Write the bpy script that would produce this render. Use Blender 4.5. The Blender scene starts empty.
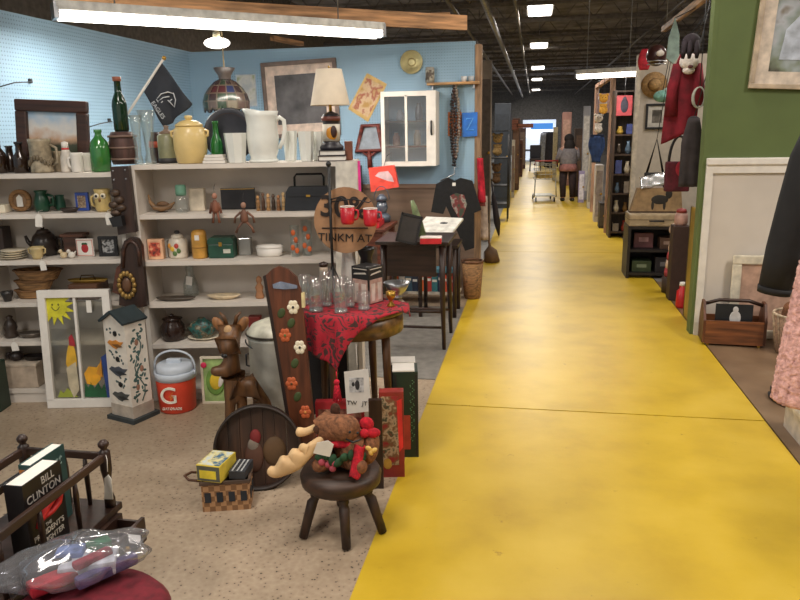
import bpy, bmesh, math, random
from mathutils import Vector, Matrix, Euler
random.seed(7)
PI = math.pi
COL = bpy.context.scene.collection
R = math.radians
# ------------------------------------------------------------------ camera
F, H = 720.0, 1.6
v = Vector((135, 172, -F)).normalized()
hz = Vector((1, .018, 0))
up = hz.cross(v).normalized()
xx = v.cross(up)
W = Matrix((xx, v, up))                      # camera coords -> world
CAM = Vector((0, 0, H))
fw = W @ Vector((0, 0, -1))
fh = Vector((fw.x, fw.y, 0)).normalized()
rh = Vector((fh.y, -fh.x, 0))
YAW = math.atan2(-fh.x, fh.y)
cd = bpy.data.cameras.new('camera'); cam = bpy.data.objects.new('camera', cd); COL.objects.link(cam)
cam.matrix_world = Matrix.Translation(CAM) @ W.to_4x4()
cd.sensor_width = 36; cd.lens = 36 * F / 800; cd.clip_end = 200
bpy.context.scene.camera = cam
def ray(px, py): return W @ Vector((px - 400, 300 - py, -F))
def fl(px, py, z=0.0):
    r = ray(px, py); return CAM + r * ((z - H) / r.z)
def at(px, py, d):
    r = ray(px, py); return CAM + r * (d / r.dot(fh))
def onY(px, py, Y):
    r = ray(px, py); return CAM + r * (Y / r.y)
def onX(px, py, X):
    r = ray(px, py); return CAM + r * (X / r.x)
def V(u, d, z): return rh * u + fh * d + Vector((0, 0, z))
def mpp(P): return (P - CAM).dot(fw) / F
def col(px, d, z):                           # point at forward distance d, height z, in pixel column px
    q0 = W.transposed() @ (fh * d + Vector((0, 0, z)) - CAM); qr = W.transposed() @ rh
    k = px - 400
    u = -(k * q0.z + F * q0.x) / (k * qr.z + F * qr.x)
    return V(u, d, z)
# ------------------------------------------------------------------ materials
def lin(c):
    def f(x):
        x /= 255.0
        return x / 12.92 if x <= .04045 else ((x + .055) / 1.055) ** 2.4
    return (f(c[0]), f(c[1]), f(c[2]), 1)
MC = {}
def base(name):
    m = bpy.data.materials.new(name); m.use_nodes = True
    nt = m.node_tree; return m, nt, nt.nodes, nt.links, nt.nodes['Principled BSDF']
def ramp(N, stops):
    r = N.new('ShaderNodeValToRGB'); e = r.color_ramp.elements
    while len(e) < len(stops): e.new(.5)
    for k, (p, c) in enumerate(stops): e[k].position = p; e[k].color = lin(c)
    return r
def mat(c, rough=.6, metal=0.0, var=.12, sc=14.0, bump=.0):
    key = ('m', c, rough, metal, var, sc, bump)
    if key in MC: return MC[key]
    m, nt, N, L, b = base('paint_%d_%d_%d' % c)
    n = N.new('ShaderNodeTexNoise'); n.inputs['Scale'].default_value = sc; n.inputs['Detail'].default_value = 4
    tc = N.new('ShaderNodeTexCoord'); L.new(tc.outputs['Object'], n.inputs['Vector'])
    lo = tuple(max(0, x * (1 - var)) for x in c); hi = tuple(min(255, x * (1 + var)) for x in c)
    r = ramp(N, [(.3, lo), (.7, hi)])
    L.new(n.outputs['Fac'], r.inputs['Fac']); L.new(r.outputs['Color'], b.inputs['Base Color'])
    b.inputs['Roughness'].default_value = rough; b.inputs['Metallic'].default_value = metal
    if bump:
        bp = N.new('ShaderNodeBump'); bp.inputs['Strength'].default_value = bump; bp.inputs['Distance'].default_value = .01
        L.new(n.outputs['Fac'], bp.inputs['Height']); L.new(bp.outputs['Normal'], b.inputs['Normal'])
    MC[key] = m; return m
def wood(c, rough=.5, sc=6.0, axis='X', var=.35):
    key = ('w', c, rough, sc, axis, var)
    if key in MC: return MC[key]
    m, nt, N, L, b = base('wood_%d_%d_%d' % c)
    tc = N.new('ShaderNodeTexCoord'); mp = N.new('ShaderNodeMapping')
    s = [sc * 6] * 3; s['XYZ'.index(axis)] = sc * .5
    mp.inputs['Scale'].default_value = s
    n = N.new('ShaderNodeTexNoise'); n.inputs['Scale'].default_value = 1.0; n.inputs['Detail'].default_value = 6
    L.new(tc.outputs['Object'], mp.inputs['Vector']); L.new(mp.outputs['Vector'], n.inputs['Vector'])
    r = ramp(N, [(.3, tuple(x * (1 - var) for x in c)), (.7, tuple(min(255, x * (1 + var * .6)) for x in c))])
    L.new(n.outputs['Fac'], r.inputs['Fac']); L.new(r.outputs['Color'], b.inputs['Base Color'])
    b.inputs['Roughness'].default_value = rough
    MC[key] = m; return m
def glass(c=(248, 250, 250), op=.15, rough=.05, gl=.12):
    key = ('g', c, op, gl)
    if key in MC: return MC[key]
    m, nt, N, L, b = base('glass_%d_%d_%d' % c)
    out = N['Material Output']
    tr = N.new('ShaderNodeBsdfTransparent'); tr.inputs['Color'].default_value = lin(c)
    gs = N.new('ShaderNodeBsdfGlossy'); gs.inputs['Roughness'].default_value = rough
    lw = N.new('ShaderNodeLayerWeight'); lw.inputs['Blend'].default_value = .35
    ma = N.new('ShaderNodeMath'); ma.operation = 'MULTIPLY_ADD'; ma.inputs[1].default_value = .22; ma.inputs[2].default_value = gl
    ma.use_clamp = True
    L.new(lw.outputs['Fresnel'], ma.inputs[0])
    mx = N.new('ShaderNodeMixShader'); L.new(ma.outputs[0], mx.inputs[0])
    L.new(tr.outputs[0], mx.inputs[1]); L.new(gs.outputs[0], mx.inputs[2])
    b.inputs['Base Color'].default_value = lin(c); b.inputs['Roughness'].default_value = .2
    mx2 = N.new('ShaderNodeMixShader'); mx2.inputs[0].default_value = op
    L.new(mx.outputs[0], mx2.inputs[1]); L.new(b.outputs[0], mx2.inputs[2]); L.new(mx2.outputs[0], out.inputs[0])
    MC[key] = m; return m
def emit(c, st):
    key = ('e', c, st)
    if key in MC: return MC[key]
    m, nt, N, L, b = base('light_%d_%d_%d' % c)
    b.inputs['Base Color'].default_value = lin(c); b.inputs['Emission Color'].default_value = lin(c)
    b.inputs['Emission Strength'].default_value = st
    MC[key] = m; return m
def patch(stops, sc=20.0, rough=.7, kind='noise', detail=3, dist=0.0, stretch=(1, 1, 1)):   # multicolour printed surface
    key = ('p', tuple(stops), sc, rough, kind, stretch)
    if key in MC: return MC[key]
    m, nt, N, L, b = base('print')
    tc = N.new('ShaderNodeTexCoord'); mp = N.new('ShaderNodeMapping'); mp.inputs['Scale'].default_value = stretch
    L.new(tc.outputs['Object'], mp.inputs['Vector'])
    if kind == 'noise':
        n = N.new('ShaderNodeTexNoise'); n.inputs['Detail'].default_value = detail; n.inputs['Distortion'].default_value = dist; o = 'Fac'
    else:
        n = N.new('ShaderNodeTexVoronoi'); o = 'Distance' if kind == 'vor' else 'Color'
    n.inputs['Scale'].default_value = sc; L.new(mp.outputs['Vector'], n.inputs['Vector'])
    r = ramp(N, stops); r.color_ramp.interpolation = 'LINEAR' if kind != 'cells' else 'CONSTANT'
    if kind == 'cells':
        sp = N.new('ShaderNodeSeparateColor'); L.new(n.outputs['Color'], sp.inputs[0]); L.new(sp.outputs[0], r.inputs['Fac'])
    else: L.new(n.outputs[o], r.inputs['Fac'])
    L.new(r.outputs['Color'], b.inputs['Base Color']); b.inputs['Roughness'].default_value = rough
    MC[key] = m; return m
def pegboard(c, axis):                         # painted board with a grid of holes
    m, nt, N, L, b = base('pegboard_' + axis)
    tc = N.new('ShaderNodeTexCoord'); sp = N.new('ShaderNodeSeparateXYZ'); L.new(tc.outputs['Object'], sp.inputs[0])
    def cell(o):
        f = N.new('ShaderNodeMath'); f.operation = 'MULTIPLY'; f.inputs[1].default_value = 1 / .026; L.new(o, f.inputs[0])
        g = N.new('ShaderNodeMath'); g.operation = 'FRACT'; L.new(f.outputs[0], g.inputs[0])
        h = N.new('ShaderNodeMath'); h.operation = 'SUBTRACT'; h.inputs[1].default_value = .5; L.new(g.outputs[0], h.inputs[0])
        k = N.new('ShaderNodeMath'); k.operation = 'POWER'; k.inputs[1].default_value = 2; L.new(h.outputs[0], k.inputs[0]); return k.outputs[0]
    a = N.new('ShaderNodeMath'); a.operation = 'ADD'; L.new(cell(sp.outputs[axis]), a.inputs[0]); L.new(cell(sp.outputs['Z']), a.inputs[1])
    t = N.new('ShaderNodeMath'); t.operation = 'LESS_THAN'; t.inputs[1].default_value = .035; L.new(a.outputs[0], t.inputs[0])
    n = N.new('ShaderNodeTexNoise'); n.inputs['Scale'].default_value = 2.5; L.new(tc.outputs['Object'], n.inputs['Vector'])
    r = ramp(N, [(.3, tuple(x * .93 for x in c)), (.7, c)]); L.new(n.outputs['Fac'], r.inputs['Fac'])
    mx = N.new('ShaderNodeMix'); mx.data_type = 'RGBA'; L.new(t.outputs[0], mx.inputs[0]); L.new(r.outputs[0], mx.inputs[6])
    mx.inputs[7].default_value = lin(tuple(x * .72 for x in c)); L.new(mx.outputs[2], b.inputs['Base Color'])
    b.inputs['Roughness'].default_value = .55
    return m
WHITE = mat((225, 220, 212), .5, var=.03); IVORY = mat((222, 212, 190), .5, var=.06); CREAM = mat((232, 222, 196), .6, var=.05)
BLACK = mat((26, 26, 28), .5); CHAR = mat((48, 48, 50), .6); GREY = mat((120, 120, 120), .6); DKRED = mat((110, 22, 34), .7)
RED = mat((200, 36, 40), .5); DWOOD = wood((52, 34, 26), .4); DWOODZ = wood((50, 33, 26), .4, axis='Z'); MWOOD = wood((110, 66, 38), .45)
MWOODZ = wood((104, 62, 36), .45, axis='Z'); LWOOD = wood((190, 146, 96), .6); LWOODZ = wood((186, 144, 98), .6, axis='Z'); LWOODY = wood((190, 146, 96), .6, axis='Y')
BRASS = mat((190, 150, 70), .3, .9); STEEL = mat((170, 172, 176), .3, .9); GREEN = mat((30, 84, 50), .5); NAVY = mat((34, 48, 84), .6)
TEAL = mat((40, 110, 110), .5); YELLOW = mat((230, 196, 60), .5); ORANGE = mat((222, 120, 50), .5); PINK = mat((222, 130, 130), .8); TAN = mat((176, 146, 108), .7)
CARD = mat((160, 122, 90), .8); PAPER = mat((226, 222, 214), .8, var=.04); BLUE = mat((50, 90, 170), .5)
CG = glass(); CG2 = glass((246, 249, 248), .05, gl=.07); GG = glass((40, 120, 60), .35, gl=.15); DG = glass((16, 56, 30), .6, gl=.1); BG = glass((50, 34, 24), .7)
# ------------------------------------------------------------------ mesh builder
class MB:
    def __init__(s): s.bm = bmesh.new()
    def _fin(s, vs, M, mi, smooth=False):
        if M is not None: bmesh.ops.transform(s.bm, matrix=M, verts=vs)
        st = set(vs)
        for f in {f for w in vs for f in w.link_faces}:
            if all(w in st for w in f.verts): f.material_index = mi; f.smooth = smooth
        return s
    def box(s, c, sz, rot=(0, 0, 0), mi=0, bev=0.0):
        r = bmesh.ops.create_cube(s.bm, size=1.0); vs = r['verts']
        bmesh.ops.transform(s.bm, matrix=Matrix.Diagonal((sz[0], sz[1], sz[2], 1)), verts=vs)
        if bev:
            es = list({e for w in vs for e in w.link_edges})
            rr = bmesh.ops.bevel(s.bm, geom=es, offset=bev, segments=2, affect='EDGES', profile=.6)
            vs = list({w for f in rr['faces'] for w in f.verts} | {w for w in vs if w.is_valid})
        return s._fin(vs, Matrix.Translation(c) @ Euler(rot).to_matrix().to_4x4(), mi)
    def lathe(s, prof, c=(0, 0, 0), n=20, mi=0, rot=(0, 0, 0), sx=1.0, sy=1.0, smooth=True):
        rings = []; vs = []
        for r, z in prof:
            if r < 1e-6: w = [s.bm.verts.new((0, 0, z))]
            else: w = [s.bm.verts.new((r * math.cos(2 * PI * k / n) * sx, r * math.sin(2 * PI * k / n) * sy, z)) for k in range(n)]
            rings.append(w); vs += w
        for a, b in zip(rings, rings[1:]):
            for k in range(n):
                k2 = (k + 1) % n
                if len(a) == 1 and len(b) == 1: continue
                if len(a) == 1: s.bm.faces.new((a[0], b[k2], b[k]))
                elif len(b) == 1: s.bm.faces.new((a[k], a[k2], b[0]))
                else: s.bm.faces.new((a[k], a[k2], b[k2], b[k]))
        if len(rings[0]) > 1 and prof[0] != prof[-1]: s.bm.faces.new(rings[0][::-1])
        if len(rings[-1]) > 1 and prof[0] != prof[-1]: s.bm.faces.new(rings[-1])
        return s._fin(vs, Matrix.Translation(c) @ Euler(rot).to_matrix().to_4x4(), mi, smooth)
    def ball(s, c, r, mi=0, n=14, rot=(0, 0, 0)):
        if not hasattr(r, '__len__'): r = (r, r, r)
        q = bmesh.ops.create_uvsphere(s.bm, u_segments=n, v_segments=max(6, n * 2 // 3), radius=1.0)['verts']
        return s._fin(q, Matrix.Translation(c) @ Euler(rot).to_matrix().to_4x4() @ Matrix.Diagonal((r[0], r[1], r[2], 1)), mi, True)
    def tube(s, pts, r, n=8, mi=0, closed=False):
        pts = [Vector(p) for p in pts]; m = len(pts)
        rs = r if hasattr(r, '__len__') else [r] * m
        rings = []; vs = []; prev = None
        for i, p in enumerate(pts):
            a = pts[i - 1] if (i > 0 or closed) else p; b = pts[(i + 1) % m] if (i < m - 1 or closed) else p
            t = (b - a).normalized()
            if prev is None:
                x = t.orthogonal().normalized()
            else:
                x = prev - t * prev.dot(t); x = x.normalized() if x.length > 1e-6 else t.orthogonal().normalized()
            prev = x; y = t.cross(x)
            w = [s.bm.verts.new(p + (x * math.cos(2 * PI * k / n) + y * math.sin(2 * PI * k / n)) * rs[i]) for k in range(n)]
            rings.append(w); vs += w
        pr = list(zip(rings, rings[1:])) + ([(rings[-1], rings[0])] if closed else [])
        for a, b in pr:
            for k in range(n): s.bm.faces.new((a[k], a[(k + 1) % n], b[(k + 1) % n], b[k]))
        if not closed: s.bm.faces.new(rings[0][::-1]); s.bm.faces.new(rings[-1])
        return s._fin(vs, None, mi, True)
    def prism(s, pts, y0, y1, mi=0, M=None, mi2=None):         # outline in x,z extruded along y
        a = [s.bm.verts.new((p[0], y0, p[1])) for p in pts]; b = [s.bm.verts.new((p[0], y1, p[1])) for p in pts]
        n = len(pts)
        s.bm.faces.new(a); s.bm.faces.new(b[::-1])
        for k in range(n): s.bm.faces.new((a[k], b[k], b[(k + 1) % n], a[(k + 1) % n]))
        s._fin(a + b, M, mi)
        return s
    def sheet(s, fn, nu, nv, th, mi=0):                        # fn(u,v)->point; closed thin solid
        g = [[Vector(fn(i / nu, j / nv)) for j in range(nv + 1)] for i in range(nu + 1)]
        def nrm(i, j):
            a = g[min(i + 1, nu)][j] - g[max(i - 1, 0)][j]; b = g[i][min(j + 1, nv)] - g[i][max(j - 1, 0)]
            q = a.cross(b); return q.normalized() if q.length > 1e-12 else Vector((0, 0, 1))
        A = [[s.bm.verts.new(g[i][j]) for j in range(nv + 1)] for i in range(nu + 1)]
        B = [[s.bm.verts.new(g[i][j] - nrm(i, j) * th) for j in range(nv + 1)] for i in range(nu + 1)]
        for i in range(nu):
            for j in range(nv):
                s.bm.faces.new((A[i][j], A[i + 1][j], A[i + 1][j + 1], A[i][j + 1])); s.bm.faces.new((B[i][j], B[i][j + 1], B[i + 1][j + 1], B[i + 1][j]))
        bd = [(i, 0) for i in range(nu)] + [(nu, j) for j in range(nv)] + [(i, nv) for i in range(nu, 0, -1)] + [(0, j) for j in range(nv, 0, -1)]
        for k in range(len(bd)):
            p, q = bd[k], bd[(k + 1) % len(bd)]
            s.bm.faces.new((A[p[0]][p[1]], B[p[0]][p[1]], B[q[0]][q[1]], A[q[0]][q[1]]))
        return s._fin([w for r in A + B for w in r], None, mi, True)
    def build(s, name, mats, parent=None, loc=(0, 0, 0), rz=0.0):
        bmesh.ops.recalc_face_normals(s.bm, faces=s.bm.faces[:])
        me = bpy.data.meshes.new(name); s.bm.to_mesh(me); s.bm.free()
        for m in (mats if isinstance(mats, (list, tuple)) else [mats]): me.materials.append(m)
        o = bpy.data.objects.new(name, me); COL.objects.link(o)
        o.location = loc; o.rotation_euler = (0, 0, rz)
        if parent: o.parent = parent
        return o
def tag(o, label, cat, group=None):
    o['label'] = label; o['category'] = cat
    if group: o['group'] = group
    return o
def thing(name, label, cat, loc=(0, 0, 0), rz=YAW, group=None):
    o = bpy.data.objects.new(name, None); COL.objects.link(o); o.empty_display_size = .05
    o.location = loc; o.rotation_euler = (0, 0, rz)
    return tag(o, label, cat, group)
def struct(name, m, mats, loc=(0, 0, 0), rz=0.0, parent=None):
    o = m.build(name, mats, parent, loc, rz)
    if parent is None: o['kind'] = 'structure'
    return o
def text(name, body, size, mats, parent, loc, rot=(PI / 2, 0, 0), ext=.0006, align='CENTER', sx=1.0, shear=0.0, bold=0.0):
    cu = bpy.data.curves.new(name, 'FONT'); cu.body = body; cu.size = size; cu.extrude = ext; cu.align_x = align; cu.align_y = 'CENTER'; cu.shear = shear; cu.offset = bold
    t = bpy.data.objects.new('tmp', cu); COL.objects.link(t)
    me = bpy.data.meshes.new_from_object(t); bpy.data.objects.remove(t)
    me.materials.clear(); me.materials.append(mats)
    o = bpy.data.objects.new(name, me); COL.objects.link(o); o.parent = parent; o.location = loc; o.rotation_euler = rot; o.scale = (sx, 1, 1)
    return o
def skin(name, verts, edges, rad, mats, parent=None, loc=(0, 0, 0), rz=0.0, sub=2):
    me = bpy.data.meshes.new(name); me.from_pydata(verts, edges, [])
    o = bpy.data.objects.new(name, me); COL.objects.link(o)
    o.modifiers.new('s', 'SKIN')
    for k, r in enumerate(rad):
        sv = me.skin_vertices[0].data[k]; sv.radius = (r, r) if not hasattr(r, '__len__') else r; sv.use_root = (k == 0)
    sd = o.modifiers.new('d', 'SUBSURF'); sd.levels = sub; sd.render_levels = sub
    dg = bpy.context.evaluated_depsgraph_get()
    nm = bpy.data.meshes.new_from_object(o.evaluated_get(dg)); bpy.data.objects.remove(o)
    for p in nm.polygons: p.use_smooth = True
    nm.materials.clear(); nm.materials.append(mats)
    q = bpy.data.objects.new(name, nm); COL.objects.link(q); q.location = loc; q.rotation_euler = (0, 0, rz)
    if parent: q.parent = parent
    return q
def copy_tree(o, parent=None, **k):
    c = o.copy(); COL.objects.link(c)
    if parent: c.parent = parent
    for ch in list(o.children): copy_tree(ch, c)
    return c
def tr(pts, d, org):                          # pixel outline on the plane at forward distance d -> local x,z
    out = []
    for p in pts:
        P = at(p[0], p[1], d) - org; out.append((P.dot(rh), P.z))
    return out
def trY(pts, Y, org):
    return [((onY(p[0], p[1], Y) - org).x, (onY(p[0], p[1], Y) - org).z) for p in pts]
def ell(cx, cz, rx, rz, n=20, a0=0, a1=2 * PI): return [(cx + rx * math.cos(a0 + (a1 - a0) * k / n), cz + rz * math.sin(a0 + (a1 - a0) * k / n)) for k in range(n)]
def jar(name, label, cat, px, z, d, prof, m, group=None, n=20, sx=1.0, sy=1.0, hollow=False, ret=False):
    loc = col(px, d, z); s = mpp(loc)
    p = [(r * s, h * s) for r, h in prof]
    if hollow: p = p + [(max(r - 1.0 * s, 0), h + (1.2 * s if k == 0 else 0)) for k, (r, h) in reversed(list(enumerate(p)))] + ([] if p[0][0] < 1e-6 else [(0, p[0][1] + 1.2 * s)])
    if p[0][0] > 1e-6: p = [(0, p[0][1])] + p
    if not hollow and p[-1][0] > 1e-6: p = p + [(0, p[-1][1])]
    q = MB(); q.lathe(p, n=n, sx=sx, sy=sy)
    o = q.build(name, m, None, loc, YAW)
    tag(o, label, cat, group); o['s'] = s
    return o
def kid(par, name, m, fn):
    q = MB(); fn(q); return q.build(name, m, par)
# ------------------------------------------------------------------ setting
def floor_mats():
    m, nt, N, L, b = base('terrazzo')
    tc = N.new('ShaderNodeTexCoord')
    vo = N.new('ShaderNodeTexVoronoi'); vo.inputs['Scale'].default_value = 48; L.new(tc.outputs['Object'], vo.inputs['Vector'])
    n = N.new('ShaderNodeTexNoise'); n.inputs['Scale'].default_value = 40; n.inputs['Detail'].default_value = 5; L.new(tc.outputs['Object'], n.inputs['Vector'])
    n2 = N.new('ShaderNodeTexNoise'); n2.inputs['Scale'].default_value = 1.3; n2.inputs['Detail'].default_value = 3; L.new(tc.outputs['Object'], n2.inputs['Vector'])
    a = N.new('ShaderNodeMath'); a.operation = 'MULTIPLY'; L.new(vo.outputs['Distance'], a.inputs[0]); L.new(n.outputs['Fac'], a.inputs[1])
    r = ramp(N, [(.045, (74, 64, 54)), (.10, (172, 152, 130)), (.6, (190, 172, 148))]); L.new(a.outputs[0], r.inputs['Fac'])
    r2 = ramp(N, [(.35, (206, 202, 196)), (.65, (255, 255, 255))]); L.new(n2.outputs['Fac'], r2.inputs['Fac'])
    mx = N.new('ShaderNodeMix'); mx.data_type = 'RGBA'; mx.blend_type = 'MULTIPLY'; mx.inputs[0].default_value = 1
    L.new(r.outputs[0], mx.inputs[6]); L.new(r2.outputs[0], mx.inputs[7]); L.new(mx.outputs[2], b.inputs['Base Color']); b.inputs['Roughness'].default_value = .45
    y, nt, N, L, b = base('yellow_paint')
    tc = N.new('ShaderNodeTexCoord')
    n = N.new('ShaderNodeTexNoise'); n.inputs['Scale'].default_value = 3; n.inputs['Detail'].default_value = 8; L.new(tc.outputs['Object'], n.inputs['Vector'])
    r = ramp(N, [(.25, (184, 151, 32)), (.5, (202, 169, 42)), (.75, (212, 180, 60))]); L.new(n.outputs['Fac'], r.inputs['Fac'])
    n2 = N.new('ShaderNodeTexNoise'); n2.inputs['Scale'].default_value = 7; n2.inputs['Detail'].default_value = 10; n2.inputs['Roughness'].default_value = .75; L.new(tc.outputs['Object'], n2.inputs['Vector'])
    r2 = ramp(N, [(.3, (176, 150, 84)), (.37, (255, 255, 255))]); L.new(n2.outputs['Fac'], r2.inputs['Fac'])
    mx = N.new('ShaderNodeMix'); mx.data_type = 'RGBA'; mx.blend_type = 'MULTIPLY'; mx.inputs[0].default_value = .8
    L.new(r.outputs[0], mx.inputs[6]); L.new(r2.outputs[0], mx.inputs[7]); L.new(mx.outputs[2], b.inputs['Base Color'])
    b.inputs['Roughness'].default_value = .37
    bp = N.new('ShaderNodeBump'); bp.inputs['Strength'].default_value = .12; bp.inputs['Distance'].default_value = .01; L.new(n2.outputs['Fac'], bp.inputs['Height']); L.new(bp.outputs[0], b.inputs['Normal'])
    return m, y
TERR, YEL = floor_mats()
m = MB(); m.box((-2.35, 3.5, -.05), (3.5, 11, .1)); struct('floor', m, TERR)
m = MB()
ys = [-3, 4.02, 9.6, 15, 22, 30, 45]
for a, b in zip(ys, ys[1:]): m.box((.345, (a + b) / 2, -.049), (1.89, b - a - .012, .1))
m.box((.345, 20, -.06), (1.87, 46, .1), mi=1)
struct('floor_aisle', m, [YEL, mat((90, 78, 50), .8)])
m = MB(); m.box((3.3, 2.3, -.05), (4.0, 11, .1)); struct('floor_right', m, patch([(.3, (104, 82, 62)), (.6, (130, 106, 82)), (.8, (150, 130, 106))], 3, .35))
m = MB(); m.box((-2.35, 27, -.05), (3.5, 36, .1)); struct('floor_left', m, mat((128, 126, 122), .5))
m = MB(); m.box((3.3, 26.4, -.05), (4.0, 37.2, .1)); struct('floor_far', m, mat((120, 116, 112), .5))
m = MB(); m.box((-1.15, 5.45, -.046), (1.09, 2.0, .1)); struct('floor_grey', m, mat((116, 112, 106), .55))
PX, PY = pegboard((150, 184, 208), 'Y'), pegboard((150, 184, 208), 'X')
m = MB(); m.box((-3.44, 4.0, 1.2), (.08, 6.2, 2.4)); struct('wall_left', m, PX)
m = MB(); m.box((-1.98, 7.05, 1.73), (2.84, .08, 1.32)); struct('wall_back', m, PY)
m = MB(); m.box((-1.98, 7.05, .53), (2.84, .08, 1.06)); m.box((-1.98, 7.005, 1.07), (2.84, .02, .04)); struct('trim_1', m, wood((130, 108, 92), .7, sc=2, var=.2))
m = MB(); m.box((-.53, 7.06, 1.18), (.06, .12, 2.36)); struct('trim_2', m, wood((150, 120, 92), .6, axis='Z'))
GW = mat((90, 106, 58), .7, var=.04, sc=3)
m = MB(); m.box((2.86, 5.83, 2.16), (3.2, .12, 1.68)); m.box((1.25, 5.83, 1.5), (.03, .124, 3.0), mi=0); struct('wall_right', m, GW)
WP = mat((206, 198, 188), .6, var=.03, sc=3)
m = MB(); m.box((2.865, 5.83, .66), (3.2, .118, 1.32)); struct('wall_wainscot', m, WP)
m = MB(); m.box((2.86, 5.755, 1.335), (3.2, .05, .05), bev=.008); m.box((2.86, 5.76, 1.28), (3.2, .025, .06)); struct('trim_3', m, WHITE)
m = MB(); m.box((2.86, 5.755, .055), (3.2, .03, .11)); m.box((1.285, 5.757, .68), (.05, .025, 1.22)); struct('baseboard_right', m, WHITE)
# ceiling and roof structure
CEIL = mat((128, 122, 118), .9, var=.3, sc=2)
m = MB(); m.box((.5, 20, 4.35), (14, 52, .1)); struct('ceiling', m, CEIL)
m = MB(); m.box((.5, 45.3, 2), (14, .1, 4.8)); struct('wall_far', m, mat((96, 94, 92), .8))
m = MB(); m.box((-5.2, 20, 2), (.1, 50, 4.8)); struct('wall_outer_left', m, mat((120, 112, 104), .8))
m = MB(); m.box((6.0, 20, 2), (.1, 50, 4.8)); struct('wall_outer_right', m, mat((120, 112, 104), .8))
k = 0
for Y in [5.2, 7.2, 9.0, 11.0, 13, 15, 17.5, 20, 22.5, 25, 28, 31, 34, 38, 42]:
    m = MB(); m.box((.5, Y, 4.0), (11, .07, .06)); m.box((.5, Y, 3.62), (11, .07, .06))
    for q in range(20):
        x0 = -5 + q * .55; m.tube([(x0, Y, 3.64), (x0 + .275, Y, 3.98), (x0 + .55, Y, 3.64)], .012, 5)
    struct('ceiling_truss', m, mat((116, 110, 106), .7))
for x, zz, r, c in [(-.75, 3.35, .05, (150, 150, 152)), (-.35, 3.5, .03, (120, 116, 110)), (-1.35, 3.5, .04, (110, 104, 98)), (2.2, 3.45, .03, (96, 92, 90))]:
    m = MB(); m.tube([(x, 4, zz), (x, 44, zz)], r, 10)
    for Y in range(6, 44, 3): m.tube([(x, Y, zz), (x, Y, 4.3)], .006, 5)
    o = struct('ceiling_pipe', m, mat(c, .4, .5))
# ------------------------------------------------------------------ lights
WARM = (1.0, .92, .83)
def area(name, loc, sx, sy, power, rot=(0, 0, 0), color=WARM):
    l = bpy.data.lights.new(name, 'AREA'); l.shape = 'RECTANGLE'; l.size = sx; l.size_y = sy; l.energy = power; l.color = color
    o = bpy.data.objects.new(name, l); COL.objects.link(o); o.location = loc; o.rotation_euler = rot; return o
w = bpy.data.worlds.new('world'); bpy.context.scene.world = w; w.use_nodes = True
w.node_tree.nodes['Background'].inputs[0].default_value = (1.0, .95, .89, 1); w.node_tree.nodes['Background'].inputs[1].default_value = .55
FL = emit((255, 248, 236), 9.0)
ordn = ['nearest', 'second', 'third', 'fourth', 'fifth', 'sixth', 'seventh']
for i, py in enumerate([10.5, 46, 68, 79.5, 90, 97]):
    P = CAM + ray(540 - i, py) * ((3.62 - H) / ray(540 - i, py).z)
    t = thing('ceiling_light', 'square glowing ceiling panel over the aisle, %s of the row' % (['brightest and highest in the picture', 'second below the top one', 'third below the top one', 'fourth below the top one', 'fifth down, small with distance', 'lowest and smallest'][i]), 'ceiling light', P, 0, 'ceiling panels over the aisle')
    kid(t, 'housing', mat((180, 180, 180), .5), lambda q: q.box((0, 0, .05), (.46, 1.25, .08)))
    kid(t, 'diffuser', FL, lambda q: q.box((0, 0, 0), (.40, 1.18, .02)))
    [kid(t, 'hanger', STEEL, lambda q: q.tube([(0, y, .09), (0, y, .72)], .006, 5)) for y in (-.5, .5)]
    area('aisle_lamp', P + Vector((0, 0, -.03)), .4, 1.2, 84 if i < 4 else 140)
for i, (x, y) in enumerate([(.6, 1.2), (-2.0, -1.0), (2.8, 3.2), (.5, 5.6), (-1.5, 2.2), (2.3, 7.4), (3.2, 11.8), (-1.6, 12.5)]):
    area('booth_fill', (x, y, 3.45), .5, 1.3, [40, 90, 105, 40, 52, 60, 60, 60][i])  # unseen overhead fills added to brighten booths, walls and aisle; no fixtures modelled
# tube fixture over the blue booth
A, B = fl(58, 16, 2.36), fl(378, 35, 2.36)
def tube_fix(A, B, label, n, pw, r=.02):
    c = (A + B) / 2; dv = B - A; L_ = dv.length; rz = math.atan2(dv.y, dv.x)
    t = thing('fluorescent_light', label, 'ceiling light', c, rz)
    kid(t, 'housing', mat((214, 214, 210), .5), lambda q: q.box((0, 0, .06), (L_ + .05, .16, .06), bev=.01))
    for k in range(n):
        kid(t, 'tube', FL, lambda q: q.tube([(-L_ / 2, (k - (n - 1) / 2) * .08, 0), (L_ / 2, (k - (n - 1) / 2) * .08, 0)], r, 10))
    [kid(t, 'end_cap', STEEL, lambda q: q.box((s * (L_ / 2 + .015), 0, .03), (.03, .16, .1))) for s in (-1, 1)]
    [kid(t, 'hanger', STEEL, lambda q: q.tube([(s * L_ * .35, 0, .09), (s * L_ * .35, 0, 4.3 - c.z)], .005, 5)) for s in (-1, 1)]
    area('tube_lamp', c + Vector((0, 0, -.05)), L_, .1, pw, (0, 0, rz))
    return t
tube_fix(A, B, 'long glowing twin-tube fluorescent light hung over the blue pegboard booth', 2, 50, .026)
A, B = at(578, 77, 10.3), at(638, 73, 9.9); B.z = A.z
tube_fix(A, B, 'bright fluorescent tube light hung over the right hand booths', 1, 18, .03)
P = at(217, 43, 6.4)
t = thing('bulb_light', 'small bare glowing bulb light above the stained glass hanging shade', 'ceiling light', P)
kid(t, 'bulb', FL, lambda q: q.ball((0, 0, 0), (.11, .05, .045)))
kid(t, 'socket', mat((200, 190, 160), .5), lambda q: q.lathe([(.03, .04), (.03, .09), (.012, .1)]))
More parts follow.
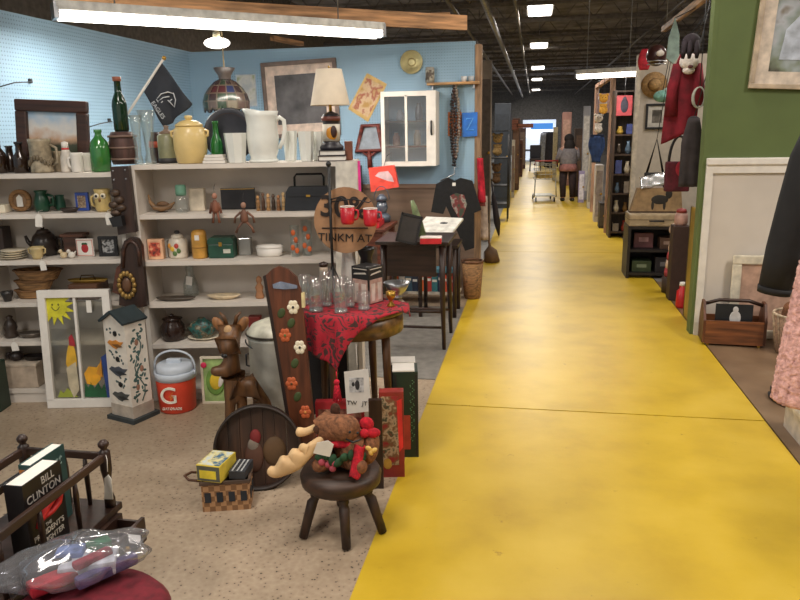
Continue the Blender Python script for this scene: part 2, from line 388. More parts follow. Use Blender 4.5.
kid(t, 'cord', CHAR, lambda q: q.tube([(0, 0, .09), (0, 0, 4.3 - P.z)], .006, 5))
# lumber across the booth
def beam(px0, py0, px1, py1, z, th, tz):
    a, b = fl(px0, py0, z), fl(px1, py1, z); dv = b - a
    m = MB(); m.box((0, 0, 0), (dv.length, th, tz)); o = m.build('lumber_beam', wood((186, 140, 98), .7), None, (a + b) / 2, math.atan2(dv.y, dv.x))
    o['kind'] = 'structure'; return o
beam(60, 1, 466, 23, 2.5, .04, .12)
beam(400, 17, 450, 15, 2.75, .05, .05)
beam(272, 38, 302, 44, 2.6, .05, .05)
# ------------------------------------------------------------------ bookcases
BF = 4.2; DEP = .30
SHW = mat((212, 204, 194), .55, var=.04, sc=4); BACKP = mat((208, 200, 190), .7, var=.05, sc=3)
ZA = [1.396, 1.164, .891, .636, .394, .09]; ZB = [1.434, 1.148, .871, .616, .361, .07]
def bookcase(u0, u1, zs, label):
    t = thing('bookcase', label, 'bookcase', V((u0 + u1) / 2, BF, 0)); w = u1 - u0
    for s in (-1, 1): kid(t, 'side_panel', SHW, lambda q: q.box((s * (w / 2 - .012), DEP / 2, zs[0] / 2 - .001), (.024, DEP, zs[0] - .002)))
    kid(t, 'top', SHW, lambda q: q.box((0, DEP / 2, zs[0] - .0145), (w - .05, DEP, .026)))
    for z in zs[1:]: kid(t, 'shelf', SHW, lambda q: q.box((0, DEP / 2 - .004, z - .0145), (w - .05, DEP - .012, .026)))
    kid(t, 'back_panel', BACKP, lambda q: q.box((0, DEP + .005, zs[0] / 2), (w, .01, zs[0])))
    kid(t, 'kick_board', SHW, lambda q: q.box((0, .02, .03), (w - .05, .02, .06)))
    return t
bookcase(-2.5, -1.60, ZA, 'white wooden bookcase at far left under the dark framed landscape painting')
bookcase(-1.535, -.235, ZB, 'white wooden bookcase in the middle under the row of white pitcher and tumblers')
DT = BF + .14
# ------------------------------------------------------------------ on top of the bookcases
TA, TB = ZA[0], ZB[0]
FRD = wood((62, 36, 26), .4)
def frame(name, label, cat, corners, d, bw, thick, mf, mmat, mpic, Y=None, mat_w=0, lean=0.0, group=None, glassy=False, rot=0.0):
    # corners: pixel left-top, right-bottom centre pieces -> upright rectangular frame
    (x0, y0), (x1, y1) = corners
    f = (lambda a, b: onY(a, b, Y)) if Y else (lambda a, b: at(a, b, d))
    c = f((x0 + x1) / 2, (y0 + y1) / 2); s = mpp(c); w = (x1 - x0) * s; h = (y1 - y0) * s
    rz = 0 if Y else YAW
    t = thing(name, label, cat, c - Vector((0, 0, h / 2)), rz, group); t.rotation_euler = (-lean, rot, rz)
    b = bw * s
    def fr(q):
        for sx in (-1, 1): q.box((sx * (w / 2 - b / 2), 0, h / 2), (b, thick, h - 2 * b + .001), bev=b * .15)
        for z in (b / 2, h - b / 2): q.box((0, 0, z), (w, thick, b), bev=b * .15)
    kid(t, 'frame', mf, fr)
    if mat_w:
        g = mat_w * s
        def mt(q):
            for sx in (-1, 1): q.box((sx * (w / 2 - b - g / 2), .004, h / 2), (g, thick * .3, h - 2 * b))
            for z in (b + g / 2, h - b - g / 2): q.box((0, .004, z), (w - 2 * b - 2 * g, thick * .3, g))
        kid(t, 'mat_board', mmat, mt)
    kid(t, 'picture', mpic, lambda q: q.box((0, thick * .25, h / 2), (w - 2 * b, thick * .2, h - 2 * b)))
    if glassy: kid(t, 'pane', glass((230, 230, 235), .04, .02, .10), lambda q: q.box((0, -thick * .2, h / 2), (w - 2 * b, .003, h - 2 * b)))
    t['w'] = w; t['h'] = h
    return t
def landscape():
    m, nt, N, L, b = base('landscape')
    tc = N.new('ShaderNodeTexCoord'); sp = N.new('ShaderNodeSeparateXYZ'); L.new(tc.outputs['Object'], sp.inputs[0])
    n = N.new('ShaderNodeTexNoise'); n.inputs['Scale'].default_value = 12; n.inputs['Detail'].default_value = 4; L.new(tc.outputs['Object'], n.inputs['Vector'])
    a = N.new('ShaderNodeMath'); a.operation = 'MULTIPLY_ADD'; a.inputs[1].default_value = 2.6; L.new(sp.outputs['Z'], a.inputs[0])
    b2 = N.new('ShaderNodeMath'); b2.operation = 'MULTIPLY_ADD'; b2.inputs[1].default_value = .5; b2.inputs[2].default_value = -.33; L.new(n.outputs['Fac'], b2.inputs[0]); L.new(b2.outputs[0], a.inputs[2])
    r = ramp(N, [(.08, (60, 70, 50)), (.24, (70, 74, 60)), (.36, (196, 160, 130)), (.52, (214, 210, 204)), (.8, (150, 180, 206))]); L.new(a.outputs[0], r.inputs[0]); L.new(r.outputs[0], b.inputs['Base Color'])
    return m
o = frame('landscape_painting', 'landscape painting in wide dark brown frame leaning behind the jars at far left', 'painting', ((14, 96), (86, 163)), BF + .235, 11.5, .04, FRD, WHITE, landscape(), lean=.04)
o.location.z = TA + .016; o.rotation_euler = (-.05, R(3), YAW)
# left cluster of dark bottles
def bottle(px, z, d, h, r, m, label, cat='bottle', group=None, neck=.3, nl=.38, name='glass_bottle', foil=None):
    o = jar(name, label, cat, px, z, d, [(r * .85, 0), (r, h * .04), (r, h * (1 - nl - .16)), (r * .9, h * (1 - nl - .08)), (r * neck * 1.15, h * (1 - nl + .06)), (r * neck, h * .93), (r * neck * 1.25, h * .94), (r * neck * 1.25, h)], m, group)
    s = o['s']
    if foil: kid(o, 'cap', foil, lambda q: q.lathe([(r * neck * 1.35 * s, h * .93 * s), (r * neck * 1.4 * s, h * 1.01 * s), (0, h * 1.015 * s)]))
    return o
bottle(2, TA, DT - .02, 36, 6, BG, 'dark brown bottle at the left picture edge on top of white bookcase')
bottle(12, TA, DT + .06, 26, 6, BG, 'short black bottle standing second from left on top of white bookcase', neck=.5)
bottle(22, TA, DT - .03, 30, 7, BG, 'dark amber bottle standing before the left side of the landscape painting', neck=.42, foil=BLACK)
o = jar('dark_mug', 'small dark pottery mug between amber bottle and big stein', 'mug', 31, TA, DT + .04, [(3.4, 0), (4.5, 2), (4, 9), (4.6, 14)], mat((40, 32, 30), .3), hollow=True)
STN = mat((150, 138, 116), .4, var=.2, sc=30)
def handled(px, z, d, prof, m, label, cat, name, hx, h0, h1, side=1, hm=None, thick=1.4, group=None, hollow=True):
    o = jar(name, label, cat, px, z, d, prof, m, group, hollow=hollow); s = o['s']
    pts = [(side * (hx[0]) * s, 0, h0 * s), (side * (hx[1]) * s, 0, (h0 + (h1 - h0) * .2) * s), (side * (hx[1] + .4) * s, 0, (h0 + h1) / 2 * s), (side * hx[1] * s, 0, (h1 - (h1 - h0) * .15) * s), (side * hx[0] * s, 0, h1 * s)]
    kid(o, 'handle', hm or m, lambda q: q.tube(pts, thick * s, 8))
    return o
o = handled(43, TA, DT - .03, [(10, 0), (11, 1), (10.6, 3), (10.2, 28), (11, 30), (10.6, 33)], STN, 'tall cream and grey stoneware stein in front of landscape painting', 'stein', 'beer_stein', (10, 16), 6, 27, 1)
s = o['s']
kid(o, 'relief_band', mat((110, 98, 78), .5), lambda q: [q.ball((11 * s * math.cos(a), 11 * s * math.sin(a), (12 + 3 * math.sin(3 * a)) * s), (1.6 * s, 1.6 * s, 3 * s), 0, 8) for a in [PI * 1.1 + k * .28 for k in range(11)]])
handled(59.5, TA, DT + .045, [(4.2, 0), (4.6, 1), (4.4, 17), (4.8, 20)], mat((176, 160, 134), .35), 'tan pottery mug squeezed between the big stein and the white shaker', 'mug', 'pottery_mug', (4.4, 7), 4, 15, 1)
o = jar('shaker_jar', 'slim white jar with red band and cap beside the tan pottery mug', 'jar', 68, TA, DT - .02, [(5.5, 0), (6, 1), (5.8, 14), (4, 20), (3, 23)], mat((214, 206, 194), .35)); s = o['s']
kid(o, 'cap', WHITE, lambda q: q.lathe([(3.4 * s, 23 * s), (3.2 * s, 29 * s), (0, 30 * s)])); kid(o, 'band', RED, lambda q: q.lathe([(3.2 * s, 21.8 * s), (3.5 * s, 21.8 * s), (3.5 * s, 23.4 * s), (3.2 * s, 23.4 * s), (3.2 * s, 21.8 * s)]))
handled(78, TA, DT - .06, [(5, 0), (5.5, 1), (5.5, 16), (6, 19)], WHITE, 'white china mug standing just right of red banded shaker jar', 'mug', 'china_mug', (5, 8), 4, 15, -1)
handled(87, TA, DT + .02, [(5, 0), (5.5, 1), (5.5, 15), (5.8, 18)], WHITE, 'second white china mug, touching the green jug on its right', 'mug', 'china_mug', (5, 8), 4, 14, 1)
o = jar('green_jug', 'squat bright green glass jug bottle on the bookcase beside white mugs', 'bottle', 102, TA, DT - .06, [(8, 0), (9.5, 1), (9.5, 22), (8, 29), (4, 34), (3, 36), (3, 38), (3.8, 38.5), (3.8, 41)], glass((70, 150, 70), .5, gl=.14)); s = o['s']
o = jar('wicker_cask', 'dark brown banded wooden cask holding the dark green wine bottle', 'cask', 125, TB, DT + .03, [(11, 0), (13, 5), (13.5, 16), (12.5, 26), (10.5, 31)], wood((74, 50, 44), .6, axis='Z'), hollow=True); s = o['s']; oc = o
for h in (4, 15, 26): kid(o, 'hoop', mat((120, 96, 84), .5), lambda q: q.lathe([(12.6 * s, h * s), (14 * s, h * s), (14 * s, (h + 2) * s), (12.6 * s, (h + 2) * s), (12.6 * s, h * s)]))
kid(o, 'lid', wood((70, 46, 40), .6), lambda q: q.lathe([(0, 29.5 * s), (9.4 * s, 29.5 * s), (9.4 * s, 31.4 * s), (0, 31.4 * s)]))
ob = bottle(122, TB + 31.5 * s, DT + .03, 52, 7.2, DG, 'tall dark green wine bottle standing on the banded wooden cask', foil=mat((150, 90, 70), .4), neck=.42, nl=.34)
# crystal vases
for px, hgt, r, lab, dd in [(139.5, 48, 5.5, 'slimmer flared cut crystal vase left of the black flag', -.1), (151, 52, 7.4, 'larger cut crystal vase with flared rim below the flag pole', -.02)]:
    o = jar('crystal_vase', lab, 'vase', px, TB, DT + dd, [(r * .75, 0), (r * .8, 4), (r * .55, 10), (r * .7, hgt * .5), (r * .95, hgt * .8), (r * 1.25, hgt)], CG2, n=12, hollow=True)
o = jar('orange_vase', 'dark vase with orange stripe half hidden behind the crystal vase', 'vase', 157, TB, DT + .11, [(5, 0), (6.2, 12), (5.4, 22), (3.5, 28), (4, 30)], mat((64, 44, 40), .3)); s = o['s']
kid(o, 'stripe', mat((216, 90, 56), .4), lambda q: q.lathe([(5.8 * s, 15 * s), (6.4 * s, 15 * s), (6 * s, 21 * s), (5.4 * s, 21 * s), (5.8 * s, 15 * s)]))
o = jar('canister', 'olive grey glass canister with dark base and lid beside yellow jar', 'jar', 169, TB, DT + .05, [(9, 0), (9.4, 1), (9.4, 26), (7, 29)], mat((130, 130, 100), .35)); s = o['s']
kid(o, 'base_band', CHAR, lambda q: q.lathe([(9.3 * s, .2 * s), (9.8 * s, .2 * s), (9.8 * s, 5 * s), (9.3 * s, 5 * s), (9.3 * s, .2 * s)])); kid(o, 'lid', mat((120, 100, 84), .4), lambda q: q.lathe([(7.4 * s, 28 * s), (7.4 * s, 30 * s), (3 * s, 32 * s), (2 * s, 34 * s), (3 * s, 36 * s), (0, 37 * s)]))
YC = mat((216, 190, 128), .3, var=.03)
o = jar('ceramic_jar', 'big pale yellow ceramic cookie jar with knobbed lid', 'jar', 192, TB, DT - .02, [(13, 0), (14, 1), (16.2, 14), (16.4, 26), (14.5, 34), (12, 36)], YC, n=28); s = o['s']
l = kid(o, 'lid', YC, lambda q: q.lathe([(13.4 * s, 35.5 * s), (13.8 * s, 37 * s), (9 * s, 40.5 * s), (4 * s, 42 * s), (0, 42.2 * s)], n=28)); kid(l, 'knob', YC, lambda q: q.lathe([(2.6 * s, 41.6 * s), (4 * s, 44 * s), (3.6 * s, 46 * s), (0, 46.5 * s)]))
for sd in (-1, 1): kid(o, 'lug', YC, lambda q: q.tube([(sd * 15 * s, 0, 32 * s), (sd * 18.3 * s, 0, 31 * s), (sd * 18 * s, 0, 27 * s), (sd * 16 * s, 0, 25.5 * s)], 1.3 * s, 8))
bottle(218, TB, DT + .045, 40, 6, glass((36, 140, 60), .5, gl=.14), 'slender emerald green glass bottle right of yellow ceramic jar', neck=.45)
t = None
for k in range(3):
    loc = col(215.5, DT - .09, TB + k * .0165); s = mpp(loc)
    m = MB(); m.box((0, 0, .008), ((22 - k * 2) * s, .08, .0155), bev=.002); o = m.build('milk_glass_tray', WHITE, None, loc, YAW); tag(o, ['lowest', 'middle', 'topmost'][k] + ' of three flat white trays stacked in front of green bottle', 'tray', 'stacked white trays')
# round black tray on its edge
loc = col(232, BF + .26, TB); s = mpp(loc)
m = MB(); m.lathe([(0, 0), (21 * s, 0), (26 * s, .018), (25 * s, .022), (20.5 * s, .006), (0, .006)], (0, 0, 25.9 * s), 32, rot=(PI / 2 - .08, 0, 0)); o = m.build('round_tray', mat((44, 46, 54), .35), None, loc, YAW); tag(o, 'round black tray standing on edge behind the white tumbler', 'tray')
kid(o, 'painted_rim', mat((70, 56, 54), .4), lambda q: q.lathe([(20.6 * s, .0068), (23.8 * s, .0155), (24 * s, .0162), (21 * s, .0075), (20.6 * s, .0068)], (0, 0, 25.9 * s), 32, rot=(PI / 2 - .08, 0, 0)))
MILK = mat((228, 230, 224), .25, var=.02)
for px, r, h, lab, dd in [(237, 11.5, 29, 'hexagonal white milk glass tumbler left of the big white pitcher', -.08), (291, 7.5, 29, 'white milk glass tumbler touching right side of white pitcher', .06), (307, 8, 29, 'white milk glass tumbler, second to the right of white pitcher', -.03), (318, 6.5, 28, 'narrow white milk glass tumbler half behind the lamp base', .06)]:
    o = jar('milk_glass_tumbler', lab, 'tumbler', px, TB, DT + dd, [(r * .72, 0), (r * .76, 1), (r, h)], MILK, 'white milk glass tumblers', n=8, hollow=True)
    for p in o.data.polygons: p.use_smooth = False
o = jar('milk_glass_pitcher', 'large white milk glass pitcher with paneled sides and handle', 'pitcher', 264, TB, DT - .03, [(13, 0), (14, 1), (13, 5), (15, 10), (16.2, 24), (15, 36), (15.5, 44), (17, 49)], MILK, n=12, hollow=True); s = o['s']
for vtx in o.data.vertices:
    if vtx.co.z > 40 * s and vtx.co.x < -8 * s: vtx.co.x -= (vtx.co.z / s - 40) * .25 * s; vtx.co.z += 2.5 * s
kid(o, 'handle', MILK, lambda q: q.tube([(14 * s, 0, 40 * s), (18 * s, 0, 43 * s), (22 * s, 0, 40 * s), (22.5 * s, 0, 30 * s), (20 * s, 0, 20 * s), (16 * s, 0, 13 * s)], [2.2 * s] * 6, 8))
kid(o, 'foot_rim', MILK, lambda q: q.lathe([(12 * s, 0), (14.6 * s, 0), (14.6 * s, 2.4 * s), (12 * s, 2.4 * s), (12 * s, 0)]))
# lamp with portrait base
loc = col(332, DT - .02, TB + .062); s = mpp(loc)
t = thing('table_lamp', 'table lamp with tapered cream shade and painted base standing on books', 'lamp', loc)
kid(t, 'base', mat((44, 42, 48), .4), lambda q: q.lathe([(0, 0), (12, 0), (12.5, 3), (9, 6), (8, 8), (8.2, 27), (9.2, 28.5), (9.2, 32), (7, 35), (2, 37), (0, 37)] and [(a * s, b * s) for a, b in [(0, 0), (11.5, 0), (12, 3), (9, 6), (8, 8), (8.2, 27), (9.2, 28.5), (9.2, 32), (7, 35), (2, 37), (0, 37)]], n=24))
kid(t, 'painted_band', mat((206, 198, 182), .4), lambda q: q.lathe([(a * s, b * s) for a, b in [(8.1, 8.5), (8.6, 8.5), (8.8, 25), (8.2, 25), (8.1, 8.5)]], n=24))
e = kid(t, 'emblem', mat((206, 140, 40), .4), lambda q: q.ball((1 * s, -7.4 * s, 16.5 * s), (5.5 * s, 2.2 * s, 7.5 * s)))
kid(e, 'silhouette', mat((56, 30, 24), .4), lambda q: q.ball((3 * s, -8.6 * s, 17.5 * s), (3.4 * s, 1.6 * s, 6 * s)))
kid(t, 'collar', mat((110, 60, 50), .4), lambda q: q.lathe([(a * s, b * s) for a, b in [(9, 28), (9.6, 28), (9.6, 32.3), (9, 32.3), (9, 28)]], n=24))
kid(t, 'stem', BRASS, lambda q: q.tube([(0, 0, 36 * s), (0, 0, 44 * s)], 1.6 * s, 8))
kid(t, 'lamp_shade', mat((226, 212, 190), .8, var=.03), lambda q: q.lathe([(a * s, b * s) for a, b in [(19.5, 43), (12.5, 77), (12, 77), (19, 43), (19.5, 43)]], n=32))
kid(t, 'finial', BRASS, lambda q: q.lathe([(0, 44 * s), (.5 * s, 44 * s), (.5 * s, 78 * s), (1.4 * s, 79 * s), (0, 81 * s)]))
for k, (c, ww, lab) in enumerate([((60, 44, 40), 27, 'dark brown book lying lowest under the cream shaded lamp'), ((40, 40, 46), 25, 'black book on which the cream shaded lamp stands')]):
    lo = col(333, DT - .03, TB + k * .031); m = MB(); m.box((0, 0, .0025), (ww * s, .16, .004), mi=0); m.box((0, 0, .0285), (ww * s, .16, .004), mi=0); m.box((-ww * s / 2 + .002, 0, .0155), (.004, .16, .022), mi=0); m.box((.001, 0, .0155), (ww * s - .008, .15, .0225), mi=1)
    tag(m.build('book', [mat(c, .6), PAPER], None, lo, YAW), lab, 'book', 'books under the lamp')
lo = col(349, DT + .03, TB); m = MB(); m.box((0, 0, .055), (.045, .08, .11), bev=.004); tag(m.build('spice_tin', mat((120, 70, 50), .4), None, lo, YAW), 'small brown tin at the right end of bookcase top beside lamp books', 'tin')
# flag leaning in the clear vase area
org = col(152, BF + .27, TB); t = thing('black_flag', 'black flag with white bird head emblem on slanting white pole', 'flag', org); d0 = BF + .27
pole = tr([(92, 167), (164, 58)], d0, org)
FLG = mat((44, 48, 56), .8)
p0, p1 = Vector((pole[0][0], 0, TA - TB + .012)), Vector((pole[1][0], 0, pole[1][1]))
kid(t, 'pole', WHITE, lambda q: q.tube([p0, p1], .008, 8)); kid(t, 'pole_knob', BRASS, lambda q: q.ball(p1, .013))
A0, A1, B0, B1 = [Vector((a, 0, b)) for a, b in tr([(144, 92), (162, 63), (163, 126), (191, 104)], d0 - .015, org)]
def flagf(u_, v_):
    p = (A0.lerp(A1, u_)).lerp(B0.lerp(B1, u_), v_); w_ = .018 * math.sin(u_ * 7 + v_ * 6) * v_
    return (p.x + .012 * math.sin(u_ * 9) * v_, -.012 + w_, p.z - .02 * math.sin(PI * u_) * v_)
fg = kid(t, 'cloth', FLG, lambda q: q.sheet(flagf, 20, 20, .003))
LG = mat((196, 200, 204), .7)
ctr = Vector(flagf(.55, .58)); sg = mpp(org)
def emb(q):
    for pts in [[(-11, 2), (-6, 7), (2, 9), (8, 7)], [(-10, -1), (-4, 3), (3, 4)], [(8, 8), (10, 0), (8, -8), (4, -3), (1, 0)], [(-12, 1), (-10, -2), (-7, -3), (-5, -1)], [(2, -2), (6, 1)]]:
        pp = [Vector((x * sg * .85, 0, z * sg * .85)) for x, z in pts]; q.tube([(ctr.x + p.x, ctr.y - .017, ctr.z + p.z) for p in pp], .0032, 5)
kid(fg, 'emblem', LG, emb)
text('lettering', 'EAGLES', .034, LG, fg, Vector(flagf(.12, .6)) + Vector((0, -.02, 0)), (PI / 2, R(58), 0))
# ------------------------------------------------------------------ shelf goods
def on(z, px, d=None): return col(px, d or DT, z)
def blk(name, label, cat, px0, px1, h, z, d, dep, m, group=None, bev=.004, mi_front=None):
    loc = col((px0 + px1) / 2, d, z); s = mpp(loc)
    q = MB(); q.box((0, 0, h * s / 2), ((px1 - px0) * s, dep, h * s), bev=bev)
    o = tag(q.build(name, m, None, loc, YAW), label, cat, group); o['s'] = s; return o
S1, S2, S3, S4, S5 = ZA[1:]; T1, T2, T3, T4, T5 = ZB[1:]
WICK = wood((140, 104, 66), .8, sc=14); ZD = BF + .13
# bookcase A, first shelf
blk('trinket_box', 'low white trinket box at the left end of the upper left shelf', 'box', -1, 9, 8, S1, ZD, .08, IVORY)
loc = on(S1, 22, ZD + .03); s = mpp(loc)
m = MB(); m.lathe([(7 * s, -.012), (10.8 * s, -.014), (11 * s, 0), (10.8 * s, .014), (7 * s, .012), (7 * s, -.012)], (0, 0, 11 * s), 24, rot=(PI / 2, 0, 0))
o = tag(m.build('round_wicker_frame', WICK, None, loc, YAW), 'round woven brown frame with a white tag in its middle, upper left shelf', 'frame')
kid(o, 'backing', mat((150, 120, 90), .7), lambda q: q.lathe([(0, 0), (7.4 * s, 0), (7.4 * s, .006), (0, .006)], (0, 0, 11 * s), 20, rot=(PI / 2, 0, 0)))
kid(o, 'tag', PAPER, lambda q: q.prism([(-3 * s, 5 * s), (3 * s, 5 * s), (3 * s, 14 * s), (0, 17 * s), (-3 * s, 14 * s)], -.012, -.008))
o = handled(43, S1, ZD, [(5, 0), (7, 2), (7.6, 9), (6, 15), (5, 18), (6.5, 21)], mat((24, 66, 46), .3), 'dark green glazed pitcher with handle on the upper left shelf', 'pitcher', 'glazed_pitcher', (6, 11.5), 5, 17, 1)
handled(61, S1, ZD + .07, [(3.5, 0), (5, 2), (5, 8), (4, 13), (4.5, 15)], mat((40, 84, 66), .3), 'smaller sea green glazed creamer behind the dark green pitcher', 'creamer', 'glazed_creamer', (4.5, 8), 4, 12, -1)
o = jar('dark_dish', 'low dark oval dish lying before the blue framed picture', 'dish', 70, S1, ZD - .07, [(6, 0), (9, 3), (10, 4.5), (9, 4), (0, 1.5)], mat((54, 42, 36), .4), sy=.55)
loc = on(S1, 83.5, ZD + .02); s = mpp(loc)
o = blk('small_blue_frame', 'little upright blue frame with a figure picture, left of the owl mug', 'frame', 77, 90, 18, S1, ZD + .02, .02, mat((56, 84, 168), .5))
kid(o, 'picture', patch([(.35, (190, 170, 140)), (.55, (120, 90, 70)), (.7, (220, 210, 190))], 60), lambda q: q.box((0, -.0108, 9 * s), (8 * s, .003, 12 * s)))
OWL = mat((196, 172, 112), .4)
o = handled(104, S1, ZD - .03, [(6.5, 0), (7.6, 2), (8, 10), (7, 17), (8, 22)], OWL, 'tan owl shaped mug with big eyes and side handle', 'mug', 'owl_mug', (7, 11), 4, 16, -1); s = o['s']
for sx in (-1, 1):
    e = kid(o, 'eye', CREAM, lambda q: q.ball((sx * 3.2 * s, -6.6 * s, 15.5 * s), (2.8 * s, 1.4 * s, 2.8 * s))); kid(e, 'pupil', CHAR, lambda q: q.ball((sx * 3.2 * s, -7.7 * s, 15.5 * s), (1.4 * s, .7 * s, 1.4 * s)))
kid(o, 'beak', mat((120, 80, 40), .4), lambda q: q.ball((0, -8 * s, 11.5 * s), (1.2 * s, 1.2 * s, 2 * s)))
# second shelf
o = blk('dark_box', 'dark brown lidded box at the left edge of second left shelf', 'box', 1, 10, 29, S2, ZD + .07, .1, mat((56, 44, 42), .5))
for k in range(4):
    o = jar('white_plate', ['bottom plate', 'second plate', 'third plate', 'uppermost plate'][k] + ' in the pile of white plates, left on the second shelf', 'plate', 14, S2 + k * .0135, ZD - .045, [(7, 0), (8, .3), (13.5 - k * .4, 2.1), (13.5 - k * .4, 2.4), (8, .9), (0, .7)], IVORY, 'pile of white plates', n=24)
o = handled(46, S2, ZD + .05, [(9, 0), (12, 4), (12.6, 13), (10, 20), (7, 23)], mat((44, 36, 32), .3), 'large round dark brown teapot behind the cream sugar pot', 'teapot', 'dark_teapot', (11.5, 17), 6, 18, 1, hollow=False); s = o['s']
kid(o, 'lid', mat((50, 40, 36), .3), lambda q: q.lathe([(0, 22.6 * s), (7.4 * s, 22.6 * s), (5 * s, 26 * s), (1.5 * s, 26.5 * s), (2 * s, 28 * s), (0, 29 * s)]))
kid(o, 'spout', mat((44, 36, 32), .3), lambda q: q.tube([(-11 * s, 0, 9 * s), (-16 * s, 0, 14 * s), (-18 * s, 0, 20 * s)], [3 * s, 2 * s, 1.4 * s]))
o = jar('sugar_pot', 'small cream sugar pot with two ears in front of the dark teapot', 'pot', 38, S2, ZD - .07, [(4, 0), (5, 2), (6, 6), (6, 9), (7, 12)], mat((190, 170, 122), .4), hollow=True); s = o['s']
for sx in (-1, 1): kid(o, 'ear', mat((190, 170, 122), .4), lambda q: q.tube([(sx * 6 * s, 0, 11 * s), (sx * 8.5 * s, 0, 10 * s), (sx * 8 * s, 0, 6 * s), (sx * 5.8 * s, 0, 5 * s)], .9 * s, 6))
o = blk('wooden_box', 'brown wooden box with sloping lid behind little white figurines', 'box', 68.5, 85, 18, S2, ZD + .08, .1, wood((86, 54, 40), .5)); s = o['s']
kid(o, 'lid', wood((96, 62, 46), .5), lambda q: q.box((0, 0, 19.5 * s), (23 * s, .105, 3 * s), bev=.004))
for px, lab, c in [(64, 'tiny cream dog figurine, left one before the brown wooden box', (206, 186, 150)), (72, 'tiny white bird figurine, right one before the brown wooden box', (222, 216, 206))]:
    loc = on(S2, px, ZD - .07); s = mpp(loc); m = MB(); m.ball((0, 0, 3.2 * s), (3.6 * s, 2.6 * s, 3.2 * s)); m.ball((-2.6 * s, 0, 7 * s), (2 * s, 1.8 * s, 2 * s)); m.tube([(2.5 * s, 0, 4 * s), (4.4 * s, 0, 7 * s)], [1.2 * s, .4 * s]); m.tube([(-3.6 * s, 0, 7 * s), (-5.2 * s, 0, 6.4 * s)], [.9 * s, .4 * s])
    tag(m.build('figurine', mat(c, .3), None, loc, YAW), lab, 'figurine')
o = blk('picture_tile', 'square white tile with red strawberry picture standing on second shelf', 'tile', 78, 95, 18, S2, ZD - .02, .018, WHITE); s = o['s']
kid(o, 'strawberry', mat((170, 40, 44), .4), lambda q: q.ball((0, -.009, 8.5 * s), (3.6 * s, .003, 4.6 * s))); kid(o, 'leaf', GREEN, lambda q: [q.ball((k * 1.6 * s, -.0095, 13 * s), (1.5 * s, .003, 1 * s), rot=(0, k * .5, 0)) for k in (-1, 0, 1)])
kid(o, 'border', mat((196, 120, 110), .4), lambda q: [q.box((sx * 7.6 * s, -.0095, 9 * s), (.6 * s, .002, 15.6 * s)) for sx in (-1, 1)] + [q.box((0, -.0095, zz * s), (15.6 * s, .002, .6 * s)) for zz in (1.4, 16.6)])
o = frame('etching_frame', 'small black frame around silvery etching, right end of second shelf', 'frame', ((99, 238), (118, 258)), ZD - .02, 3.2, .02, BLACK, WHITE, patch([(.4, (60, 60, 62)), (.55, (190, 190, 190)), (.7, (110, 110, 110))], 45)); o.location.z = S2
# third shelf
for k, (x0, x1, h, lab) in enumerate([(16, 48, 8, 'bottom oval woven bread basket of the stack on third shelf'), (16, 55, 9, 'middle oval woven bread basket of the stack on third shelf'), (15, 63, 10, 'widest oval woven bread basket on top of its stack')]):
    zz = S3 + [.002, .055, .115][k]; r = (x1 - x0) / 2
    o = jar('bread_basket', lab, 'basket', (x0 + x1) / 2, zz, ZD, [(r * .74, 0), (r * .78, 1), (r * .95, h * .8), (r, h), (r * .94, h), (r * .72, 1.8), (0, 1.6)], WICK, 'stacked bread baskets', sy=.5, n=28); s = o['s']
    kid(o, 'rim', wood((112, 80, 50), .8, sc=20), lambda q: q.tube([(r * s * math.cos(a), r * .5 * s * math.sin(a), h * s) for a in [2 * PI * j / 28 for j in range(28)]], .0055, 6, closed=True))
o = jar('brass_tray', 'oblong brass tray with raised handle behind the painted window', 'tray', 88, S3 + .095, ZD - .0, [(17, 0), (20, 2.2), (20, 3), (17, 1), (0, 1)], mat((184, 150, 76), .35, .6), sy=.35, n=28); s = o['s']
kid(o, 'handle', mat((90, 70, 40), .4, .6), lambda q: q.tube([(-8 * s, 0, 1 * s), (-6 * s, 0, 6.5 * s), (6 * s, 0, 6.5 * s), (8 * s, 0, 1 * s)], .004, 6))
o = blk('jewelry_chest', 'brown wooden chest carrying the brass tray on third shelf', 'chest', 76, 104, 15, S3, ZD, .18, wood((92, 62, 44), .5)); 
# lengthen to tray base
o.scale.z = .0945 / (15 * o['s'])
o = jar('black_bowl', 'dark bowl at the left picture edge of the third shelf', 'bowl', 8, S3, ZD - .08, [(3, 0), (3.5, 1), (5.5, 7), (6, 10)], mat((42, 38, 36), .35), hollow=True)
# fourth shelf
o = jar('dark_figurine', 'dark knobbly metal ornament at left of the fourth shelf', 'ornament', 12, S4, ZD - .02, [(6, 0), (7, 3), (5, 6), (6.5, 10), (5, 15), (2.5, 19), (3.5, 21), (0, 23)], mat((58, 48, 42), .35))
o = jar('pewter_dish', 'flat pewter dish with dark centre right of the dark metal ornament', 'dish', 31, S4, ZD - .03, [(8, 0), (11, 3), (12, 5), (11, 5), (8, 2), (0, 1.6)], mat((98, 90, 82), .35, .5), sy=.6)
o = blk('storage_box', 'large pale cardboard box on the bottom shelf behind window frame', 'box', 12, 47, 22, S5, ZD, .22, mat((176, 160, 142), .8)); s = o['s']
kid(o, 'lid', mat((184, 170, 152), .8), lambda q: q.box((0, 0, 23.3 * s), (36.5 * s, .226, 3 * s), bev=.003)); zt = S5 + 24.9 * s
o = handled(17, zt, ZD - .03, [(4, 0), (6, 2), (6.5, 6), (3, 9), (0, 10)], mat((52, 44, 44), .3), 'little dark teapot sitting on the pale storage box', 'teapot', 'small_teapot', (6, 9), 2, 7, -1, hollow=False)
o = jar('frying_pan', 'dark iron pan lying on the pale storage box', 'pan', 35, zt, ZD - .02, [(9, 0), (11, 4), (11.4, 4.2), (10.4, 4), (8.6, 1), (0, 1)], mat((40, 36, 36), .4), sy=.7); s = o['s']
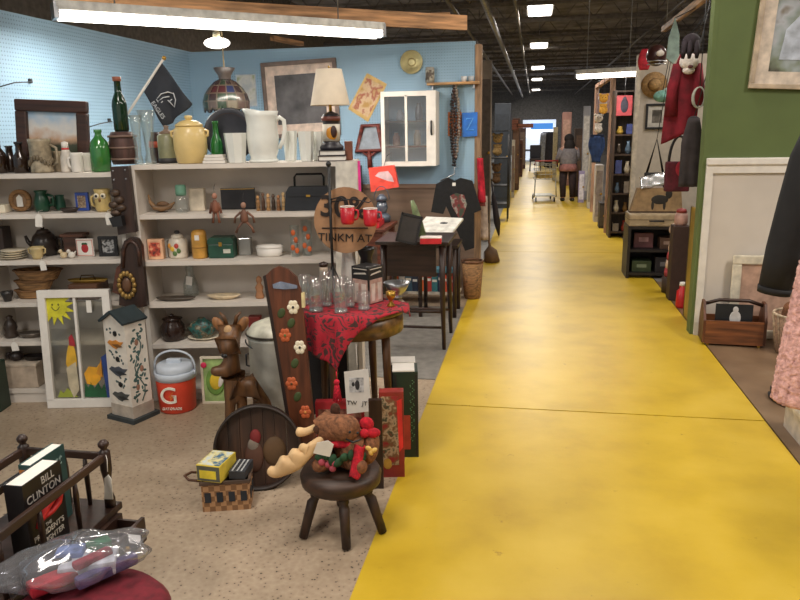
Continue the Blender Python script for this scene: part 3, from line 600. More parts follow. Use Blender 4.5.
kid(o, 'handle', mat((40, 36, 36), .4), lambda q: q.tube([(10.8 * s, 0, 3.6 * s), (18 * s, 0, 5 * s)], 1 * s, 6))
o = blk('green_suitcase', 'dark green case standing upright at left edge below shelves', 'case', -14, 6.5, 49, 0, BF - .09, .12, mat((34, 52, 40), .5)); s = o['s']
kid(o, 'latch', BRASS, lambda q: q.box((8 * s, -.062, 42 * s), (2 * s, .006, 3 * s)))
# bookcase B, first shelf
loc = on(T1, 162, ZD); s = mpp(loc) * .8
t = thing('driftwood_boat', 'carved wooden boat ornament with a high curled prow', 'ornament', loc)
kid(t, 'hull', wood((132, 98, 62), .5), lambda q: q.tube([(-15 * s, 0, 22 * s), (-13.5 * s, 0, 13 * s), (-9 * s, 0, 6 * s), (0, 0, 4.2 * s), (10 * s, 0, 6.5 * s), (17 * s, 0, 12 * s)], [.8 * s, 2 * s, 3.6 * s, 4.1 * s, 3.4 * s, .9 * s], 10))
kid(t, 'cargo', wood((104, 74, 46), .6), lambda q: q.ball((2 * s, 0, 9.5 * s), (8 * s, 3 * s, 4 * s))); kid(t, 'stand', DWOOD, lambda q: q.box((0, 0, .4 * s), (12 * s, 8 * s, .8 * s)))
o = jar('apothecary_jar', 'clear glass jar with sea green lid on the upper middle shelf', 'jar', 182.5, T1, ZD - .02, [(5.5, 0), (6.5, 1), (6.5, 13), (4.5, 17)], CG2); s = o['s']
kid(o, 'lid', mat((104, 150, 128), .4), lambda q: q.lathe([(5 * s, 16.5 * s), (5.4 * s, 19 * s), (5.2 * s, 25 * s), (4.6 * s, 27 * s), (0, 27.4 * s)]))
o = blk('linen_stack', 'folded ivory linen leaning beside the green lidded glass jar', 'linen', 191, 206, 22, T1, ZD + .06, .05, mat((206, 194, 174), .9))
o = blk('lacquer_tray', 'black rectangular lacquer tray standing on edge behind hanging puppets', 'tray', 222, 256, 21, T1, ZD + .1, .02, mat((34, 34, 38), .35)); s = o['s']
kid(o, 'gold_edge', BRASS, lambda q: q.box((0, -.0105, 20 * s), (33 * s, .002, .6 * s)))
TK = [(150, 110, 66), (90, 62, 44), (170, 130, 84), (70, 54, 42), (140, 96, 60), (196, 160, 112)]
for k in range(6):
    loc = on(T1, 258.5 + k * 5.1, ZD - .02 + .02 * (k % 2)); s = mpp(loc); hh = 16 + (k * 7) % 4; c = TK[k]
    m = MB(); m.lathe([(2 * s, 0), (2.3 * s, .6 * s), (1.7 * s, 5 * s), (2.1 * s, 8 * s), (1.4 * s, hh * .68 * s), (0, hh * .7 * s)], n=10)
    o = tag(m.build('wooden_figurine', wood(c, .5, sc=10), None, loc, YAW), ['first wooden figurine next to black lacquer tray', 'second wooden figurine from the black lacquer tray, dark', 'third wooden figurine from the black lacquer tray, tan', 'fourth figurine of the row, very dark wood', 'fifth figurine of the row, reddish wood', 'palest figurine of the row, touching the black handbag'][k], 'figurine', 'row of small wooden figurines')
    kid(o, 'head', wood(tuple(min(255, x + 20) for x in c), .5, sc=10), lambda q: q.ball((0, 0, (hh * .82) * s), (1.7 * s, 1.7 * s, 2.4 * s), n=10))
loc = on(T1, 309, ZD); s = mpp(loc)
t = thing('black_handbag', 'stiff black leather handbag with tall wire handle', 'handbag', loc); LEA = mat((30, 34, 40), .45)
kid(t, 'body', LEA, lambda q: q.prism([(-23 * s, 0), (24 * s, 0), (23 * s, 18 * s), (21 * s, 23 * s), (-18 * s, 23 * s), (-21 * s, 18 * s)], -.055, .055))
kid(t, 'flap', LEA, lambda q: q.prism([(-20.6 * s, 14 * s), (22 * s, 14 * s), (20.8 * s, 23.4 * s), (-17.8 * s, 23.4 * s)], -.06, .0))
kid(t, 'clasp', BRASS, lambda q: q.box((1 * s, -.062, 14.5 * s), (4 * s, .006, 2 * s)))
kid(t, 'handle', BLACK, lambda q: q.tube([(-13 * s, 0, 22 * s), (-13 * s, 0, 32 * s), (-11 * s, 0, 35 * s), (14 * s, 0, 35 * s), (16 * s, 0, 32 * s), (16 * s, 0, 22 * s)], 1.1 * s, 8))
# second shelf
o = blk('picture_box', 'small box with a red and peach picture on its front', 'box', 150, 165, 20, T2, ZD - .03, .05, mat((222, 176, 140), .5)); s = o['s']
kid(o, 'picture', patch([(.35, (60, 40, 40)), (.5, (196, 80, 60)), (.62, (230, 170, 130))], 30), lambda q: q.box((-.5 * s, -.0258, 10 * s), (11 * s, .003, 14 * s)))
blk('sugar_packet', 'plain white carton squeezed between picture box and white cookie jar', 'carton', 165.5, 169.5, 17, T2, ZD + .04, .06, WHITE)
CJ = mat((214, 206, 190), .35)
o = jar('cookie_jar', 'white cookie jar painted with yellow and red blossoms', 'jar', 179, T2, ZD, [(8.5, 0), (9.6, 2), (9.6, 15), (8, 19), (6.5, 20)], CJ, n=12); s = o['s']
l = kid(o, 'lid', CJ, lambda q: q.lathe([(6.8 * s, 19.6 * s), (5.6 * s, 22.5 * s), (3 * s, 24 * s), (0, 24.2 * s)])); kid(l, 'knob', CHAR, lambda q: q.lathe([(1.6 * s, 23.5 * s), (3 * s, 25 * s), (2 * s, 27 * s), (0, 27.4 * s)]))
for (a, zz, c) in [(-1.9, 10, (224, 180, 60)), (-1.45, 13, (186, 70, 60)), (-1.25, 8, (80, 110, 60)), (-1.65, 5.5, (90, 120, 70)), (-2.2, 13, (216, 150, 60))]:
    kid(o, 'painted_blossom', mat(c, .4), lambda q: q.ball((9.5 * s * math.cos(a), 9.5 * s * math.sin(a), zz * s), (2.2 * s, .8 * s, 2.6 * s)))
o = jar('honey_jar', 'tall mustard yellow stoneware canister with pale label', 'canister', 200.5, T2, ZD - .02, [(7, 0), (7.6, 1), (7.6, 22), (7, 26), (5, 28), (0, 28.4)], mat((200, 150, 70), .35)); s = o['s']
kid(o, 'label', PAPER, lambda q: q.box((0, -7.7 * s, 21 * s), (4.4 * s, .003, 5 * s))); kid(o, 'groove', mat((150, 106, 44), .4), lambda q: q.lathe([(7.5 * s, 10.5 * s), (7.85 * s, 10.5 * s), (7.85 * s, 11.3 * s), (7.5 * s, 11.3 * s), (7.5 * s, 10.5 * s)]))
o = jar('white_creamer', 'small white creamer peeking out between mustard canister and green tin', 'creamer', 211, T2, ZD + .07, [(4, 0), (4.6, 2), (4, 12), (4.6, 16)], WHITE, hollow=True)
loc = on(T2, 223.5, ZD); s = mpp(loc)
t = thing('green_tin', 'dark green hinged tin with rounded lid on second middle shelf', 'tin', loc); GT = mat((30, 74, 58), .35)
kid(t, 'body', GT, lambda q: q.box((0, 0, 7 * s), (25 * s, .11, 14 * s), bev=.006)); kid(t, 'lid', GT, lambda q: q.prism([(-12.8 * s, 14.2 * s), (12.8 * s, 14.2 * s), (12.6 * s, 18 * s), (10 * s, 20.5 * s), (-10 * s, 20.5 * s), (-12.6 * s, 18 * s)], -.058, .058))
kid(t, 'clasp', BRASS, lambda q: q.box((0, -.059, 14 * s), (3 * s, .006, 4 * s))); kid(t, 'label', mat((190, 190, 176), .6), lambda q: q.box((6 * s, -.056, 7 * s), (7 * s, .003, 4 * s)))
loc = on(T2, 270, ZD); s = mpp(loc)
t = thing('casserole_dish', 'low white oval casserole dish with flat lid', 'dish', loc)
kid(t, 'body', WHITE, lambda q: q.lathe([(a * s, b * s) for a, b in [(0, 0), (11, 0), (12.5, 1.5), (13.4, 8), (12.6, 8), (0, 7.8)]], sy=.6, n=28)); kid(t, 'lid', WHITE, lambda q: q.lathe([(a * s, b * s) for a, b in [(0, 8.1), (13.6, 8.1), (13.8, 9.4), (12, 11.2), (3, 12), (0, 12)]], sy=.6, n=28))
for px, r, h, lab, dd in [(295.5, 4.8, 31, 'tall drinking glass with orange flowers, left one of the two', -.03), (307.5, 5.6, 35, 'taller drinking glass with orange flowers, right one of the two', 0)]:
    o = jar('flowered_glass', lab, 'glass', px, T2, ZD + dd, [(r * .8, 0), (r * .85, 1), (r, h)], CG2, 'orange flowered glasses', hollow=True, n=16); s = o['s']
    for a, zz in [(-1.9, .3), (-1.2, .55), (-1.7, .78), (-1.0, .2)]: kid(o, 'painted_flower', mat((214, 104, 50), .5), lambda q: q.ball((r * .95 * s * math.cos(a), r * .95 * s * math.sin(a), h * zz * s), (2.2 * s, 1 * s, 3 * s), n=8))
o = blk('plain_vase', 'square grey glass block vase beside the casserole dish', 'vase', 240, 252, 17, T2, ZD + .07, .06, glass((190, 190, 184), .5))
# third shelf
o = jar('dark_platter', 'long dark flat platter at left of the third middle shelf', 'platter', 176, T3, ZD - .05, [(14, 0), (19, 2), (20, 3.4), (19, 3.4), (14, 1), (0, 1)], mat((70, 62, 54), .4), sy=.35)
o = jar('clear_bottle_vase', 'clear glass flared vase with a small white tag', 'vase', 191.5, T3, ZD + .09, [(7, 0), (7.6, 2), (7, 12), (3.6, 22), (4, 28), (5, 31)], CG2, hollow=True); s = o['s']
kid(o, 'tag', PAPER, lambda q: q.box((1 * s, -7.4 * s, 16 * s), (6 * s, .002, 9 * s), rot=(.15, .2, 0)))
o = jar('cream_platter', 'oval cream platter on the third middle shelf', 'platter', 224, T3, ZD - .03, [(10, 0), (15, 2.4), (17, 4), (16.4, 4.2), (10, 1.2), (0, 1)], mat((214, 196, 164), .4), sy=.5)
o = jar('clay_figurine', 'reddish clay figurine beside the carved brown board top', 'figurine', 260, T3, ZD - .03, [(4, 0), (4.5, 2), (3, 7), (4.2, 11), (2, 15), (3, 18), (2.4, 21), (0, 23)], mat((164, 116, 80), .6))
# fourth shelf
BR = mat((44, 28, 22), .25)
o = jar('brown_bean_pot', 'glossy dark brown bean pot on the shelf above the red cooler', 'pot', 174, T4, ZD - .03, [(8, 0), (10, 1.5), (12, 9), (11.4, 15), (8.4, 19), (8.4, 21), (10, 22)], BR, hollow=True); s = o['s']
kid(o, 'lid', BR, lambda q: q.lathe([(0, 20.5 * s), (8 * s, 20.5 * s), (8.6 * s, 22.4 * s), (4 * s, 24 * s), (1.2 * s, 24.4 * s), (2 * s, 26 * s), (0, 27 * s)]))
o = jar('flat_plate', 'pale plate under the teal patterned tureen', 'plate', 204, T4, ZD - .02, [(9, 0), (15, 2), (16, 3), (15, 2.8), (9, 1), (0, .8)], IVORY, sy=.7); s = o['s']; zt = T4 + 1.0 * s
o = jar('patterned_tureen', 'low teal and brown patterned tureen resting on a pale plate', 'tureen', 203, zt, ZD - .02, [(6, 0), (8.5, 1.5), (13, 8), (13, 12), (11, 16), (5, 19), (3, 21), (0, 21.5)], patch([(.4, (40, 52, 46)), (.5, (40, 110, 106)), (.58, (90, 76, 56)), (.68, (150, 150, 130))], 26, .35), sy=.6, n=26); s = o['s']
for sx in (-1, 1): kid(o, 'lug', mat((60, 70, 60), .4), lambda q: q.ball((sx * 13.4 * s, 0, 10 * s), (2 * s, 2 * s, 1.6 * s), n=8))
blk('red_tin', 'little red tin on the shelf behind the wooden deer', 'tin', 250, 262, 20, T4, ZD + .04, .06, mat((150, 50, 46), .4))
# price tags on shelf edges
def ptag(px, py, w, h, z, lab):
    loc = col(px, BF - .006, z); s = mpp(loc)
    t = thing('price_tag', lab, 'price tag', loc, YAW, 'price tags on the shelf edges')
    kid(t, 'card', PAPER, lambda q: q.prism([(-w / 2 * s, -h * s), (w / 2 * s, -h * s), (w / 2 * s, -2.5 * s), (w * .2 * s, 0), (-w * .2 * s, 0), (-w / 2 * s, -2.5 * s)], -.004, -.002, M=Matrix.Rotation(.12 if px % 2 else -.1, 4, 'Y')))
    kid(t, 'string', PAPER, lambda q: q.tube([(0, -.003, -1 * s), (0, -.004, 2.6 * s), (0, .05, 3 * s)], .0012, 4))
ptag(39, 209, 7, 13, S1, 'white price tag hanging below the dark green pitcher'); ptag(108, 214, 7, 12, S1, 'white price tag hanging below the owl mug')
ptag(42, 258, 6, 10, S2, 'white price tag hanging below the cream sugar pot'); ptag(14, 341, 7, 9, S4, 'white price tag hanging from the fourth shelf at far left')
# hanging puppets on middle bookcase
def puppet(px, py0, py1, lab, c, spread):
    loc = at(px, py0, BF - .035); s = mpp(loc); h = (py1 - py0) * s; loc.z -= h
    t = thing('hanging_puppet', lab, 'puppet', loc)
    kid(t, 'body', wood(c, .6, axis='Z'), lambda q: q.lathe([(0, h * .3), (2.6 * s, h * .3), (4.4 * s, h * .4), (3.6 * s, h * .6), (1.4 * s, h * .72), (0, h * .72)], n=12, sy=.6))
    kid(t, 'head', mat(tuple(min(255, x + 40) for x in c), .6), lambda q: q.ball((0, 0, h * .84), (2.7 * s, 2.2 * s, 3.2 * s)))
    for sx in (-1, 1):
        kid(t, 'leg', wood(c, .6, axis='Z'), lambda q: q.tube([(sx * 1.8 * s, 0, h * .34), (sx * spread * s, 0, h * .16), (sx * spread * 1.3 * s, -.004, 0)], [1.5 * s, 1.1 * s, 1.5 * s], 7))
        kid(t, 'arm', wood(c, .6, axis='Z'), lambda q: q.tube([(sx * 3 * s, 0, h * .64), (sx * (spread + 2) * s, 0, h * .48), (sx * (spread + 3) * s, 0, h * .3)], [1.3 * s, 1 * s, 1.3 * s], 7))
    top = (T1 + .012) - loc.z if T1 + .012 > loc.z + h else h + .05
    kid(t, 'string', CHAR, lambda q: q.tube([(0, 0, h * .94), (0, 0, max(h * 1.1, 24 * s)), (0, .03, max(h * 1.1, 24 * s) + .02)], .0015, 4))
    return t
puppet(214, 191, 223, 'reddish brown jointed wooden puppet hanging over upper shelf edge, left one', (120, 74, 54), 2.6)
puppet(243, 200, 233, 'jointed wooden puppet with splayed legs hanging over upper shelf edge, right one', (110, 74, 56), 7)
# dark carved plaques at the bookcase joint
org = at(124, 234, BF - .05)
t = thing('carved_plaque', 'long dark carved wooden plaque with metal studs, upper one between the bookcases', 'plaque', org)
kid(t, 'board', DWOODZ, lambda q: q.prism(tr([(110, 167), (128, 166), (136, 232), (118, 235)], BF - .05, org), 0, .045))
kid(t, 'carving', wood((70, 52, 38), .5, sc=20), lambda q: [q.ball((x, -.005, z), (.03, .018, .022), n=10) for x, z in tr([(115, 193), (119, 200), (114, 205), (121, 208), (116, 213)], BF - .05, org)])
kid(t, 'bracket', BLACK, lambda q: q.prism(tr([(112, 217), (124, 215), (126, 225), (116, 226)], BF - .05, org), -.05, .0))
for x, z in tr([(113, 171), (125, 170), (114, 180), (126, 179)], BF - .05, org): kid(t, 'stud', STEEL, lambda q: q.ball((x, 0, z), .006, n=8))
org = at(135, 309, BF - .05)
t = thing('arched_plaque', 'dark arch topped wooden plaque with gilded wreath, lower one between the bookcases', 'plaque', org)
kid(t, 'board', DWOODZ, lambda q: q.prism(tr([(119, 305), (121, 250), (124, 241), (130, 237), (137, 239), (141, 246), (147, 306), (134, 309)], BF - .05, org), 0, .045))
gx, gz = tr([(127, 285)], BF - .05, org)[0]
kid(t, 'wreath', mat((150, 120, 66), .4, .5), lambda q: [q.ball((gx + .045 * math.cos(a), -.006, gz + .07 * math.sin(a)), (.014, .012, .018), n=8) for a in [2 * PI * k / 14 for k in range(14)]])
kid(t, 'medallion', mat((96, 66, 44), .4), lambda q: q.ball((gx, -.002, gz), (.028, .012, .045)))
kid(t, 'wing_panel', wood((84, 48, 34), .5), lambda q: q.prism(tr([(112, 292), (116, 268), (122, 262), (122, 296)], BF - .05, org), .002, .03))
kid(t, 'arch_moulding', wood((70, 46, 36), .35), lambda q: q.tube([(x, -.004, z) for x, z in tr([(123, 268), (124, 250), (127, 243), (131, 241), (136, 244), (139, 252), (140, 266)], BF - .05, org)], .01, 8))
# ------------------------------------------------------------------ things standing on the floor of the left booth
org = col(84, 4.115, 0); s = mpp(org)
t = thing('painted_window', 'old white two-pane window sash painted with yellow sun and hens, leaning on bookcase', 'window', org); t.rotation_euler = (-.075, 0, YAW + .01)
def wp(px, py): return ((px - 82) * s, (405 - py) * s * 1.03)
wl, wr, wt = wp(47, 0)[0], wp(117, 0)[0], wp(0, 290)[1]
fb = 7.5 * s
def sash(q):
    for x in (wl + fb / 2, wr - fb / 2): q.box((x, 0, wt / 2), (fb, .035, wt - 2 * fb + .002), bev=.003)
    q.box(((wl + wr) / 2, 0, wt - fb / 2), (wr - wl, .035, fb), bev=.003); q.box(((wl + wr) / 2, 0, fb * .6), (wr - wl, .035, fb * 1.2), bev=.003)
kid(t, 'sash', WHITE, sash); kid(t, 'mullion', WHITE, lambda q: q.box(((wl + wr) / 2 + .002, 0, wt / 2), (.014, .025, wt - 2 * fb)))
for x0, x1 in ((wl + fb, (wl + wr) / 2 - .005), ((wl + wr) / 2 + .009, wr - fb)): kid(t, 'pane', glass((240, 240, 236), .03, gl=.03), lambda q: q.box(((x0 + x1) / 2, .006, wt / 2), (x1 - x0, .003, wt - 2 * fb)))
SUN = mat((206, 200, 46), .5)
sx_, sz_ = wp(63, 306)
def sun(q):
    q.prism(ell(sx_, sz_, 11 * s, 11 * s, 20), .0, .004)
    for k in range(13):
        a = 2 * PI * k / 13 + .2; c_, d_ = math.cos(a), math.sin(a)
        p = [(sx_ + 11 * s * c_ - 2.2 * s * d_, sz_ + 11 * s * d_ + 2.2 * s * c_), (sx_ + 11 * s * c_ + 2.2 * s * d_, sz_ + 11 * s * d_ - 2.2 * s * c_), (sx_ + 19 * s * c_, sz_ + 19 * s * d_)]
        p = [(max(x, wl + fb), min(z, wt - fb)) for x, z in p]; q.prism(p, .0, .004)
sp_ = kid(t, 'painted_sun', SUN, sun)
kid(sp_, 'face', mat((110, 110, 40), .6), lambda q: [q.ball((sx_ + k * 3 * s, -.001, sz_ + 2 * s), (.9 * s, .002, 1.2 * s), n=8) for k in (-1, 1)] + [q.tube([(sx_ + k * s, -.001, sz_ - (4 - .25 * k * k) * s) for k in (-4, -2, 0, 2, 4)], .4 * s, 5)])
HEN = mat((214, 168, 50), .5)
def prel(name, pts, c, par, y=.0): return kid(par, name, mat(c, .5), lambda q: q.prism([wp(*p) for p in pts], y, y + .004))
h1 = prel('painted_hen', [(68, 362), (70, 350), (72, 344), (76, 342), (78, 348), (79, 358), (78, 366), (72, 372)], (214, 168, 50), t)
prel('comb', [(73, 344), (73, 336), (76, 333), (78, 338), (79, 345)], (160, 40, 50), h1, -.001)
prel('feathers', [(68, 366), (78, 360), (79, 388), (73, 396), (69, 384)], (190, 178, 150), h1, -.001)
h2 = prel('painted_hen', [(85, 372), (90, 365), (98, 366), (101, 362), (101, 378), (95, 384), (87, 382)], (222, 160, 40), t)
prel('tail', [(97, 372), (103, 358), (103, 376)], (206, 140, 40), h2, -.001)
prel('painted_grass', [(84, 395), (85, 381), (88, 386), (91, 380), (94, 387), (98, 381), (101, 388), (104, 382), (106, 396)], (34, 92, 56), t)
prel('painted_grass', [(57, 395), (60, 388), (63, 391), (67, 386), (74, 392), (77, 395)], (150, 160, 60), t)
prel('painted_pond', [(103, 356), (109, 352), (109, 396), (106, 396)], (40, 66, 130), t)
kid(t, 'price_tag', PAPER, lambda q: q.box((wp(97, 0)[0], -.02, wp(0, 306)[1]), (5 * s, .002, 12 * s)))
# birdhouse tower
org = fl(134, 416); s = mpp(org); rz = YAW - R(29)
t = thing('birdhouse', 'tall white birdhouse tower with dark green roof and painted birds', 'birdhouse', org, rz)
wf, ws, hh = .17, .145, .585; org = None
kid(t, 'base', mat((52, 58, 60), .6), lambda q: q.box((0, 0, .012), (wf + .05, ws + .05, .024)))
WB = mat((222, 214, 202), .6, var=.06)
def tower(q):
    q.prism([(-wf / 2, .025), (wf / 2, .025), (wf / 2, hh), (0, hh + .055), (-wf / 2, hh)], -ws / 2, ws / 2)
kid(t, 'tower', WB, tower)
kid(t, 'plinth', mat((176, 164, 150), .7), lambda q: q.box((0, 0, .06), (wf + .008, ws + .008, .07)))
RG = mat((38, 50, 54), .6)
for sd in (-1, 1):
    a = math.atan2(.055, wf / 2); L_ = math.hypot(wf / 2, .055) + .016
    kid(t, 'roof_board', RG, lambda q: q.box((sd * (L_ / 2) * math.cos(a), -.005, hh + .064 - L_ / 2 * math.sin(a)), (L_, ws + .03, .014), rot=(0, sd * a, 0)))
holes = [.52, .37, .22]
for z in holes: kid(t, 'entrance_hole', mat((20, 18, 16), .8), lambda q: q.lathe([(0, 0), (.016, 0), (.016, .002), (0, .002)], (.005, -ws / 2 - .0005, z), 16, rot=(PI / 2, 0, 0)))
def bird(q, x, z, k, y, fl_=1):
    q.prism([(x + fl_ * a * k, z + b * k) for a, b in [(-1, .1), (-.7, .35), (-.35, .3), (.1, .45), (.5, .3), (1.05, .35), (.75, .05), (.4, -.15), (.1, -.4), (-.3, -.3), (-.65, -.1)]], y - .003, y)
yf = -ws / 2
for z, c, k in [(.455, (200, 130, 50), .064), (.295, (70, 74, 84), .074), (.145, (72, 74, 72), .07)]:
    b_ = kid(t, 'painted_bird', mat(c, .6), lambda q: bird(q, .0, z, k, yf, 1))
    kid(b_, 'wing', mat(tuple(x * .6 for x in c), .6), lambda q: q.prism([(.0 - .4 * k, z), (.35 * k, z + .1 * k), (.9 * k, z - .1 * k), (.2 * k, z - .25 * k)], yf - .0045, yf - .001))
random.seed(3)
kid(t, 'painted_leaves', mat((66, 84, 84), .6), lambda q: [q.ball((random.uniform(-.06, .06), yf, z0 + random.uniform(-.025, .025)), (.007, .002, .009), n=7, rot=(0, random.uniform(0, 3), 0)) for z0 in (.52, .40, .37, .24, .22) for _ in range(5)])
kid(t, 'painted_vine', mat((66, 92, 88), .6), lambda q: [q.ball((wf / 2, random.uniform(-.05, .05), random.uniform(.12, .56)), (.002, .007, .013), n=7, rot=(random.uniform(0, 3), 0, 0)) for _ in range(60)] + [q.tube([(wf / 2, .03 * math.sin(k), .11 + k * .042) for k in range(10)], .004, 5)])
vb = kid(t, 'painted_flower', mat((150, 110, 90), .6), lambda q: [q.ball((wf / 2, y, z), (.003, .014, .02), n=8) for y, z in [(0, .46), (.02, .3), (-.02, .2)]])
# cooler
org = fl(178.5, 408); s = mpp(org)
t = thing('beverage_cooler', 'red drink cooler with white lid and raised bail handle on the floor', 'cooler', org)
kid(t, 'body', mat((222, 74, 50), .4, var=.04), lambda q: q.lathe([(a * s, b * s) for a, b in [(0, 0), (16.5, 0), (17.6, 1.5), (19, 31), (18.6, 35), (0, 35)]], n=32))
LID = mat((196, 206, 218), .35, var=.03)
kid(t, 'collar', LID, lambda q: q.lathe([(a * s, b * s) for a, b in [(18.3, 33), (19.6, 33), (19.8, 39), (18.6, 40.5), (18.3, 40), (18.3, 33)]], n=32))
l = kid(t, 'lid', LID, lambda q: q.lathe([(a * s, b * s) for a, b in [(0, 35.2), (18, 35.2), (18, 44), (16.8, 47), (15, 48), (0, 48.4)]], n=32))
kid(l, 'knob', LID, lambda q: q.box((0, 0, 50 * s), (14 * s, 5 * s, 4 * s), bev=.004))
kid(t, 'handle', LID, lambda q: q.tube([(20 * s * math.cos(a), 0, (38 + 22 * math.sin(a) ** .6) * s) for a in [PI * k / 18 for k in range(19)]], 1.1 * s, 8))
for sd in (-1, 1): kid(t, 'pivot', LID, lambda q: q.lathe([(0, 0), (3 * s, 0), (3 * s, 2 * s), (0, 2 * s)], (sd * 18.6 * s, 0, 37.5 * s), 12, rot=(0, sd * PI / 2, 0)))
g = text('logo', 'G', 24 * s, mat((240, 232, 214), .5), t, (-2 * s, -19.6 * s, 19.5 * s), (PI / 2 + .05, 0, 0), .004)
kid(g, 'bolt', ORANGE, lambda q: None or q.prism([(-1 * s, -5 * s), (3.5 * s, 1 * s), (1 * s, 1.2 * s), (4.2 * s, 6.5 * s), (-1.8 * s, .2 * s), (.6 * s, 0)], .0, .003, M=Matrix.Translation((2 * s, 0, .0125)) @ Matrix.Rotation(-PI / 2, 4, 'X')))
text('lettering', 'GATORADE', 3.6 * s, mat((240, 232, 214), .5), t, (0, -18.8 * s, 6.5 * s), (PI / 2 + .05, 0, 0), .003)
# lime picture leaning behind the deer
o = frame('fruit_picture', 'small unframed painting of a yellow lemon on pale green, leaning by the deer', 'painting', ((201, 356), (227, 405)), 4.14, 2.5, .014, IVORY, WHITE, mat((150, 176, 110), .7, var=.2), lean=.06)
s = mpp(o.location)
q = kid(o, 'leaf', mat((110, 150, 70), .7), lambda q: q.ball((1 * s, -.003, 23 * s), (9.5 * s, .004, 14 * s))); kid(o, 'lemon', mat((222, 190, 50), .6), lambda q: q.ball((1.4 * s, -.006, 23 * s), (6 * s, .004, 8.5 * s))); kid(o, 'petal', WHITE, lambda q: q.ball((7 * s, -.008, 24 * s), (2.5 * s, .004, 7 * s), rot=(0, .3, 0)))
kid(o, 'berry', mat((216, 50, 90), .6), lambda q: q.ball((-9.5 * s, -.006, 40 * s), (3 * s, .006, 3 * s)))
# carved deer
org = fl(240, 436); org.z = 0; s = mpp(org) * 1.02; DW = wood((100, 68, 40), .45, axis='Z')
t = thing('wooden_deer', 'carved brown wooden deer figure with upright neck looking at camera', 'figure', org)
S = lambda x, y, z: (x * s, y * s, z * s)
skin('body', [S(8, 4, 46), S(-2, 2, 52), S(-3, 0, 72), S(-2, 0, 92), S(-1, 0, 100), S(16, 6, 48), S(24, 11, 44), S(-6, -2, 38), S(-8, -4, 18), S(-8, -5, 3), S(4, 2, 38), S(3, 2, 16), S(3, 2, 3), S(25, 9, 34), S(28, 11, 16), S(28, 12, 3), S(17, 15, 34), S(16, 18, 16), S(16, 18, 3), S(-12, -6, 68), S(-22, -9, 71)],
     [(0, 1), (1, 2), (2, 3), (3, 4), (0, 5), (5, 6), (1, 7), (7, 8), (8, 9), (1, 10), (10, 11), (11, 12), (6, 13), (13, 14), (14, 15), (6, 16), (16, 17), (17, 18), (2, 19), (19, 20)],
     [x * s for x in [11, 10, 7.2, 7.6, 7.5, 10.5, 8.5, 6, 5, 4.6, 6, 5, 4.6, 6, 5, 4.6, 6, 5, 4.6, 5.5, 5.5]], DW, t)
hd = skin('head', [S(-1, -4, 101), S(-2, -12, 96), S(-3, -19, 90), S(-1, 0, 108)], [(0, 1), (1, 2), (0, 3)], [x * s for x in [10.5, 8.5, 6.5, 8]], DW, t)
for sx in (-1, 1):
    kid(hd, 'ear', wood((140, 96, 58), .5, axis='Z'), lambda q: q.ball(S(-1 + sx * 11, 0, 113), S(5, 3, 9), rot=(0, sx * .6, 0)))
    kid(hd, 'antler', DW, lambda q: q.tube([S(-1 + sx * 4, 0, 113), S(-1 + sx * 6, 0, 121), S(-1 + sx * 10, 1, 125)], [2.2 * s, 1.8 * s, 1 * s], 8))
    kid(hd, 'eye', BLACK, lambda q: q.ball(S(-1.5 + sx * 6, -12.6, 103), 1.8 * s))
kid(hd, 'forehead', mat((186, 150, 106), .6), lambda q: q.ball(S(-1.5, -9, 108), S(5, 4, 7))); kid(hd, 'nose', BLACK, lambda q: q.ball(S(-3, -24.5, 90), S(3, 2, 2)))
# white milk can
org = col(278, 3.97, 0); s = mpp(org)
t = thing('milk_can', 'tall dented white metal can with domed lid and wire bail', 'can', org); GAL = mat((196, 196, 186), .45, var=.12, sc=8, bump=.15)
kid(t, 'body', GAL, lambda q: q.lathe([(a * s, b * s) for a, b in [(0, 0), (23, 0), (24, 2), (24.5, 78), (25.5, 80), (24, 82), (0, 82)]], n=28))
l = kid(t, 'lid', mat((216, 214, 196), .4), lambda q: q.lathe([(a * s, b * s) for a, b in [(0, 82.3), (25, 82.3), (25.6, 85), (20, 92), (8, 97), (0, 98)]], n=28)); kid(l, 'rim', mat((60, 52, 44), .5), lambda q: q.tube([(25.6 * s * math.cos(a), 25.6 * s * math.sin(a), 83.5 * s) for a in [2 * PI * j / 28 for j in range(28)]], 1.1 * s, 6, closed=True))
kid(l, 'knob', DWOOD, lambda q: q.ball((0, 0, 99.5 * s), 2.6 * s))
kid(t, 'bail', CHAR, lambda q: q.tube([(26 * s * math.cos(a), -6 * s - 14 * s * math.sin(a), (78 - 8 * math.sin(a)) * s) for a in [PI * k / 14 for k in range(15)]], .7 * s, 6))
for sd in (-1, 1): kid(t, 'side_handle', CHAR, lambda q: q.tube([(sd * 24.5 * s, 0, 62 * s), (sd * 28 * s, 0, 61 * s), (sd * 28 * s, 0, 50 * s), (sd * 24.5 * s, 0, 49 * s)], 1 * s, 6))
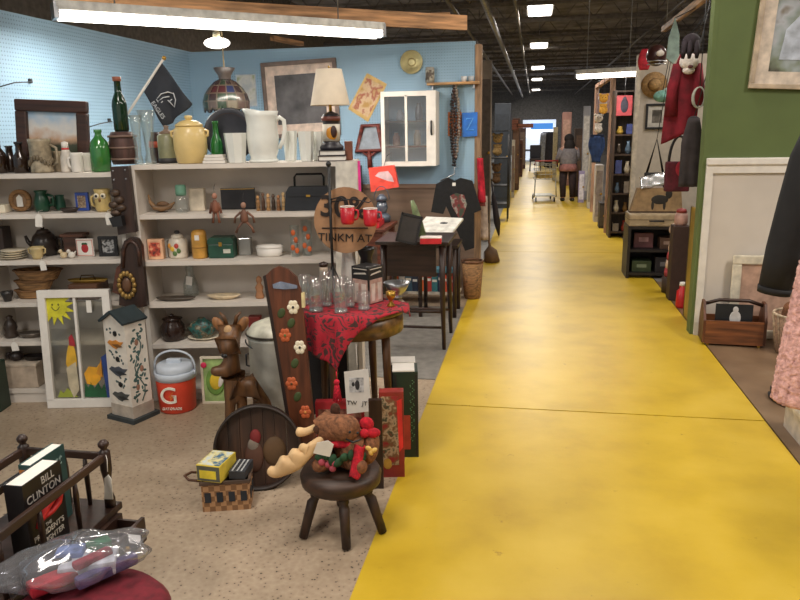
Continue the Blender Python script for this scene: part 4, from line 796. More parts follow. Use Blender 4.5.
# leaning painted board
DB = 3.26
org = at(306, 458, DB); org.z = .0
t = thing('painted_board', 'tall reddish wooden board painted with cream and orange flowers, leaning on table', 'board', org); t.rotation_euler = (-.05, 0, YAW)
BM = wood((96, 54, 34), .4, axis='Z')
kid(t, 'board', BM, lambda q: q.prism(tr([(297, 462), (264, 277), (270, 271), (277, 268), (286, 271), (295, 279), (300, 292), (318, 462)], DB, org), 0, .028))
kid(t, 'dark_edge', mat((36, 24, 20), .5), lambda q: q.prism(tr([(293.5, 462), (261, 278), (264, 277), (297, 462)], DB, org), -.002, .03))
kid(t, 'silver_band', mat((150, 160, 180), .25, .8), lambda q: q.prism(tr([(271, 286), (279, 283), (288, 285), (296, 287), (296, 290), (284, 291), (272, 290)], DB, org), -.006, .0))
for px, py, c, cc in [(292, 309, CREAM, BLACK), (299, 349, CREAM, BLACK), (284, 337, mat((186, 92, 50), .6), mat((90, 110, 60), .6)), (291, 385, mat((186, 92, 50), .6), mat((90, 60, 30), .6)), (305, 413, mat((190, 92, 52), .6), mat((220, 150, 80), .6))]:
    x, z = tr([(px, py)], DB, org)[0]; k = .0046
    f_ = kid(t, 'painted_flower', c, lambda q: [q.ball((x + 3.6 * k * math.cos(a), -.001, z + 4.6 * k * math.sin(a)), (2.9 * k, .004, 3.2 * k), n=10) for a in [2 * PI * j / 6 for j in range(6)]] + [q.ball((x, -.002, z), (3 * k, .004, 3 * k), n=10)])
    kid(f_, 'centre', cc, lambda q: q.ball((x, -.006, z), (1.3 * k, .002, 1.5 * k), n=8))
for px, py in [(290, 325), (294, 365), (297, 398), (280, 315)]:
    x, z = tr([(px, py)], DB, org)[0]; kid(t, 'painted_leaf', mat((62, 76, 40), .6), lambda q: q.ball((x, 0, z), (.018, .003, .026), n=8, rot=(0, .4, 0)))
x, z = tr([(302, 302)], DB, org)[0]; kid(t, 'hinge', mat((214, 200, 150), .5), lambda q: q.box((x, .008, z), (.014, .03, .07)))
# ------------------------------------------------------------------ small table with the red cloth
ZT = .72; DTB = 3.66; RT = .275
tc_ = col(357, DTB, 0)
TW_ = wood((112, 82, 42), .4)
t = thing('side_table', 'small round brown wooden side table under the red paisley cloth', 'table', tc_)
kid(t, 'tabletop', TW_, lambda q: q.lathe([(0, ZT - .03), (RT, ZT - .03), (RT + .004, ZT - .015), (RT, ZT), (0, ZT)], n=36))
kid(t, 'apron', TW_, lambda q: q.lathe([(RT - .03, ZT - .13), (RT - .012, ZT - .13), (RT - .012, ZT - .031), (RT - .03, ZT - .031), (RT - .03, ZT - .13)], n=36))
for a in (-.5, 1.1, 2.6, 4.2):
    kid(t, 'leg', wood((92, 62, 36), .4, axis='Z'), lambda q: q.tube([(.19 * math.cos(a), .19 * math.sin(a), ZT - .04), (.2 * math.cos(a), .2 * math.sin(a), .35), (.215 * math.cos(a), .215 * math.sin(a), 0)], [.024, .021, .014], 10))
CL = patch([(.3, (60, 40, 42)), (.40, (74, 46, 48)), (.43, (170, 34, 50)), (.55, (184, 36, 54)), (.58, (78, 50, 48)), (.8, (70, 46, 44))], 15, .85, dist=1.6)
HS = .475; cu, cv = -.13, -.075
def cloth(a, b):
    p = Vector((a - .5, b - .5)) * 2; q = Vector((cu + HS * (p.x - p.y) / 2, cv + HS * (p.x + p.y) / 2))   # diamond
    r = q.length; ex = r - RT - .008
    if ex <= 0: return (q.x, q.y, ZT + .004 + .003)
    n_ = q.normalized(); an = math.atan2(n_.y, n_.x); fold = (.012 + .02 * math.sin(an * 14)) * min(1, ex / .1)
    bend = .02
    e2 = RT + .012 + min(ex, bend) * .6 + max(0, fold)
    return (n_.x * e2, n_.y * e2, ZT + .007 - max(0, ex - .006))
m = MB(); m.sheet(cloth, 60, 60, .003)
o = tag(m.build('tablecloth', CL, None, tc_, YAW), 'red and charcoal paisley cloth draped cornerwise over the small table', 'tablecloth')
tip = Vector(cloth(0, 0)); 
kid(o, 'tassel', mat((196, 32, 54), .9, var=.25, sc=120), lambda q: [q.tube([tip + Vector((0, 0, .004)), tip + Vector((0, -.004, -.04))], .003, 6), q.ball(tip + Vector((0, -.004, -.05)), .015), q.lathe([(0, .0), (.008, 0), (.014, -.02), (.024, -.09), (0, -.095)], tip + Vector((0, -.004, -.055)), 14)] and None)
ZC = ZT + .0085
def onT(px, dd): return col(px, DTB + dd, ZC)
# glasses
def mugglass(px, dd, r, h, lab, handle=1):
    loc = onT(px, dd); s = mpp(loc)
    p = [(0, 0), (r * .8, 0), (r * .86, 1), (r * .8, 3), (r * .92, h * .5), (r, h), (r - .9, h), (r * .8, h * .5), (r * .66, 4), (0, 3.6)]
    m = MB(); m.lathe([(a * s, b * s) for a, b in p], n=18); o = tag(m.build('glass_mug' if handle else 'drinking_glass', CG2, None, loc, YAW), lab, 'glass', 'clear glassware on the red cloth')
    kid(o, 'thick_base', glass((235, 238, 240), .25, gl=.4), lambda q: q.lathe([(0, .3 * s), (r * .72 * s, .3 * s), (r * .74 * s, 2.8 * s), (0, 3 * s)], n=18))
    if handle: kid(o, 'handle', CG2, lambda q: q.tube([(r * .95 * s, 0, h * .8 * s), ((r + 4) * s, 0, h * .8 * s), ((r + 5) * s, 0, h * .5 * s), ((r + 4) * s, 0, h * .25 * s), (r * .9 * s, 0, h * .2 * s)], 1.1 * s, 8))
mugglass(316, -.17, 9, 34, 'big clear glass mug, nearest the flowered board', 1)
mugglass(341, -.2, 8.5, 36, 'big clear glass mug in the front middle of the cloth', 1)
mugglass(364, -.15, 7.5, 18, 'short clear tumbler in front of the black glassware carton', 0)
mugglass(306, -.02, 6.5, 30, 'clear glass half hidden behind the top of the flowered board', 0)
mugglass(327, -.06, 6.5, 36, 'clear tumbler behind and between the two big glass mugs', 0)
mugglass(350, -.08, 6, 26, 'small clear tumbler tucked left of the black glassware carton', 0)
loc = onT(325, .06); s = mpp(loc)
o = jar('peppermill', 'brown capped pale pepper mill standing behind the glass mugs', 'mill', 325, ZC, DTB + .08, [(4.4, 0), (5, 2), (3.4, 14), (4.4, 26), (4, 34)], mat((170, 150, 130), .5)); s = o['s']; kid(o, 'cap', DWOOD, lambda q: q.lathe([(4.4 * s, 34 * s), (4.8 * s, 37 * s), (0, 39 * s)]))
loc = onT(368, .02); s = mpp(loc)
t = thing('glassware_carton', 'black and pink carton printed with glasses on the red cloth', 'box', loc, YAW - R(38)); bw, bh = 22 * s, 37 * s
kid(t, 'carton', mat((34, 32, 32), .5), lambda q: q.box((0, 0, bh / 2), (bw, bw, bh), bev=.002))
for rz_ in (0, PI / 2):
    M_ = Matrix.Rotation(rz_, 4, 'Z')
    pr = kid(t, 'printed_panel', mat((186, 152, 140), .5, var=.15, sc=30), lambda q: q.prism([(-bw * .43, .02 * bh), (bw * .43, .02 * bh), (bw * .43, bh * .66), (-bw * .43, bh * .66)], -bw / 2 - .002, -bw / 2, M=M_))
    kid(pr, 'printed_glass', mat((214, 200, 190), .5), lambda q: [q.prism([(x0 - bw * .1, .08 * bh), (x0 + bw * .1, .08 * bh), (x0 + bw * .14, bh * .55), (x0 - bw * .14, bh * .55)], -bw / 2 - .0032, -bw / 2 - .001, M=M_) for x0 in (-bw * .22, bw * .22)])
    kid(t, 'printed_banner', mat((196, 190, 180), .5), lambda q: [q.prism([(-bw * .38, bh * .78), (bw * .38, bh * .82), (bw * .3, bh * .86), (-bw * .3, bh * .82)], -bw / 2 - .0022, -bw / 2, M=M_), q.prism([(-bw * .4, bh * .93), (bw * .4, bh * .93), (bw * .4, bh * .95), (-bw * .4, bh * .95)], -bw / 2 - .0022, -bw / 2, M=M_)] and None)
o = jar('silver_bowl', 'shallow shiny silver bowl at the right rim of small table', 'bowl', 397, ZC, DTB + .09, [(5, 0), (6, 1.5), (4, 3), (9, 8), (13.5, 16), (13, 16.2), (8.4, 9.5), (0, 6)], STEEL, n=24)
o = jar('brass_candle_cup', 'small brass cup between black carton and silver bowl', 'cup', 391, ZC, DTB - .09, [(4, 0), (4.4, 1), (1.6, 4), (2, 6), (4.6, 10), (4.8, 15), (4, 15), (3.6, 10), (0, 8)], BRASS, n=16)
# sign, cup stand
DS = 3.66
loc = onT(334, .0); s = mpp(loc); org = col(334, DTB + .02, ZC)
t = thing('mug_tree', 'tall thin dark iron stand rising behind the glassware with hooks', 'stand', org)
zz_top = tr([(333, 164)], DTB + .02, org)[0][1]
kid(t, 'pole', BLACK, lambda q: q.tube([(0, 0, .03), (0, 0, zz_top)], .0075, 8)); kid(t, 'finial', BLACK, lambda q: q.ball((0, 0, zz_top), .014))
for k in range(3):
    a = 2 * PI * k / 3 + .6; kid(t, 'leg', BLACK, lambda q: q.tube([(0, 0, .2), (.035 * math.cos(a), .035 * math.sin(a), .12), (.05 * math.cos(a), .05 * math.sin(a), .004)], .004, 6))
hk = tr([(347, 203), (370, 205)], DTB - .04, org)
for x, z in hk: kid(t, 'hook', BLACK, lambda q: q.tube([(0, 0, z + .012), (x * .6, -.045, z + .03), (x - .005, -.06, z + .012), (x + .004, -.062, z + .02)], .003, 6))
loc = at(345, 256, DTB + .055); so = loc
t = thing('discount_sign', 'round brown cardboard sign with hand lettered percent discount', 'sign', loc)
rs = tr([(377, 222), (314, 222), (345, 187)], DTB + .055, so); rr = (rs[0][0] - rs[1][0]) / 2
kid(t, 'disc', CARD, lambda q: q.prism(ell((rs[0][0] + rs[1][0]) / 2, rs[2][1] - rr * 1.05, rr, rr * 1.05, 36), 0, .006))
INK = mat((36, 28, 26), .7)
x, z = tr([(344, 208)], DTB + .055, so)[0]; text('lettering', '30%', .15, INK, t, (x, -.002, z), (PI / 2, R(4), 0), .002, sx=1.0, bold=.003)
x, z = tr([(345, 238)], DTB + .055, so)[0]; text('lettering', 'TINKM AT', .058, INK, t, (x, -.002, z), (PI / 2, R(3), 0), .002, sx=1.05)
x0, z0 = tr([(322, 228)], DTB + .055, so)[0]; x1, z1 = tr([(368, 228)], DTB + .055, so)[0]; kid(t, 'underline', INK, lambda q: q.tube([(x0, -.002, z0), (x1, -.002, z1)], .0035, 5))
for (x, z), lab in zip(hk, ['left red mug hanging on the iron stand before the sign', 'right red mug hanging on the iron stand before the sign']):
    mo = org + rh * (x + (.0)) + fh * (-.06) + Vector((0, 0, z - .105)); k = .0053
    o = thing('red_mug', lab, 'mug', mo, YAW, 'red mugs on the iron stand')
    kid(o, 'bowl', mat((190, 34, 48), .35), lambda q: q.lathe([(0, 0), (.028, 0), (.034, .012), (.036, .085), (.033, .085), (.031, .014), (0, .01)], n=22))
    kid(o, 'handle', mat((190, 34, 48), .35), lambda q: q.tube([(.034, 0, .07), (.052, 0, .068), (.056, 0, .045), (.05, 0, .025), (.034, 0, .02)], .005, 8))
    kid(o, 'white_rim', WHITE, lambda q: q.lathe([(.0325, .0852), (.0363, .0852), (.0363, .09), (.0325, .09), (.0325, .0852)], n=22))
o = jar('white_vase', 'white ribbed vase standing under the round cardboard sign', 'vase', 350, ZC, DTB + .17, [(6.5, 0), (7.5, 4), (8.4, 20), (7, 34), (6.4, 44), (8, 49)], WHITE, hollow=True)
o = jar('black_vase', 'black glazed vase with a small price tag, right of white vase', 'vase', 367, ZC, DTB + .16, [(5.5, 0), (6.5, 4), (7.4, 24), (5.5, 38), (8.5, 46), (8.5, 49)], mat((28, 26, 28), .3), hollow=True); s = o['s']
kid(o, 'tag', TAN, lambda q: q.prism([(6 * s, 16 * s), (11 * s, 16 * s), (11 * s, 24 * s), (8.5 * s, 28 * s), (6 * s, 24 * s)], -.05, -.047))
# ------------------------------------------------------------------ stool, moose, basket, boxes in front of the table
sc_ = fl(343, 526); sc_.z = 0; s = mpp(sc_); ZS = .265; RS = .162
SW = wood((62, 42, 30), .5)
t = thing('milking_stool', 'low round dark wooden stool with splayed turned legs carrying the plush moose', 'stool', sc_)
kid(t, 'seat', SW, lambda q: q.lathe([(0, ZS - .07), (RS * .9, ZS - .07), (RS, ZS - .055), (RS + .004, ZS - .02), (RS - .008, ZS), (0, ZS)], n=36))
for a in (-2.62, -1.42, -.35, 1.7):
    c_, s_ = math.cos(a), math.sin(a)
    kid(t, 'leg', wood((56, 38, 28), .5, axis='Z'), lambda q: q.tube([(.1 * c_, .1 * s_, ZS - .06), (.118 * c_, .118 * s_, .17), (.12 * c_, .12 * s_, .16), (.13 * c_, .13 * s_, .15), (.178 * c_, .178 * s_, .005)], [.02, .022, .017, .022, .018], 10))
FUR = mat((124, 82, 56), .95, var=.25, sc=60, bump=.6); ANT = mat((222, 186, 138), .8, var=.06); FD = mat((70, 44, 30), .95, var=.25, sc=60, bump=.5)
mo = sc_ + Vector((0, 0, ZS + .006))
t = thing('plush_moose', 'brown plush moose with cream antlers and red scarf lying on the stool', 'plush toy', mo)
k = .0043
S = lambda x, y, z: (x * k, y * k, z * k)
skin('body', [S(8, 2, 20), S(24, 2, 20), S(38, 0, 18), S(-10, 2, 14), S(6, 6, 24), S(4, 4, 34), S(14, -16, 11), S(24, -28, 10), S(-14, -14, 9), S(-24, -22, 10)], [(0, 1), (1, 2), (0, 3), (0, 4), (4, 5), (0, 6), (6, 7), (3, 8), (8, 9)], [x * k for x in [18, 20, 16, 15, 15, 13, 8, 7, 8, 7]], FUR, t)
hd = skin('head', [S(-2, 0, 40), S(8, -10, 43), S(17, -17, 41), S(-12, 4, 37)], [(0, 1), (1, 2), (0, 3)], [x * k for x in [14, 13, 11.5, 9]], FUR, t)
kid(hd, 'mouth', BLACK, lambda q: q.tube([S(8, -23.5, 38), S(15, -28.5, 37), S(22, -25.5, 38.5)], [.8 * k, 1.1 * k, .8 * k], 6))
for x, z in ((12, 46), (19, 45)): kid(hd, 'nostril', BLACK, lambda q: q.ball(S(x, -26.5, z), 1.3 * k))
for x, y in ((-6, -12), (3, -6)): kid(hd, 'eye', BLACK, lambda q: q.ball(S(x, y, 52 if x > 0 else 46), 1.8 * k))
kid(hd, 'ear', FD, lambda q: q.ball(S(-17, -6, 40), S(7, 3, 5), rot=(0, .4, .3))); kid(hd, 'ear', FD, lambda q: q.ball(S(-4, 12, 52), S(5, 3, 7)))
skin('antler', [S(-14, -8, 33), S(-26, -14, 24), S(-36, -18, 17), S(-45, -20, 11), S(-60, -22, 5), S(-45, -22, 25), S(-55, -22, 18), S(-65, -22, 10), S(-35, -20, 30)], [(0, 1), (1, 2), (2, 3), (3, 4), (2, 5), (3, 6), (4, 7), (1, 8)], [x * k for x in [4.5, 5.5, 8.5, 9, 6, 4.6, 4.8, 4.6, 4.4]], ANT, hd)
skin('antler', [S(-12, 2, 44), S(-22, 0, 40), S(-32, -3, 36), S(-41, -4, 38)], [(0, 1), (1, 2), (2, 3)], [x * k for x in [4, 3.6, 4, 6.4]], ANT, hd)
SC = mat((176, 26, 42), .95, var=.2, sc=80)
sf = kid(t, 'scarf', SC, lambda q: q.tube([S(-10, -13, 27), S(0, -14, 29), S(10, -13, 28), S(18, -7, 29), S(20, 4, 32), S(12, 16, 32), S(0, 18, 32), S(-10, 12, 30)], [3.8 * k] * 8, 10, closed=True))
kid(sf, 'scarf_end', SC, lambda q: q.sheet(lambda u_, v_: S(16 + 8 * u_ - 5 * v_, -16 - 12 * v_ - 4 * math.sin(PI * u_), 29 - 26 * v_ + 1.5 * math.sin(6 * u_)), 6, 12, .006)); kid(sf, 'bow', SC, lambda q: [q.ball(S(26, -4, 44), S(7, 4, 7)), q.ball(S(31, -6, 36), S(8, 4, 5)), q.ball(S(24, -9, 37), S(4.5, 4, 4.5))] and None)
hl = kid(t, 'holly_wreath', mat((34, 70, 44), .8), lambda q: [q.ball(S(-16 + 5.6 * j, -20 - 5 * math.sin(j * .55) , 19 + 3 * math.sin(j * 1.7)), S(6, 2.4, 4), n=8, rot=(0, j * .9, .2 * j)) for j in range(8)] and None)
kid(hl, 'flowers', mat((176, 76, 92), .8), lambda q: [q.ball(S(x, -25 + y, z), S(3.4, 2.4, 3.4), n=8) for x, y, z in ((-15, 3, 15), (-9, 2, 13), (-3, 0, 15), (-5, 0, 10))] and None); kid(hl, 'golden_bow', mat((206, 170, 90), .6), lambda q: [q.ball(S(x, -20, z), S(3.4, 2, 2.2), n=8, rot=(0, a, 0)) for x, z, a in ((28, 27, .5), (33, 25, -.5), (30, 23, 1.2))] and None)
kid(t, 'paper_tag', PAPER, lambda q: q.prism([S(-22, 0, 26)[::2], S(-7, 0, 22)[::2], S(-3, 0, 34)[::2], S(-8, 0, 38)[::2], S(-18, 0, 36)[::2]], -26 * k, -25.4 * k))
# leaning round wooden lid with relief
org = fl(260, 486); org.z = 0; s = mpp(org)
t = thing('round_barrel_lid', 'dark round planked barrel lid with painted santa leaning behind the basket', 'barrel lid', org, YAW + .12); t.rotation_euler = (-.2, 0, YAW + .12)
RL = 40 * s; DWK = wood((68, 46, 33), .5, axis='Z')
def lid(q):
    n = 7
    for j in range(n):
        x0 = -RL + 2 * RL * j / n + .001; x1 = -RL + 2 * RL * (j + 1) / n - .001
        top = [(x0 + (x1 - x0) * i / 6, RL + math.sqrt(max(0, RL * RL - (x0 + (x1 - x0) * i / 6) ** 2))) for i in range(7)]
        bot = [(x, 2 * RL - z) for x, z in top[::-1]]
        pts = []
        for p in top + bot:
            if not pts or (abs(pts[-1][0] - p[0]) + abs(pts[-1][1] - p[1])) > 1e-5: pts.append(p)
        q.prism(pts, 0, .03)
kid(t, 'planks', DWK, lid); kid(t, 'rim', wood((40, 28, 22), .5), lambda q: q.lathe([(RL, -.012), (RL + .012, -.012), (RL + .012, .05), (RL, .05), (RL, -.012)], (0, 0, RL), 40, rot=(PI / 2, 0, 0)))
sa = kid(t, 'painted_santa', mat((84, 54, 40), .6), lambda q: q.ball((-.02, 0, RL * .75), (.045, .014, .075)))
kid(sa, 'hat', mat((120, 36, 36), .7), lambda q: q.ball((-.01, -.004, RL * 1.25), (.026, .01, .036))); kid(sa, 'beard', mat((126, 114, 102), .8), lambda q: q.ball((-.022, -.004, RL * 1.04), (.026, .01, .034)))
kid(t, 'painted_sack', mat((90, 66, 40), .7), lambda q: q.ball((.075, 0, RL * .85), (.055, .014, .07)))
# basket with boxes
org = fl(229, 503); s = mpp(org); org.z = 0
t = thing('splint_basket', 'small tan woven basket with dark checks holding two boxes', 'basket', org, YAW + .1)
def weave():
    m, nt, N, L, b = base('splint'); tc = N.new('ShaderNodeTexCoord'); ck = N.new('ShaderNodeTexChecker'); ck.inputs['Scale'].default_value = 42
    L.new(tc.outputs['Object'], ck.inputs['Vector']); ck.inputs['Color1'].default_value = lin((180, 138, 98)); ck.inputs['Color2'].default_value = lin((134, 98, 66)); L.new(ck.outputs['Color'], b.inputs['Base Color']); b.inputs['Roughness'].default_value = .8; return m
WV = weave(); bw, bd, bh = 46 * s, 30 * s, 30 * s
kid(t, 'body', WV, lambda q: [q.box((0, sy * (bd / 2 - .003), bh / 2), (bw, .006, bh)) for sy in (-1, 1)] + [q.box((sx * (bw / 2 - .003), 0, bh / 2), (.006, bd - .012, bh)) for sx in (-1, 1)] + [q.box((0, 0, .004), (bw - .012, bd - .012, .006))] and None)
kid(t, 'rim', wood((90, 70, 56), .7), lambda q: [q.box((0, sy * (bd / 2), bh), (bw + .012, .012, .016), bev=.003) for sy in (-1, 1)] + [q.box((sx * bw / 2, 0, bh), (.012, bd, .016), bev=.003) for sx in (-1, 1)] and None)
for j in range(4): kid(t, 'dark_check', mat((40, 44, 50), .8), lambda q: q.box((-bw / 2 + bw * (j * .25 + .125), -bd / 2 - .001, bh * .5), (bw * .13, .005, bh * .34)))
for j in range(2): kid(t, 'dark_check', mat((40, 44, 50), .8), lambda q: q.box((bw / 2 + .001, -bd * .25 + j * bd * .5, bh * .5), (.005, bd * .26, bh * .34)))
kid(t, 'handle', wood((88, 58, 40), .6), lambda q: q.tube([(-bw / 2, -bd * .3, bh), (-bw / 2 - 12 * s, -bd * .34, bh + 3 * s), (-bw / 2 - 17 * s, -bd * .1, bh + 4 * s), (-bw / 2 - 12 * s, bd * .2, bh + 3 * s), (-bw / 2, bd * .3, bh)], .006, 6))
kid(t, 'liner', mat((70, 62, 58), .9), lambda q: q.box((0, 0, bh * .7), (bw - .016, bd - .016, .01)))
bo = org + Vector((0, 0, bh + .0095))
ca = math.cos(YAW + .1); sa_ = math.sin(YAW + .1)
def bl(x, y): return bo + Vector((x * ca - y * sa_, x * sa_ + y * ca, 0))
t = thing('card_box', 'yellow and blue boxed card set on the woven basket, left one', 'box', bl(-9 * s, 0), YAW - .25); w_, d_, h_ = 25 * s, 34 * s, 17 * s
kid(t, 'carton', mat((216, 192, 70), .5), lambda q: q.box((0, 0, h_ / 2), (w_, d_, h_), bev=.002)); kid(t, 'lid_print', patch([(.4, (70, 110, 140)), (.5, (226, 214, 150)), (.6, (200, 210, 210))], 22), lambda q: q.box((0, 0, h_ + .0005), (w_ * .92, d_ * .92, .002)))
kid(t, 'side_panel', mat((90, 92, 80), .5), lambda q: q.box((0, -d_ / 2 - .0004, h_ * .5), (w_ * .96, .001, h_ * .9))); kid(t, 'label', mat((228, 206, 60), .5), lambda q: q.box((-.02 * w_, -d_ / 2 - .0012, h_ * .45), (w_ * .7, .001, h_ * .5)))
t = thing('slide_box', 'dark grey striped box on the woven basket, right of yellow box', 'box', bl(14.5 * s, 0), YAW - .1); w2, d2, h2 = 16 * s, 28 * s, 8 * s
kid(t, 'carton', mat((52, 54, 58), .5), lambda q: q.box((0, 0, h2 / 2), (w2, d2, h2), bev=.002))
kid(t, 'stripe', mat((168, 170, 170), .5), lambda q: [q.box((x * s, 0, h2 + .0004), (1.6 * s, d2 * .9, .001)) for x in (-5, 0, 4)] and None)
# cartons and panels under the table
def upright(name, label, cat, px0, px1, py0, py1, d, dep, m, rz=0.0):
    a = at((px0 + px1) / 2, py1, d); a.z = 0; k = mpp(a); w = (px1 - px0) * k; h = at((px0 + px1) / 2, py0, d).z
    t = thing(name, label, cat, a, YAW + rz); kid(t, 'carton', m, lambda q: q.box((0, dep / 2, h / 2), (w, dep, h), bev=.002)); return t, w, h
t, w, h = upright('narrow_plank', 'narrow dark brown wooden plank standing upright behind the plush moose', 'plank', 371, 384, 400, 494, 3.02, .025, DWOODZ)
t, w, h = upright('red_game_box', 'red board game box with printed holiday picture, standing beside brown panel', 'box', 381, 405, 392, 482, 3.13, .055, mat((142, 44, 38), .5))
kid(t, 'printed_front', patch([(.38, (150, 40, 40)), (.48, (120, 90, 60)), (.54, (190, 160, 130)), (.6, (60, 70, 50)), (.7, (160, 50, 44))], 16), lambda q: q.box((-.01, -.001, h * .55), (w * .72, .002, h * .8))); kid(t, 'red_stripe', mat((214, 46, 44), .5), lambda q: q.prism([(w * .28, h * .3), (w * .46, h * .36), (w * .42, h * .92), (w * .22, h * .9)], -.003, -.001)); kid(t, 'seal', mat((190, 146, 60), .5), lambda q: q.ball((-w * .2, -.001, h * .17), (.022, .002, .03)))
t, w, h = upright('green_tree_box', 'tall dark green carton with white flaps beside the yellow aisle', 'box', 395, 419, 372, 464, 3.34, .14, mat((26, 44, 32), .5))
kid(t, 'flap', WHITE, lambda q: q.box((-.01, .06, h + .004), (w * .9, .12, .006))); kid(t, 'black_frame', BLACK, lambda q: [q.box((x, -.001, h * .5), (.012, .002, h * .94)) for x in (-w * .42, w * .42)] and None); kid(t, 'red_panel', mat((170, 60, 46), .5), lambda q: q.box((-.01, -.0012, h * .3), (w * .5, .002, h * .4))); kid(t, 'speckles', mat((90, 130, 90), .6), lambda q: [q.ball((w * .25 + .01 * math.sin(j * 5), -.001, h * (.2 + .018 * j)), (.003, .001, .003), n=6) for j in range(40)] and None)
t, w, h = upright('black_carton', 'black edged carton with white lid behind the green carton', 'box', 388, 416, 365, 440, 3.6, .1, mat((40, 40, 42), .5)); kid(t, 'lid', WHITE, lambda q: q.box((0, .05, h + .008), (w + .004, .104, .014)))
t, w, h = upright('black_case', 'tall black case in the shadow under the small table', 'case', 308, 350, 346, 436, 3.93, .12, BLACK); kid(t, 'latch', STEEL, lambda q: q.box((0, -.003, h * .8), (.03, .006, .02)))
t, w, h = upright('red_toy_box', 'wide red picture box under the table behind the flowered board', 'box', 318, 366, 402, 470, 3.385, .05, mat((176, 40, 48), .5))
kid(t, 'printed_front', patch([(.4, (190, 60, 70)), (.52, (150, 110, 90)), (.6, (110, 40, 40))], 14), lambda q: q.box((0, -.001, h * .5), (w * .88, .002, h * .74)))
# photo tag hanging off the table edge
D_ = 3.3; org = at(357, 414, D_)
t = thing('photo_tag', 'white card tag with grey photo hanging on string before the table', 'tag', org); P_ = tr([(344, 372), (368, 369), (372, 411), (347, 414)], D_, org)
kid(t, 'card', PAPER, lambda q: q.prism(P_, 0, .003))
x, z = tr([(356.5, 385)], D_, org)[0]; ph = kid(t, 'photo', mat((176, 176, 176), .6, var=.3, sc=40), lambda q: q.box((x, -.0006, z), (.07, .001, .075))); kid(ph, 'dark_figure', CHAR, lambda q: [q.ball((x + .004, -.001, z), (.012, .001, .026), n=8), q.ball((x - .016, -.001, z + .004), (.008, .001, .012), n=8)] and None)
x, z = tr([(357, 402)], D_, org)[0]; text('lettering', 'TW   JT', .03, CHAR, t, (x, -.002, z - .006), (PI / 2, R(4), 0), .001)
x, z = tr([(357, 370)], D_, org)[0]; kid(t, 'string', PAPER, lambda q: q.tube([(x, 0, z), (x, .01, z + .05), (x - .004, .05, z + .115)], .0012, 4))
# ------------------------------------------------------------------ foreground book trough table
X0, X1, YE, ZR, ZB_ = -1.615, -1.325, 1.915, .605, .43
t = thing('book_trough', 'dark wooden book trough table with finial posts and spindles, lower left corner', 'table', (-1.45, 1.35, 0), 0)
def L3(x, y, z): return (x + 1.45, y - 1.35, z)
kid(t, 'tray', DWOOD, lambda q: q.box(L3(-1.47, 1.41, ZB_ - .012), (.33, 1.08, .024), bev=.004))
def post(q, x, y):
    q.lathe([(0, ZB_), (.017, ZB_), (.017, ZB_ + .03), (.011, ZB_ + .05), (.013, ZB_ + .1), (.018, ZB_ + .13), (.018, ZR + .015), (.012, ZR + .022), (.009, ZR + .026), (.017, ZR + .037), (.017, ZR + .045), (.009, ZR + .055), (0, ZR + .056)], (L3(x, y, 0)[0], L3(x, y, 0)[1], 0), 14)
for x in (X0, X1):
    for y in (YE, .95): kid(t, 'post', DWOOD, lambda q: post(q, x, y))
for x in (X0, X1):
    for z in ((ZR, ZR - .075) if x == X0 else (ZR,)): kid(t, 'rail', wood((56, 38, 30), .4, axis='Y'), lambda q: q.box(L3(x, (YE + .95) / 2, z), (.016, YE - .95 - .03, .026), bev=.004))
kid(t, 'end_rail', DWOOD, lambda q: q.box(L3((X0 + X1) / 2, YE, ZR), (X1 - X0 - .03, .016, .024), bev=.004))
for j in range(3): kid(t, 'spindle', DWOOD, lambda q: q.tube([L3(X0 + (X1 - X0) * (j + 1) / 4, YE, ZB_), L3(X0 + (X1 - X0) * (j + 1) / 4, YE, ZR - .05), L3(X0 + (X1 - X0) * (j + 1) / 4, YE, ZR - .012)], [.007, .009, .006], 8))
for j in range(4): kid(t, 'spindle', DWOOD, lambda q: q.tube([L3(X1, YE - .16 * (j + 1), ZB_), L3(X1, YE - .16 * (j + 1), ZR - .05), L3(X1, YE - .16 * (j + 1), ZR - .012)], [.007, .009, .006], 8))
kid(t, 'drawer_case', DWOOD, lambda q: q.box(L3(-1.45, 1.4, ZB_ - .075), (.32, 1.04, .1)))
dr = kid(t, 'drawer', wood((54, 36, 28), .45), lambda q: [q.box(L3(-1.205, 1.78, ZB_ - .06), (.012, .24, .08)), q.box(L3(-1.25, 1.895, ZB_ - .065), (.085, .01, .065)), q.box(L3(-1.25, 1.665, ZB_ - .065), (.085, .01, .065)), q.box(L3(-1.25, 1.78, ZB_ - .095), (.085, .22, .006))] and None)
kid(dr, 'knob', BRASS, lambda q: q.ball(L3(-1.193, 1.78, ZB_ - .06), .01))
for x in (X0 + .01, X1 - .01):
    for y in (1.86, 1.0): kid(t, 'leg', DWOODZ, lambda q: q.lathe([(0, 0), (.014, 0), (.02, .1), (.014, .2), (.024, .26), (.02, ZB_ - .12), (0, ZB_ - .12)], (L3(x, y, 0)[0], L3(x, y, 0)[1], 0), 12))
kid(t, 'price_tag', PAPER, lambda q: q.prism([(.1, -.075), (.13, -.07), (.126, 0), (.115, .014), (.102, 0)], 0, .002, M=Matrix.Translation((.034, 1.885 - 1.35, ZR - .05)) @ Matrix.Rotation(.1, 4, 'Y')))
kid(t, 'tag_string', PAPER, lambda q: q.tube([(.149, .536, ZR - .038), (.146, .545, ZR), (.128, .563, ZR + .022)], .0012, 4))
